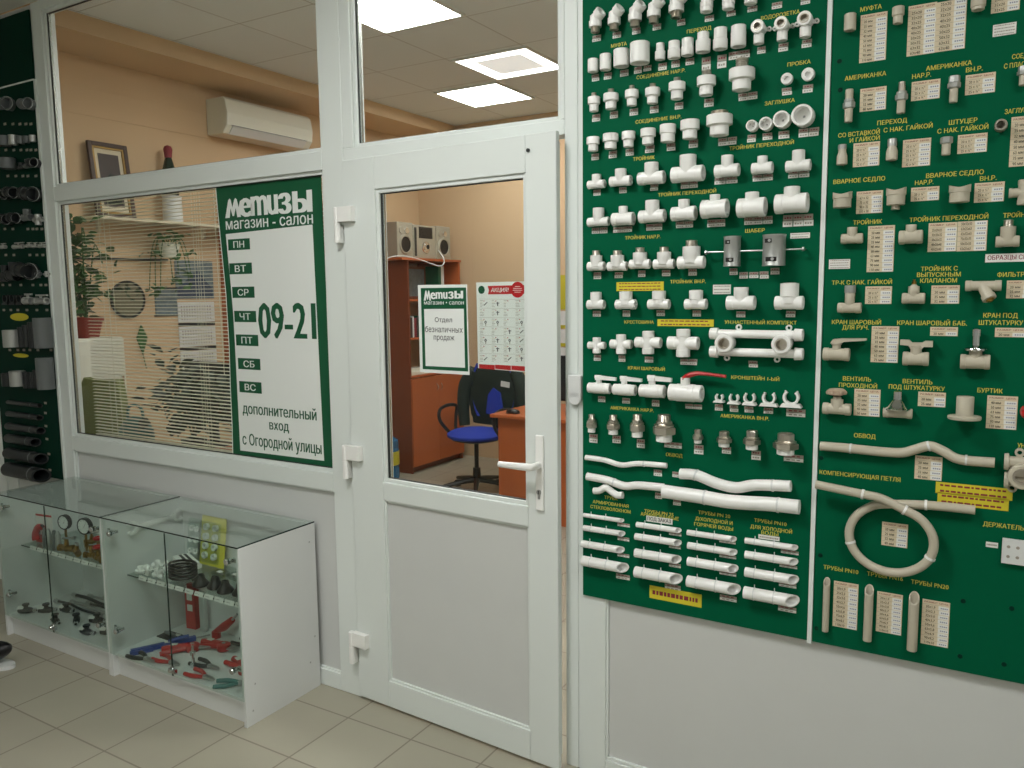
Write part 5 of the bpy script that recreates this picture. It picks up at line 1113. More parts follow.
# ================================================================ GLASS COUNTERS
def counter(x0, x1, label):
    W = x1-x0; t = .016; d0, d1, HH = -.392, -.008, .692
    root = empty('display_counter', ((x0+x1)/2, (d0+d1)/2, 0)); ox, oy = (x0+x1)/2, (d0+d1)/2
    def part(nm, m, spans, parent=root, bevel=.001, **k):
        b = MB(m)
        for a, c in spans: b.span((a[0]-ox, a[1]-oy, a[2]), (c[0]-ox, c[1]-oy, c[2]))
        return b.build(nm, parent, smooth=False, bevel=bevel)
    for a in (x0, x1-t):
        sdp = part('side_panel', 'laminate', [((a, d0, 0), (a+t, d1, HH))])
        for (yy, zz) in ((-.36, .055), (-.345, .155), (-.06, .12), (-.04, .62), (-.03, .22)):
            q = MB('steel'); s_ = 1 if a > x0 else -1; xx = a+t if s_ > 0 else a
            q.lathe((xx-ox, yy-oy, zz), (s_, 0, 0), [(0, 0), (0, .004), (.0008, .003), (.0008, 0)], 10); q.build('screw_head', sdp)
    part('bottom_shelf', 'laminate', [((x0+t, d0+.012, .086), (x1-t, d1-.005, .102))]); part('plinth', 'laminate', [((x0+t, d0+.025, 0), (x1-t, d0+.041, .086))])
    part('back_panel', 'laminate', [((x0+t, d1-.005, .0), (x1-t, d1, HH-.02))]); part('top_rail', 'laminate', [((x0+t, d1-.024, HH-.05), (x1-t, d1-.005, HH))])
    b = MB('case_top_glass'); b.span((x0+.001-ox, d0-.004-oy, HH+.0003), (x1-.001-ox, d1-oy, HH+.0058)); g = b.build('glass_top', root, smooth=False)
    b = MB('glass_edge'); b.span((x0+.001-ox, d0-.0052-oy, HH+.0003), (x1-.001-ox, d0-.0040-oy, HH+.0058)); b.span((x1-.0010-ox, d0-.004-oy, HH+.0003), (x1-.0001-ox, d1-oy, HH+.0058)); b.build('ground_edge', g, smooth=False)
    b = MB('case_glass'); b.span((x0+t+.001-ox, -.300-oy, .4175), (x1-t-.001-ox, d1-.006-oy, .4225)); g = b.build('glass_shelf', root, smooth=False)
    b = MB('glass_edge'); b.span((x0+t+.001-ox, -.3012-oy, .4175), (x1-t-.001-ox, -.300-oy, .4225)); b.build('ground_edge', g, smooth=False)
    xm = (x0+x1)/2
    for a, c in ((x0+t*.4, xm-.001), (xm+.001, x1-t*.4)):
        b = MB('case_glass'); b.span((a-ox, d0-.0045-oy, .104), (c-ox, d0-.0005-oy, HH-.003)); g = b.build('glass_door', root, smooth=False)
        e = MB('glass_edge'); xe = c if a < xm-.1 else a
        e.span((xe-.0008-ox, d0-.0046-oy, .104), (xe+.0006-ox, d0-.0004-oy, HH-.003)); e.build('ground_edge', g, smooth=False)
        left_ = a < xm-.1
        for z in (.635, .212):
            hx_ = x0+t+.045 if left_ else x1-t-.045; h = MB('chrome'); s_ = -1 if left_ else 1
            h.lathe((hx_-ox, d0-.012-oy, z), (0, 1, 0), [(0, 0), (0, .009), (.003, .012), (.007, .012), (.007, 0)], 18); h.lathe((hx_-ox, d0-oy, z), (0, 1, 0), [(0, 0), (0, .011), (.010, .011), (.012, .007), (.030, .007), (.030, 0)], 16)
            h.box(((hx_+s_*.022)-ox, d0+.020-oy, z), (.044, .010, .014)); h.lathe((hx_+s_*.044-ox, d0+.02-oy, z-.011), (0, 0, 1), [(0, 0), (0, .006), (.022, .006), (.022, 0)], 12); h.build('hinge', g)
    l = MB('chrome'); l.lathe((xm-ox, d0-.02-oy, .130), (0, 1, 0), [(0, 0), (0, .007), (.004, .010), (.015, .010), (.0155, .0155), (.019, .0155), (.019, 0)], 20); l.box((xm-ox, d0-.002-oy, .125), (.040, .012, .018)); l.build('lock', root)
    if label.startswith('right'):
        pass
    pl_ = MB('paper')
    xx = x0+.10
    for k in range(11):
        w_ = .052; 
        if xx+w_ > x1-t-.01: break
        pl_ = MB('paper'); pl_.box((xx+w_/2-ox, -.3035-oy, .424), (w_, .0006, .018), R=Matrix.Rotation(random.uniform(-.05, .05)-.35, 3, 'X')); pl_.span((xx+.008-ox, -.3050-oy, .4235), (xx+.03-ox, -.3040-oy, .4245), 'ink'); pl_.build('price_label', root, smooth=False); xx += w_+.008
    return tag(root, label, 'display cabinet', 'glass display counters')
counter(-3.990, -3.1535, 'left glass display counter with pressure gauges and brass valves on its shelf'); counter(-3.152, -2.312, 'right glass display counter with coiled hose and red tools inside')
SH, BO = .4235, .1025
def put(kind, b, loc, rz, label, cat, group=None, parts=None):
    R = Matrix.Rotation(rz, 4, 'Z')
    if parts:
        o = empty(kind, loc, rz); b.build('body', o)
        for n_, q in parts: q.build(n_, o)
    else: o = b.build(kind, loc=loc); o.rotation_euler = (0, 0, rz)
    return tag(o, label, cat, group)
# --- left counter, upper shelf
def gauge(x, y, z, r, label):
    o = empty('pressure_gauge', (x, y, z), radians(12)); b = MB('black_plastic')
    b.lathe((0, .012, .080+r), (0, -1, 0), [(0, 0), (0, r*.9), (.004, r), (.022, r), (.024, r*.93), (.024, r*.86), (.020, r*.84), (.020, 0)], 28); b.build('case', o)
    f_ = MB('sign_white'); f_.lathe((0, -.0085, .080+r), (0, -1, 0), [(0, 0), (0, r*.84), (.001, r*.84), (.001, 0)], 28); fo = f_.build('dial', o)
    n_ = MB('ink'); n_.prism([(-.001, -.0102, .080+r-.006), (.002, -.0102, .080+r-.005), (r*.45, -.0102, .080+r+r*.5)], (0, -.0006, 0))
    for k in range(9): a = radians(-40+k*32); n_.box((r*.72*cos(a), -.0098, .080+r+r*.72*sin(a)), (.006, .0004, .0012), R=Matrix.Rotation(-a, 3, 'Y'))
    n_.build('needle', fo)
    s = MB('brass'); s.lathe((0, .0, 0), (0, 0, 1), [(0, 0), (0, .006), (.02, .006), (.02, .010), (.034, .010), (.034, .006), (.082, .006), (.082, 0)], 6); s.build('stem', o)
    return tag(o, label, 'gauge', 'pressure gauges')
def brass_valve(x, y, z, rz, hm, label, s=1.0, body='brass'):
    o = empty('brass_valve', (x, y, z), rz); b = MB(body); r = .013*s
    b.lathe((-.032*s, 0, r+.001), (1, 0, 0), [(0, 0), (0, r), (.012*s, r), (.013*s, r*.78), (.022*s, r*.8), (.032*s, r*1.05), (.042*s, r*.8), (.051*s, r*.78), (.052*s, r), (.064*s, r), (.064*s, 0)], 14)
    b.lathe((0, 0, r), (0, 0, 1), [(0, 0), (0, r*.7), (.026*s, r*.6), (.026*s, r*.35), (.036*s, r*.35), (.036*s, 0)], 12); b.build('body', o)
    h = MB(hm); 
    if hm in ('red_plastic',):
        h.lathe((0, 0, r+.033*s), (0, 0, 1), [(0, 0), (0, .016*s), (.003*s, .019*s), (.009*s, .019*s), (.010*s, .014*s), (.006*s, .010*s), (.006*s, 0)], 10)
    else: h.box((.010*s, 0, r+.038*s), (.05*s, .012*s, .004*s)); h.box((.034*s, 0, r+.042*s), (.012*s, .012*s, .009*s))
    h.build('handle', o); return tag(o, label, 'valve', 'valves in the left counter')
def on(px, py, z, dz=0): p = pix(px, py, Z=z+dz); return p.x, p.y
gauge(-3.763, -.20, SH, .036, 'smaller round pressure gauge, left one on the counter shelf')
gauge(-3.598, -.20, SH, .040, 'larger black-rimmed pressure gauge, right one on the counter shelf')
o = empty('tool_blister', (-3.895, -.235, SH), radians(8))
b = MB('paper'); b.box((0, .010, .072), (.115, .003, .144)); b.build('card', o, smooth=False); b = MB('red_plastic'); b.tube([(-.036, -.012, .019), (-.034, -.014, .05), (-.005, -.016, .085), (.030, -.012, .080)], [.018, .016, .017, .010], 12, smooth=4); b.box((-.04, .006, .02), (.04, .003, .04)); b.build('red_tool', o)
b = MB('red_plastic'); b.box((0, .0082, .136), (.110, .0008, .010)); b.build('card_stripe', o, smooth=False); b = MB('dark_plastic'); b.lathe((.02, -.015, .09), (0, -1, 0), [(0, 0), (0, .012), (.008, .012), (.008, 0)], 14); b.build('tool_wheel', o)
tag(o, 'red pipe tool on a white card, standing on the left counter shelf', 'tool')
for i, x in enumerate((-3.825, -3.795, -3.745, -3.715)):
    b = MB('tin' if i % 2 else 'grey_plastic'); b.lathe((0, 0, 0), (0, 0, 1), [(0, 0), (0, .012), (.01, .014), (.075, .012), (.095, .006), (.095, 0)], 14)
    tag(b.build('metal_cylinder', loc=(x, -.265, SH)), 'upright grey metal cylinder, %s of four beside the red tool' % ['leftmost', 'second from left', 'third from left', 'rightmost'][i], 'valve part', 'grey cylinders in the left counter')
random.seed(3)
VL = [(-3.665, -.255, .3, 'steel'), (-3.67, -.13, 1.2, 'steel'), (-3.575, -.26, -.4, 'steel'), (-3.53, -.18, .8, 'red_plastic'), (-3.475, -.25, .5, 'brass'), (-3.46, -.17, 2.0, 'red_plastic'), (-3.405, -.26, -.2, 'red_plastic'), (-3.38, -.19, .9, 'brass'), (-3.335, -.26, .4, 'steel'), (-3.31, -.18, 1.5, 'red_plastic'), (-3.25, -.25, .2, 'red_plastic'), (-3.24, -.18, 1.1, 'steel')]
for i, (x, y, a, m) in enumerate(VL):
    brass_valve(x, y, SH, a, m, 'brass valve with %s handle, %s of twelve along the left counter shelf' % ({'steel': 'steel', 'red_plastic': 'red', 'brass': 'brass'}[m], posn(i, 12)), 1.1 if i % 3 else 1.3)
b = MB('black_plastic'); b.box((0, 0, .055), (.07, .05, .07)); b.lathe((0, 0, 0), (0, 0, 1), [(0, 0), (0, .012), (.02, .012), (.02, 0)], 10); b.box((0, -.026, .07), (.05, .004, .02), 'tin'); tag(b.build('pressure_switch', loc=(-3.28, -.09, SH), bevel=.004), 'black box-shaped pressure switch beside the larger gauge', 'switch')
for i, (x, y) in enumerate(((-3.66, -.08), (-3.42, -.07))):
    b = MB('brass'); b.lathe((0, 0, 0), (0, 0, 1), [(0, 0), (0, .018), (.03, .018), (.035, .012), (.06, .011), (.10, .004), (.10, 0)], 14); tag(b.build('brass_cone', loc=(x, y, SH)), 'pointed brass filter body, %s of two behind the valves' % ['left', 'right'][i], 'valve part', 'pointed brass parts')
# --- left counter, bottom: mixer hoses, taps, packets
random.seed(6)
for i in range(9):
    x = -3.91+.083*i; y = -.335+.05*(i % 3)
    o = empty('tap_packet', (x, y, BO), random.uniform(-.6, .9)); b = MB('black_plastic' if i % 2 else 'dark_plastic')
    b.lathe((-.035, 0, .016), (1, 0, 0), [(0, 0), (0, .012), (.02, .015), (.05, .015), (.07, .009), (.07, 0)], 12); b.lathe((0, 0, .014), (0, 0, 1), [(0, 0), (0, .012), (.025, .010), (.027, .016), (.034, .016), (.036, 0)], 10); b.build('body', o)
    c_ = MB('chrome'); c_.lathe((.034, 0, .016), (1, 0, 0), [(0, 0), (0, .010), (.014, .010), (.014, .006), (0, .006)], 12); c_.build('chrome_collar', o)
    p_ = MB('paper'); p_.box((-.02, -.01, .033), (.03, .022, .001), R=Matrix.Rotation(.4, 3, 'X')); p_.build('price_label', o, smooth=False)
    tag(o, 'dark tap part with white label, %s of nine on the left counter floor' % posn(i, 9), 'tap part', 'tap parts on the left counter floor')
for i in range(6):
    b = MB('steel' if i % 3 == 1 else 'dark_plastic'); y = -.19+.030*i; x0_ = -3.90+.085*(i % 3); b.tube([(0, 0, 0), (.10, .004, .003), (.22, -.004, 0), (.34, 0, .002)], .006+.002*(i % 2), 10, smooth=3); b.lathe((-.02, 0, 0), (1, 0, 0), solidprof(.03, .011), 6, 'tin'); b.lathe((.335, 0, 0), (1, 0, 0), solidprof(.03, .011), 6, 'tin')
    o = b.build('connector_hose', loc=(x0_, y, BO+.0125)); o.rotation_euler = (0, 0, 0); 
    tag(o, 'thin dark connector hose, %s of six across the left counter floor' % (['front-most', 'second from front', 'third from front', 'fourth from front', 'fifth from front', 'rear-most'][i]), 'hose', 'connector hoses')
# --- right counter
# white double-ended wrench on the inner left side panel
p, q = pix(132, 528, X=-3.128), pix(178, 515, X=-3.128)
b = MB('white_plastic'); dx = (q-p); L = dx.length; A = math.atan2(dx.z, dx.y)
def wr(pt): return Vector((0, pt[0], pt[1]))
ol = []
for (c0, s_) in ((0, 1), (L, -1)):
    pass
N_ = 14; r = .030
def head_(cx_, dirn):
    o_ = []
    for i in range(N_+1):
        a = radians(40+280*i/N_) if dirn > 0 else radians(220+280*i/N_)
        o_.append((cx_+r*cos(a) if dirn < 0 else cx_-r*cos(a)*-1, r*sin(a)))
    return o_
# jaws: open rings at both ends, shank between
b2 = MB('white_plastic')
for cx_, s_ in ((0, -1), (L, 1)):
    ro, ri = .030, .016
    for i in range(12):
        a0_, a1_ = radians(35+290*i/12), radians(35+290*(i+1)/12)
        f = lambda R_, a: Vector((0, cx_+s_*R_*cos(a), R_*sin(a)))
        b2.prism([f(ro, a0_), f(ro, a1_), f(ri, a1_), f(ri, a0_)], (.010, 0, 0))
b2.prism([(0, .024, -.010), (0, L-.024, -.010), (0, L-.024, .010), (0, .024, .010)], (.010, 0, 0)); b2.prism([(.0095, .03, -.004), (.0095, L-.03, -.004), (.0095, L-.03, .004), (.0095, .03, .004)], (.003, 0, 0))
b2.xf(Matrix.Rotation(A, 4, 'X')); tag(b2.build('plastic_wrench', loc=(-3.130, p.y, p.z), smooth=False, bevel=.001), 'large white double-ended wrench on the inside of the right counter', 'wrench')
# yellow blister card with white fittings
o = empty('fitting_card', (-2.90, -.055, SH)); o.rotation_euler = (radians(-8), 0, 0)
b = MB('blister'); b.box((0, 0, .11), (.16, .002, .22)); b.build('card', o, smooth=False); b = MB('case_glass'); b.box((-.01, -.012, .105), (.125, .020, .18)); b.build('clear_bubble', o, smooth=False, bevel=.006)
for i in range(8):
    q = MB('white_plastic'); xx, zz = -.045+.06*(i % 2)+.008, .045+.042*(i//2); q.lathe((xx, -.010, zz), (0, -1, 0), [(-.006, .008), (-.006, .015), (.007, .015), (.007, .008), (-.006, .008)], 16); q.build('white_fitting', o)
tag(o, 'yellow card of white fittings under a clear bubble, in the right counter', 'card pack')
o = empty('fitting_card', (-3.035, -.045, SH)); o.rotation_euler = (radians(-8), 0, 0)
b = MB('case_glass'); b.box((0, -.002, .10), (.085, .012, .18)); b.build('clear_bag', o, smooth=False, bevel=.004)
for i in range(6):
    q = MB('white_plastic'); q.lathe((-.018+.035*(i % 2), -.004, .045+.05*(i//2)), (.2, -1, .2), [(-.005, .006), (-.005, .013), (.006, .013), (.006, .006), (-.005, .006)], 14); q.build('white_fitting', o)
tag(o, 'clear bag of white fittings left of the yellow card, in the right counter', 'bag')
random.seed(12)
for i in range(10):
    x = -3.09+.032*(i % 5); y = -.26+.07*(i//5)+.01*(i % 2); W_t, H_t = .045, .035
    bld = f_tee(W_t, H_t, 'white_plastic', .6, .5)[0][1]; bld.xf(Matrix.Rotation(random.uniform(-.8, .8), 4, 'Y'))
    mn = min(v_.z for v_ in bld.v); bld.xf(Matrix.Translation((0, 0, -mn)))
    o = bld.build('tee', loc=(x, y, SH)); o.rotation_euler = (0, 0, random.uniform(-1, 1)); tag(o, 'small white plastic tee, %s in the %s row of the pile on the counter shelf' % (['leftmost', 'second', 'third', 'fourth', 'rightmost'][i % 5], ['front', 'rear'][i//5]), 'pipe fitting', 'white tees in the right counter')
b = MB('black_plastic'); 
b.tube([(.060*cos(a), .050*sin(a), .008+.0042*a/2) for a in [k*2*pi/20 for k in range(101)]], .0055, 8); tag(b.build('hose_coil', loc=(-2.865, -.225, SH)), 'coil of black hose on the right counter shelf', 'hose')
b = MB('white_plastic'); b.box((0, 0, .012), (.17, .07, .022)); b.box((0, -.006, .0235), (.15, .012, .002), 'dark_plastic'); b.box((0, .014, .0235), (.15, .012, .002), 'dark_plastic'); o = b.build('flat_pack', loc=(-2.97, -.13, SH+.02), bevel=.003); o.rotation_euler = (0, 0, radians(-22)); tag(o, 'white flat packet with dark stripes behind the coil of hose', 'packet')
b = MB('white_plastic'); b.box((0, 0, .010), (.12, .06, .020)); o = b.build('flat_pack', loc=(-2.97, -.13, SH), bevel=.003); o.rotation_euler = (0, 0, radians(10)); tag(o, 'plain white packet under the striped packet in the right counter', 'packet')
for i in range(5):
    o = empty('rubber_cup', (-2.74+.075*i, -.235+.012*(i % 2), SH)); b = MB('black_plastic'); b.lathe((0, 0, 0), (0, 0, 1), [(0, 0), (0, .030), (.004, .034), (.012, .033), (.030, .018), (.042, .016), (.042, .010), (.02, .010), (.02, 0)], 18); b.build('cup', o)
    q = MB('dark_plastic'); q.lathe((0, 0, .042), (0, 0, 1), [(0, .009), (0, .014), (.006, .014), (.006, .009), (0, .009)], 14); q.build('collar', o)
    tag(o, 'black rubber cup, %s of five at the front of the right counter shelf' % posn(i, 5), 'rubber part', 'black rubber cups')
for i in range(5):
    o = empty('clear_packet', (-2.76+.085*i, -.12+.01*(i % 2), SH), random.uniform(-.5, .5)); b = MB('case_glass'); b.box((0, 0, .012), (.07, .05, .022)); b.build('bag', o, smooth=False, bevel=.006)
    q = MB('tin'); q.lathe((-.02, 0, .012), (1, 0, 0), [(0, 0), (0, .008), (.012, .008), (.012, .005), (.04, .005), (.04, 0)], 8); q.build('small_part', o); q = MB('paper'); q.box((.01, -.008, .0245), (.028, .02, .0008)); q.build('price_label', o, smooth=False)
    tag(o, 'clear packet with white label, %s of five behind the black rubber cups' % posn(i, 5), 'packet', 'clear packets in the right counter')
# tools on the floor of the right counter
def tool(name, loc, rz, parts, label, cat='tool', group=None):
    o = empty(name, loc, rz)
    for n_, q in parts: q.build(n_, o)
    return tag(o, label, cat, group)
b1 = MB('blue_plastic'); b1.box((0, 0, .012), (.26, .020, .020)); b1.box((-.09, -.012, .010), (.09, .018, .016)); b1.tube([(.02, 0, .02), (.05, -.01, .030), (.10, -.012, .032)], .009, 10, smooth=3)
b3 = MB('steel'); b3.tube([(.12, 0, .012), (.19, 0, .012)], .004, 8); b4 = MB('paper'); b4.box((.02, -.002, .0235), (.035, .02, .0008))
tool('blue_pipe_tool', (-2.995, -.245, BO), radians(62), [('frame', b1), ('rod', b3), ('price_label', b4)], 'long blue hand tool with price label on the right counter floor')
def red_cutter(loc, rz, label):
    a = MB('red_plastic'); a.tube([(-.07, 0, .016), (-.02, .006, .018), (.04, 0, .020)], [.013, .016, .018], 12, smooth=4); a.tube([(-.07, -.035, .012), (-.02, -.02, .014), (.04, -.004, .018)], [.010, .010, .012], 10, smooth=4); a.lathe((.055, 0, .002), (0, 0, 1), [(0, 0), (0, .026), (.004, .028), (.026, .028), (.030, .022), (.030, 0)], 18)
    c = MB('steel'); c.box((.10, 0, .016), (.06, .022, .006)); c.lathe((.055, 0, .032), (0, 0, 1), solidprof(.004, .008), 6); p_ = MB('paper'); p_.box((-.02, 0, .036), (.03, .02, .0008)); tool('pipe_cutter', loc, rz, [('handles', a), ('blade', c), ('price_label', p_)], label, group='red tools on the right counter floor')
red_cutter((-2.90, -.24, BO), radians(40), 'red pipe cutter beside the blue tool, left one of three'); red_cutter((-2.80, -.14, BO), radians(5), 'red pipe cutter in the middle of the right counter floor'); red_cutter((-2.55, -.215, BO), radians(-20), 'red pipe cutter nearest the white side panel')
for i, (x, y, rz, hm) in enumerate([(-2.95, -.362, -.314, 'dark_plastic'), (-2.83, -.33, -.35, 'red_plastic'), (-2.67, -.055, -.314, 'dark_plastic'), (-2.66, -.275, -.3, 'dark_plastic'), (-2.60, -.345, -.32, 'red_plastic'), (-2.53, -.055, -.314, 'teal_fabric'), (-2.44, -.31, .3, 'teal_fabric')]):
    a = MB(hm)
    for s_ in (-1, 1): a.tube([(-.095, s_*.024, .009), (-.05, s_*.022, .010), (-.006, s_*.006, .010)], [.008, .009, .007], 10, smooth=4)
    c = MB('steel'); c.lathe((0, 0, .002), (0, 0, 1), solidprof(.014, .011), 14)
    for s_ in (-1, 1): c.prism([(0, s_*.001, .006), (.008, s_*.012, .006), (.035, s_*.010, .006), (.055, s_*.002, .006)], (0, 0, .008))
    tool('pliers', (x, y, BO), rz+pi*.1, [('handles', a), ('jaws', c)], 'pair of pliers with %s grips, %s of seven on the right counter floor' % ({'red_plastic': 'red', 'dark_plastic': 'dark', 'teal_fabric': 'green-blue'}[hm], posn(i, 7)), 'pliers', 'pliers in the right counter')
a = MB('red_plastic'); a.box((0, 0, .09), (.055, .030, .18)); a.box((0, 0, .195), (.035, .022, .03)); c = MB('paper'); c.box((0, -.016, .15), (.03, .001, .03)); c.box((0, -.016, .10), (.03, .001, .03)); tool('red_case', (-3.06, -.045, BO), radians(8), [('case', a), ('price_label', c)], 'upright red case with two labels at the back of the right counter')
a = MB('laminate_edge'); a.box((0, 0, .08), (.035, .02, .16)); tag(a.build('grey_case', loc=(-2.985, -.045, BO), bevel=.003), 'narrow pale upright box right of the red case', 'box')
a = MB('red_plastic'); a.tube([(-.05, 0, .03), (0, 0, .06), (.05, 0, .10)], [.012, .020, .014], 12, smooth=4); a.lathe((-.05, 0, .0), (0, 0, 1), solidprof(.03, .02), 14); c = MB('steel'); c.tube([(.05, 0, .10), (.08, 0, .13)], .006, 8); tool('welding_iron', (-2.83, -.06, BO), radians(5), [('grip', a), ('tip', c)], 'red tilted hand tool standing behind the red cutters')
for i, (x, y, rz, m_) in enumerate([(-3.07, -.16, .0, 'dark_plastic'), (-2.53, -.135, .1, 'dark_plastic'), (-2.41, -.235, -.1, 'black_plastic'), (-2.395, -.10, .1, 'grey_plastic')]):
    o = empty('tool_pack', (x, y, BO), rz); a = MB(m_); a.box((0, 0, .003), (.10, .065, .005)); a.build('card', o, smooth=False)
    a = MB('grey_plastic' if m_ != 'grey_plastic' else 'black_plastic'); a.lathe((-.035, 0, .014), (1, 0, 0), [(0, 0), (0, .006), (.03, .009), (.05, .006), (.07, .004), (.07, 0)], 10); a.build('tool_bit', o); a = MB('paper'); a.box((.025, .018, .0062), (.03, .018, .0008)); a.build('price_label', o, smooth=False)
    tag(o, 'flat dark tool pack, %s of four on the right counter floor' % posn(i, 4), 'tool pack', 'flat tool packs')
b = MB('chrome'); b.lathe((0, 0, 0), (0, 0, 1), [(0, 0), (0, .012), (.015, .012), (.017, .006), (.05, .006), (.052, .012), (.065, .012), (.067, .005), (.09, .005), (.09, 0)], 12); tag(b.build('chrome_spindle', loc=(-2.73, -.30, BO)), 'upright chrome spindle above the counter lock', 'tap part')

# ================================================================ THE OFFICE
mat('blue_grey_dark', (60, 74, 96), .6)
# BEHIND THE PARTITION
# air conditioner on the left wall
ac = empty('air_conditioner', (-4.95, 2.12, 2.765)); 
b = MB('white_paint'); pr = [(0, 0), (.17, .0), (.215, .055), (.225, .14), (.205, .235), (.18, .255), (0, .255)]
b.prism([(x, -.42, z) for x, z in pr], (0, .84, 0)); b.build('casing', ac, smooth=False, bevel=.008)
b = MB('laminate'); b.prism([(.172, -.37, .004), (.214, -.37, .053), (.219, -.37, .050), (.177, -.37, -.001)], (0, .72, 0)); b.build('outlet_flap', ac, smooth=False)
b = MB('dark_plastic'); b.span((.2135, -.38, .0545), (.2180, .36, .0575)); b.build('panel_joint', ac, smooth=False)
tag(ac, 'white wall air conditioner high on the office wall', 'air conditioner')
# wall shelf with picture and bottle
sh = MB('cream_paper'); sh.span((-4.95, .66, 2.088), (-4.72, 1.78, 2.106)); sh.span((-4.95, .8, 2.02), (-4.92, .82, 2.088)); sh.span((-4.95, 1.6, 2.02), (-4.92, 1.62, 2.088)); tag(sh.build('wall_shelf', smooth=False, bevel=.002), 'narrow pale wall shelf seen through the blind', 'shelf')
pf = empty('framed_picture', (-4.86, .885, 2.107)); pf.rotation_euler = (0, radians(-7), 0)
b = MB('brown_frame'); h, w_ = .48, .135
for a in ((-w_, -w_+.028, 0, h), (w_-.028, w_, 0, h), (-w_+.028, w_-.028, 0, .028), (-w_+.028, w_-.028, h-.028, h)): b.span((0, a[0], a[2]), (.022, a[1], a[3]))
b.build('frame', pf, smooth=False, bevel=.004); b = MB('gold_frame')
for a in ((-w_+.028, -w_+.040, .028, h-.028), (w_-.040, w_-.028, .028, h-.028), (-w_+.04, w_-.04, .028, .04), (-w_+.04, w_-.04, h-.04, h-.028)): b.span((.004, a[0], a[2]), (.017, a[1], a[3]))
b.build('inner_moulding', pf, smooth=False); b = MB('cream_paper'); b.span((.004, -w_+.04, .04), (.007, w_-.04, h-.04)); b.build('mount', pf, smooth=False)
b = MB('dark_picture'); b.span((.007, -.07, .075), (.009, .07, .41)); c0 = b.build('painting', pf, smooth=False)
b = MB('jacket'); b.prism([(.0091, -.055, .09), (.0091, -.048, .17), (.0091, -.022, .235), (.0091, -.018, .27), (.0091, 0, .29), (.0091, .018, .27), (.0091, .022, .235), (.0091, .048, .17), (.0091, .055, .09)], (.001, 0, 0)); b.build('painted_figure', c0, smooth=False)
tag(pf, 'framed portrait leaning on the office wall shelf', 'picture')
b = MB('laminate'); b.lathe((0, 0, 0), (0, 0, 1), [(0, 0), (0, .060), (.005, .065), (.17, .062), (.18, .066), (.18, .055), (.172, .055), (.172, 0)], 24); tag(b.build('round_box', loc=(-4.85, 1.30, 2.107)), 'pale cylindrical box on the office wall shelf', 'box')
bo = empty('bottle', (-4.85, 1.29, 2.2875)); b = MB('bottle_glass'); b.lathe((0, 0, 0), (0, 0, 1), [(0, 0), (0, .050), (.01, .056), (.14, .054), (.20, .036), (.26, .020), (.27, .020), (.27, 0)], 22); b.build('bottle_body', bo)
b = MB('maroon_ink'); b.lathe((0, 0, .255), (0, 0, 1), [(0, 0), (0, .024), (.03, .026), (.055, .030), (.075, .022), (.085, 0)], 16); b.build('red_cap', bo)
tag(bo, 'dark green bottle with bulging red top on the pale box', 'bottle')
# dark rod, mirror, small picture, calendar
b = MB('dark_plastic'); b.tube([(-4.935, .60, 1.852), (-4.935, 1.30, 1.858)], .008, 8); tag(b.build('wall_rod'), 'thin dark rod fixed along the office wall below the shelf', 'rod')
mr = empty('round_mirror', (-4.945, .985, 1.59)); b = MB('dark_plastic'); b.lathe((0, 0, 0), (1, 0, 0), [(0, 0), (0, .125), (.012, .125), (.012, .112), (.006, .112), (.006, 0)], 32); b.build('rim', mr); b = MB('mirror'); b.lathe((.0065, 0, 0), (1, 0, 0), [(0, 0), (0, .111), (.002, .111), (.002, 0)], 32); b.build('mirror_glass', mr); tag(mr, 'small round dark mirror on the office wall', 'mirror')
b = MB('sky_picture'); b.span((-4.949, 1.19, 1.48), (-4.94, 1.36, 1.66)); b.span((-4.9485, 1.18, 1.47), (-4.943, 1.37, 1.48), 'dark_plastic'); b.span((-4.9485, 1.18, 1.66), (-4.943, 1.37, 1.67), 'dark_plastic'); tag(b.build('small_picture', smooth=False), 'small dark wall picture between mirror and calendar', 'picture')
b = MB('leaf'); b.prism([(-4.945, 1.07, 1.42), (-4.945, 1.03, 1.33), (-4.945, 1.07, 1.22), (-4.945, 1.11, 1.33)], (.01, 0, 0)); b.tube([(-4.94, 1.07, 1.22), (-4.94, 1.09, 1.12)], .003, 6); tag(b.build('green_pendant'), 'green leaf-shaped pendant hanging below the round mirror', 'ornament')
cal = empty('wall_calendar', (-4.947, 1.52, 1.06)); b = MB('sky_picture'); b.span((0, -.16, .53), (.003, .16, .80)); pc_ = b.build('photo_header', cal, smooth=False)
b = MB('blue_grey_dark'); b.prism([(.0032, -.15, .60), (.0032, -.02, .70), (.0032, .03, .74), (.0032, .09, .66), (.0032, .15, .60), (.0032, .15, .54), (.0032, -.15, .54)], (.0006, 0, 0)); b.build('photo_motif', pc_, smooth=False)
for k in range(3):
    z = .36-.175*k; b = MB('laminate'); b.span((0, -.155, z), (.005, .155, z+.145)); pd = b.build('month_pad', cal, smooth=False)
    b = MB('ink'); 
    for r_ in range(5):
        for c_ in range(12): b.span((.0051, -.13+.022*c_, z+.02+.022*r_), (.0055, -.12+.022*c_, z+.030+.022*r_), 'tag_grey')
    b.build('date_rows', pd, smooth=False); b = MB('ink'); b.span((0, -.155, z-.026), (.004, .155, z-.003)); b.build('dark_strip', cal, smooth=False)
tag(cal, 'three-month wall calendar with blue photo header, seen through the blind', 'calendar')
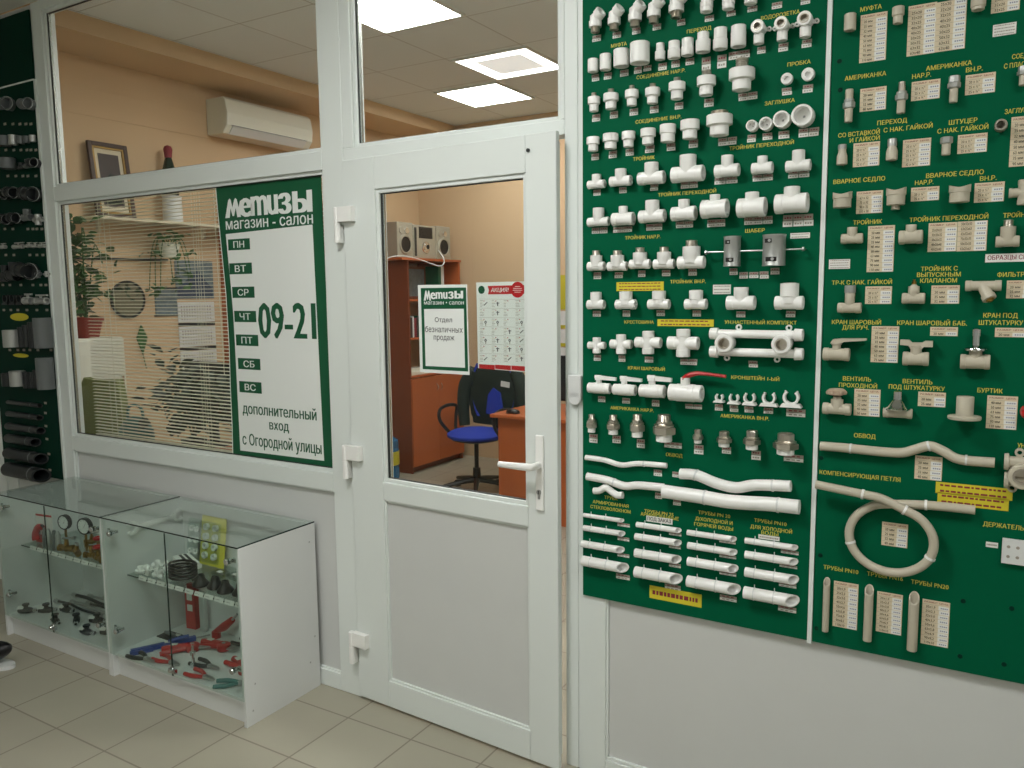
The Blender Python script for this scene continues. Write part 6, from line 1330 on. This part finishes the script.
# hanging wooden cupboard beside the calendar
hc = empty('wall_cupboard', (-4.80, 2.25, .80)); b = MB('wood')
for a, c_ in (((-.149, -.50, 0), (.15, -.482, 1.55)), ((-.149, .482, 0), (.15, .50, 1.55)), ((-.149, -.482, 0), (.15, .482, .018)), ((-.149, -.482, 1.532), (.15, .482, 1.55)), ((-.149, -.482, .75), (.15, .482, .768))): b.span(a, c_)
b.build('carcass', hc, smooth=False, bevel=.001); b = MB('wood_light'); b.span((-.149, -.482, .018), (-.14, .482, 1.532)); b.build('back', hc, smooth=False)
for k in range(2):
    b = MB('wood'); b.span((.1505, -.482+.483*k, .02), (.168, -.001+.483*k, .74)); dd = b.build('cupboard_door', hc, smooth=False, bevel=.001); b = MB('chrome'); b.lathe((.168, -.04+.08*k, .5), (1, 0, 0), solidprof(.02, .010), 12); b.build('knob', dd)
tag(hc, 'orange-brown wooden wall cupboard beside the calendar', 'cupboard')
# white cabinet below the vine
wc = empty('white_cabinet', (-4.78, .93, 0)); b = MB('white_paint'); b.span((-.165, -.60, .02), (.14, -.195, 1.362)); b.build('body', wc, smooth=False, bevel=.006)
b = MB('white_paint'); b.span((.141, -.595, .04), (.155, -.200, 1.35)); dd = b.build('door', wc, smooth=False, bevel=.003); b = MB('chrome'); b.span((.155, -.235, .95), (.170, -.222, 1.12)); b.build('handle', dd); tag(wc, 'white cabinet under the potted vine, behind the blind', 'cabinet')
# potted vine on the cabinet and its trailing leaves
def leaves(mb, pts, n, size, m, spread, lo=-9):
    for i in range(n):
        c = Vector(random.choice(pts))+Vector([max(-1.6*spread, min(1.6*spread, random.gauss(0, spread))) for _ in range(3)]); c.z = max(c.z, lo); a = random.uniform(0, 2*pi); t = random.uniform(-.9, .9)
        R = Matrix.Rotation(a, 3, 'Z') @ Matrix.Rotation(t, 3, 'X') @ Matrix.Rotation(random.uniform(-.8, .8), 3, 'Y'); s = size*random.uniform(.6, 1.3)
        P = [(0, 0, 0), (.35, .28, .06), (.75, .22, .02), (1.1, 0, -.12), (.75, -.22, .02), (.35, -.28, .06), (.5, 0, -.05)]
        k = [c+R @ Vector(p)*s for p in P]; mb.add(k, [(0, 1, 6), (1, 2, 6), (2, 3, 6), (3, 4, 6), (4, 5, 6), (5, 0, 6)], m)
random.seed(21)
pv = empty('potted_vine', (-4.72, .56, 1.3625)); b = MB('terracotta'); b.lathe((0, 0, 0), (0, 0, 1), [(0, 0), (0, .06), (.10, .085), (.10, .092), (.125, .094), (.125, .080), (.10, .075), (.10, 0)], 22); b.build('pot', pv)
st = MB('leaf'); sps = []
for k in range(9):
    a = random.uniform(0, 2*pi); r_ = random.uniform(.05, .16); top = random.uniform(.30, .70); line = [Vector((0, 0, .10)), Vector((r_*.4*cos(a), r_*.4*sin(a)-.03, top*.5)), Vector((r_*cos(a)+.02, r_*sin(a)-.08, top)), Vector((r_*1.3*cos(a)+.05, r_*1.3*sin(a)-.10, top*.8))]
    st.tube(line, .004, 6, smooth=4); sps += [line[1]*.5+line[2]*.5, line[2], line[3], line[1]]
st.build('stems', pv); lv = MB('leaf'); leaves(lv, [s_ for s_ in sps], 260, .075, 'leaf', .055); lo = lv.build('foliage', pv, smooth=False); lo['kind'] = 'stuff'
tag(pv, 'tall green vine in a red-brown pot on the white cabinet', 'potted plant')
hp_ = empty('trailing_plant', (-4.80, 1.22, 1.87)); b = MB('white_paint'); b.lathe((0, 0, -.0), (0, 0, 1), [(0, 0), (0, .05), (.09, .07), (.09, .062), (.07, .06), (.07, 0)], 20); b.span((-.14, -.02, .02), (-.05, .02, .03)); b.build('pot', hp_)
st = MB('leaf'); sps = []
for k in range(7):
    a = k*.9; line = [Vector((0, 0, .07)), Vector((.06*cos(a), .08*sin(a), .13)), Vector((.08*cos(a), .13*sin(a), .02)), Vector((.08*cos(a), .16*sin(a), -.12-.02*k))]; st.tube(line, .003, 6, smooth=4); sps += line[1:]
st.build('stems', hp_); lv = MB('leaf'); leaves(lv, sps, 90, .055, 'leaf', .025); lo = lv.build('foliage', hp_, smooth=False); lo['kind'] = 'stuff'
tag(hp_, 'trailing green plant in a white pot above the round mirror', 'potted plant')
# dark chair, olive chair, teal bag, desk end
def office_chair(loc, rz, fab, label, arms=True, kind='office_chair', back_h=1.02, seat_z=.48):
    o = empty(kind, loc, rz); b = MB(fab); 
    b.ball((0, 0, 0), 1, seg=18, sc=(.24, .235, .055)); b.xf(Matrix.Translation((0, 0, seat_z))); b.build('seat', o)
    b = MB('black_plastic'); b.ball((0, 0, seat_z-.03), 1, seg=14, sc=(.22, .215, .04)) if False else b.lathe((0, 0, seat_z-.055), (0, 0, 1), [(0, 0), (0, .12), (.02, .20), (.045, .215), (.045, 0)], 20); b.build('seat_shell', o)
    b = MB(fab); vs = []; 
    N1, N2 = 8, 8
    for i in range(N1+1):
        for j in range(N2+1):
            u_, v_ = -1+2*i/N1, -1+2*j/N2; wd = .215*(1-.18*abs(v_)**3); x = u_*wd*math.sqrt(max(0, 1-.25*v_*v_)); z = seat_z+.33+v_*.22; y = .235-.05*(1-u_*u_)*-1-.02*v_*v_ ; vs.append((x, y+.0, z))
    for i in range(N1+1):
        for j in range(N2+1): p_ = vs[i*(N2+1)+j]; vs.append((p_[0], p_[1]+.045, p_[2]))
    M = (N1+1)*(N2+1); fs = []
    for i in range(N1):
        for j in range(N2): a = i*(N2+1)+j; q = (a, a+1, a+N2+2, a+N2+1); fs.append(q); fs.append(tuple(x+M for x in reversed(q)))
    per = [i*(N2+1) for i in range(N1+1)]+[N1*(N2+1)+j for j in range(1, N2+1)]+[i*(N2+1)+N2 for i in range(N1-1, -1, -1)]+[j for j in range(N2-1, 0, -1)]
    for a, c_ in zip(per, per[1:]+per[:1]): fs.append((a, c_, c_+M, a+M))
    b.add(vs, fs); b.build('backrest', o, bevel=0)
    b = MB('black_plastic'); b.tube([(0, .05, seat_z-.05), (0, .22, seat_z-.04), (0, .32, seat_z+.08), (0, .30, seat_z+.3)], .018, 10, smooth=4); b.build('back_bracket', o)
    for s_ in ((-1, 1) if arms else ()):
        b = MB('black_plastic'); b.tube([(s_*.20, .08, seat_z-.03), (s_*.27, .08, seat_z), (s_*.285, .10, seat_z+.12), (s_*.28, .10, seat_z+.20), (s_*.275, -.02, seat_z+.22), (s_*.275, -.12, seat_z+.19), (s_*.27, -.12, seat_z+.10), (s_*.26, .0, seat_z-.02)], .014, 10, smooth=4); b.build('armrest', o)
    b = MB('black_plastic'); b.lathe((0, 0, .09), (0, 0, 1), [(0, 0), (0, .035), (.12, .030), (.12, .018), (seat_z-.14, .018), (seat_z-.14, 0)], 14); b.build('gas_post', o)
    for k in range(5):
        a = 2*pi*k/5+.3; b = MB('black_plastic'); b.tube([(0, 0, .115), (.14*cos(a), .14*sin(a), .10), (.29*cos(a), .29*sin(a), .075)], [.026, .020, .014], 8, smooth=3); lg = b.build('leg', o)
        b = MB('black_plastic'); b.lathe((.29*cos(a)-.02*sin(a), .29*sin(a)+.02*cos(a), .029), (sin(a), -cos(a), 0), [(0, 0), (0, .026), (.003, .028), (.037, .028), (.04, .026), (.04, 0)], 14); b.build('caster', lg)
    return tag(o, label, 'office chair')
office_chair((-3.50, 2.98, 0), radians(-4), 'blue_fabric', 'blue swivel office chair with looped black armrests, seen through the door')
# dark jacket hung over the chair's backrest
jk = empty('jacket', (-3.50, 2.98, 0), radians(-4)); b = MB('jacket')
prof = [(.52, .24, .03), (.60, .265, .05), (.75, .27, .065), (.88, .26, .07), (.98, .22, .065), (1.04, .13, .05), (1.07, .07, .035)]
N = 24; vs = []
for k, (z, rx_, ry_) in enumerate(prof):
    for i in range(N):
        a = 2*pi*i/N; rr = 1+.05*sin(a*5+k*1.3)+.03*sin(a*9+k); vs.append((rx_*cos(a)*rr, .275+ry_*sin(a)*rr*1.1, z))
fs = [tuple(range(N)), tuple((len(prof)-1)*N+i for i in range(N))]
for k in range(len(prof)-1):
    for i in range(N): j = (i+1) % N; fs.append((k*N+i, k*N+j, (k+1)*N+j, (k+1)*N+i))
# open front: keep only the back and the shoulders in front of the backrest's upper part
b.add(vs, fs)
b.build('coat_body', jk)
for s_ in (-1, 1):
    q = MB('jacket'); q.tube([(s_*.21, .26, .97), (s_*.285, .24, .84), (s_*.30, .22, .66), (s_*.28, .21, .50)], [.055, .062, .052, .045], 12, smooth=4); q.build('sleeve', jk)
q = MB('jacket'); q.tube([(-.09, .23, 1.05), (0, .20, 1.03), (.09, .23, 1.05), (.06, .31, 1.09), (-.06, .31, 1.09), (-.09, .23, 1.05)], .018, 8, smooth=3); q.build('collar', jk)
q = MB('laminate'); q.box((.16, .185, .875), (.085, .004, .045), R=Matrix.Rotation(.1, 3, 'Y')); q.build('pale_patch', jk, smooth=False)
q = MB('blue_fabric'); q.prism([(-.04, .185, .62), (.14, .180, .62), (.10, .190, .80), (.03, .195, .84), (-.02, .190, .78)], (0, .02, 0)); q.build('blue_lining', jk, smooth=False, bevel=.004)
tag(jk, 'dark green work jacket hung over the blue chair', 'jacket')
# desk with mouse, desk phone and monitor
dk = empty('desk', (-2.20, 2.74, 0)); b = MB('wood'); b.span((-.825, -.30, .728), (.70, .40, .752)); b.build('desktop', dk, smooth=False, bevel=.003)
b = MB('wood'); b.span((-.76, -.262, .0), (.66, -.244, .727)); b.build('front_panel', dk, smooth=False, bevel=.001)
for x in (-.78, .66): b = MB('wood'); b.span((x, -.26, 0), (x+.018, .38, .727)); b.build('side_panel', dk, smooth=False, bevel=.001)
tag(dk, 'orange-brown wooden office desk seen through the door glass', 'desk')
x_, y_ = on(513, 413, .755); b = MB('black_plastic'); b.ball((0, 0, .014), 1, seg=12, sc=(.055, .032, .018)); b.box((.0, 0, .003), (.09, .05, .005)); tag(b.build('computer_mouse', loc=(x_, y_, .7525)), 'black computer mouse near the end of the office desk', 'computer mouse')
mo = empty('monitor', (-2.50, 2.86, .7525), radians(10)); b = MB('black_plastic'); b.span((-.24, -.018, .07), (.24, .018, .40)); b.build('screen_housing', mo, smooth=False, bevel=.006); b = MB('dark_plastic'); b.span((-.225, -.0195, .085), (.225, -.0182, .385)); b.build('screen', mo, smooth=False); b = MB('black_plastic'); b.lathe((0, .03, 0), (0, 0, 1), [(0, 0), (0, .11), (.012, .10), (.014, .03), (.12, .025), (.12, 0)], 20); b.build('stand', mo); tag(mo, 'black computer monitor seen through the gap beside the door', 'monitor')
cal = empty('wall_calendar', (-3.35, 4.195, .98)); b = MB('yellow_label'); b.span((-.17, -.004, .47), (.17, -.001, .78)); b.build('yellow_header', cal, smooth=False)
for k in range(3):
    b = MB('laminate'); b.span((-.17, -.006, .33-.165*k), (.17, -.001, .455-.165*k)); b.build('month_pad', cal, smooth=False); b = MB('yellow_label'); b.span((-.17, -.005, .30-.165*k), (.17, -.001, .328-.165*k)); b.build('yellow_strip', cal, smooth=False)
tag(cal, 'yellow and white wall calendar visible in the gap beside the door', 'calendar')
# bookcase in the far corner
bc = empty('bookcase', (-4.62, 3.67, 0)); 
def bsp(nm, m, *sps, **k):
    b = MB(m)
    for a, c_ in sps: b.span(a, c_)
    return b.build(nm, k.get('parent', bc), smooth=False, bevel=.0015)
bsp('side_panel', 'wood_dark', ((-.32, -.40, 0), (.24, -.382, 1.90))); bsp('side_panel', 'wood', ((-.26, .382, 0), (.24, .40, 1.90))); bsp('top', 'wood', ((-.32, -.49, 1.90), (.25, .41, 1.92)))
bsp('back', 'wood_light', ((-.26, -.382, .06), (-.252, .382, 1.90)))
for z in (.86, 1.20, 1.54): bsp('shelf', 'wood', ((-.25, -.382, z), (.23, .382, z+.018)))
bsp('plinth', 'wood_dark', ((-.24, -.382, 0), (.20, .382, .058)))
for k in range(2):
    dd = bsp('door', 'wood', ((.241, -.398+.399*k, .062), (.258, -.001+.399*k, .855))); q = MB('chrome'); q.tube([(.258, -.035+.07*k, .72), (.275, -.03+.06*k, .75), (.258, -.035+.07*k, .78)], .004, 8, smooth=3); q.build('handle', dd)
tag(bc, 'tall orange-brown bookcase in the far office corner', 'bookcase')
b = MB('white_paint'); b.span((-4.60, 3.30, .8785), (-4.42, 3.98, .91)); b.span((-4.58, 3.32, .91), (-4.44, 3.60, .935)); tag(b.build('paper_stack', smooth=False, bevel=.002), 'flat stack of papers on the lowest open bookcase shelf', 'papers')
random.seed(8)
bk = [('maroon_ink', .025), ('dark_picture', .03), ('laminate', .02), ('maroon_ink', .03), ('dark_plastic', .028), ('sign_green', .02), ('dark_picture', .026)]
y = 3.30
for i, (m, w_) in enumerate(bk):
    b = MB(m); b.span((-.09, 0, 0), (.09, w_, .17+.01*(i % 3))); b.span((-.088, .002, .004), (.0905, w_-.002, .165), None); tag(b.build('book', loc=(-4.50, y, 1.5585-.34), smooth=False, bevel=.001), 'book standing on the middle bookcase shelf, %s of seven' % posn(i, 7), 'book', 'books in the office bookcase'); y += w_+.003
b = MB('teal_fabric'); b.span((-4.58, 3.32, 1.2185), (-4.44, 3.33, 1.22)) if False else None
b = MB('grey_plastic'); b.box((0, 0, .06), (.16, .20, .12)); b.box((.081, 0, .07), (.002, .16, .05), 'laminate'); tag(b.build('office_box', loc=(-4.5, 3.75, 1.2185), bevel=.004, smooth=False), 'grey box on the middle bookcase shelf right of the books', 'box')
pfm = empty('framed_certificate', (-4.60, 3.66, 1.5585)); b = MB('wood_dark'); b.span((0, -.14, 0), (.014, .14, .30)); b.build('frame', pfm, smooth=False, bevel=.002); b = MB('sky_picture'); b.span((.0142, -.115, .025), (.016, .115, .275)); b.build('print', pfm, smooth=False); tag(pfm, 'dark framed floral print on the top bookcase shelf', 'picture')
b = MB('sign_green'); b.span((-4.66, 3.83, 1.5585), (-4.46, 3.875, 1.86)); b.span((-4.66, 3.877, 1.5585), (-4.46, 3.922, 1.86), 'laminate'); tag(b.build('ring_binder', smooth=False, bevel=.002), 'green and white ring binders at the right of the top shelf', 'binder')
# stereo on the bookcase
def speaker(y, label):
    o = empty('stereo_speaker', (-4.50, y, 1.9205), 0); b = MB('speaker_silver'); b.span((-.30, -.11, 0), (.085, .11, .305)); b.build('cabinet', o, smooth=False, bevel=.006)
    b = MB('speaker_silver'); b.lathe((.085, 0, .115), (1, 0, 0), [(0, 0), (0, .088), (.012, .082), (.012, .070), (.0, .066)], 28); b.build('woofer_ring', o); q = MB('black_plastic'); q.lathe((.0855, 0, .115), (1, 0, 0), [(0, 0), (0, .069), (.006, .066), (.002, .02), (.006, 0)], 24); q.build('woofer', o)
    for yy in (-.055, .02):
        q = MB('chrome' if yy > 0 else 'speaker_silver'); q.lathe((.085, yy, .235), (1, 0, 0), [(0, 0), (0, .030), (.008, .027), (.008, .018), (.003, .0)], 18); q.build('tweeter', o)
    return tag(o, label, 'loudspeaker', 'stereo loudspeakers')
speaker(3.292, 'left silver stereo loudspeaker on top of the bookcase'); speaker(3.862, 'right silver stereo loudspeaker on top of the bookcase')
o = empty('stereo_unit', (-4.50, 3.577, 1.9205), 0); b = MB('speaker_silver'); b.span((-.16, -.165, 0), (.085, .165, .295)); b.build('housing', o, smooth=False, bevel=.008); b = MB('black_plastic'); b.span((.0852, -.09, .18), (.089, .11, .28)); b.build('display', o, smooth=False, bevel=.002)
q = MB('chrome'); q.lathe((.085, .01, .10), (1, 0, 0), [(0, 0), (0, .055), (.008, .052), (.008, .04), (.012, .035), (.012, 0)], 28); q.build('volume_dial', o); q = MB('black_plastic'); q.lathe((.097, .025, .105), (1, 0, 0), solidprof(.004, .02), 16); q.build('dial_centre', o); q = MB('dark_plastic'); q.span((.0852, -.155, .02), (.088, -.125, .27)); q.build('side_trim', o, smooth=False)
tag(o, 'silver stereo centre unit with dark display between the loudspeakers', 'stereo')
b = MB('laminate'); P = [pix(379, 264, X=-4.33), pix(388, 258, X=-4.30), pix(400, 256, X=-4.30), pix(415, 258, X=-4.28), pix(432, 264, X=-4.27), pix(440, 266, X=-4.27), pix(444, 263, X=-4.28), pix(443, 257, X=-4.32), pix(438, 250, X=-4.42)]; b.tube(P, .005, 8, smooth=4); tag(b.build('white_cable'), 'thin white cable drooping in front of the stereo', 'cable')
# water bottle
wb = empty('water_bottle', (-4.50, 3.02, 0)); b = MB('blue_water'); b.lathe((0, 0, 0), (0, 0, 1), [(0, 0), (0, .12), (.01, .135), (.10, .135), (.11, .130), (.12, .135), (.27, .135), (.28, .13), (.29, .135), (.34, .130), (.39, .06), (.40, .028), (.43, .028), (.43, 0)], 28); b.build('bottle_body', wb)
b = MB('yellow_label'); b.lathe((0, 0, .13), (0, 0, 1), [(0, .1352), (0, .1365), (.12, .1365), (.12, .1352), (0, .1352)], 28); b.build('label_band', wb); b = MB('white_paint'); b.lathe((0, 0, .43), (0, 0, 1), [(0, 0), (0, .032), (.02, .032), (.02, 0)], 16); b.build('cap', wb)
tag(wb, 'large blue water bottle with yellow band, beside the bookcase', 'water bottle')
# furniture right behind the blind
office_chair((-4.31, .62, 0), radians(180), 'olive_fabric', 'olive green office chair behind the blind', arms=False, seat_z=.60)
bg = empty('shoulder_bag', (-3.86, .36, 0)); 
tb_ = empty('side_table', (-3.75, .62, 0)); b = MB('wood'); b.span((-.33, -.40, .72), (.62, .24, .745)); b.build('table_top', tb_, smooth=False, bevel=.002)
for x, y in ((-.30, -.37), (.58, -.37), (-.30, .2), (.58, .2)): b = MB('wood_light'); b.span((x-.02, y-.02, 0), (x+.02, y+.02, .72)); b.build('leg', tb_, smooth=False)
tag(tb_, 'wooden side table against the partition, behind the blind', 'table'); bpy.data.objects.remove(bg)
b = MB('teal_fabric'); b.ball((0, 0, .11), 1, seg=16, sc=(.11, .08, .11)); b.tube([(-.07, 0, .19), (-.05, 0, .27), (.05, 0, .27), (.07, 0, .19)], .008, 8, smooth=4); tag(b.build('bag', loc=(-3.955, .33, .7455)), 'teal cloth bag on the side table, low in the window', 'bag')
random.seed(31)
def dark_plant(x, y, z, hgt, n, label, spread=.07):
    o = empty('potted_plant', (x, y, z)); b = MB('dark_plastic'); b.lathe((0, 0, 0), (0, 0, 1), [(0, 0), (0, .05), (.09, .07), (.09, .064), (.075, .06), (.075, 0)], 18); b.build('pot', o)
    s_ = MB('leaf_dark'); P_ = []
    for k in range(6):
        a = k*1.05+.3; ln = [Vector((0, 0, .07)), Vector((.05*cos(a), .05*sin(a), hgt*.5)), Vector((.12*cos(a), .10*sin(a), hgt*random.uniform(.7, 1)))]; s_.tube(ln, .005, 6, smooth=4); P_ += ln[1:]+[(ln[1]+ln[2])/2]
    s_.build('stems', o); l = MB('leaf_dark'); leaves(l, P_, n, .085, 'leaf_dark', spread, .13); lo = l.build('foliage', o, smooth=False); lo['kind'] = 'stuff'; return tag(o, label, 'potted plant')
dark_plant(-3.70, .50, .7455, .50, 230, 'dark leafy plant on the side table, below the calendar'); dark_plant(-3.26, .60, .7455, .34, 150, 'low dark plant on the side table next to the opening-hours sign', .05)
office_chair((-3.62, 1.28, 0), radians(200), 'black_plastic', 'black office chair behind the side table plants', seat_z=.52)
mb_ = empty('monitor', (-3.86, .78, .7455), radians(180)); b = MB('black_plastic'); b.span((-.24, -.02, .13), (.24, .02, .48)); b.build('screen_housing', mb_, smooth=False, bevel=.006); b = MB('dark_plastic'); b.span((-.225, -.0215, .145), (.225, -.0202, .465)); b.build('screen', mb_, smooth=False)
b = MB('black_plastic'); b.lathe((0, .02, 0), (0, 0, 1), [(0, 0), (0, .11), (.012, .10), (.014, .03), (.2, .025), (.2, 0)], 20); b.build('stand', mb_)
tag(mb_, 'black computer monitor on the side table behind the blind', 'monitor')
# black shoe at the left edge of the floor
so = empty('shoe', (-3.72, -.61, 0), radians(200)); b = MB('black_plastic'); b.ball((0, 0, 0), 1, seg=16, sc=(.13, .045, .05)); b.xf(Matrix.Translation((0, 0, .058))); b.v = [Vector((v_.x, v_.y, max(v_.z, .0165)+(max(0, v_.x*-1)*.25))) for v_ in b.v]; b.build('upper', so)
b = MB('laminate'); b.prism([(.135*cos(t_), .047*sin(t_)*(1-.15*cos(t_)), 0) for t_ in [2*pi*k/24 for k in range(24)]], (0, 0, .016)); b.build('sole', so, smooth=False); b = MB('dark_plastic'); b.tube([(-.02, -.03, .10), (.0, 0, .108), (-.02, .03, .10)], .004, 6, smooth=3); b.build('lace', so)
tag(so, 'black shoe tip with pale sole at the left floor edge', 'shoe')
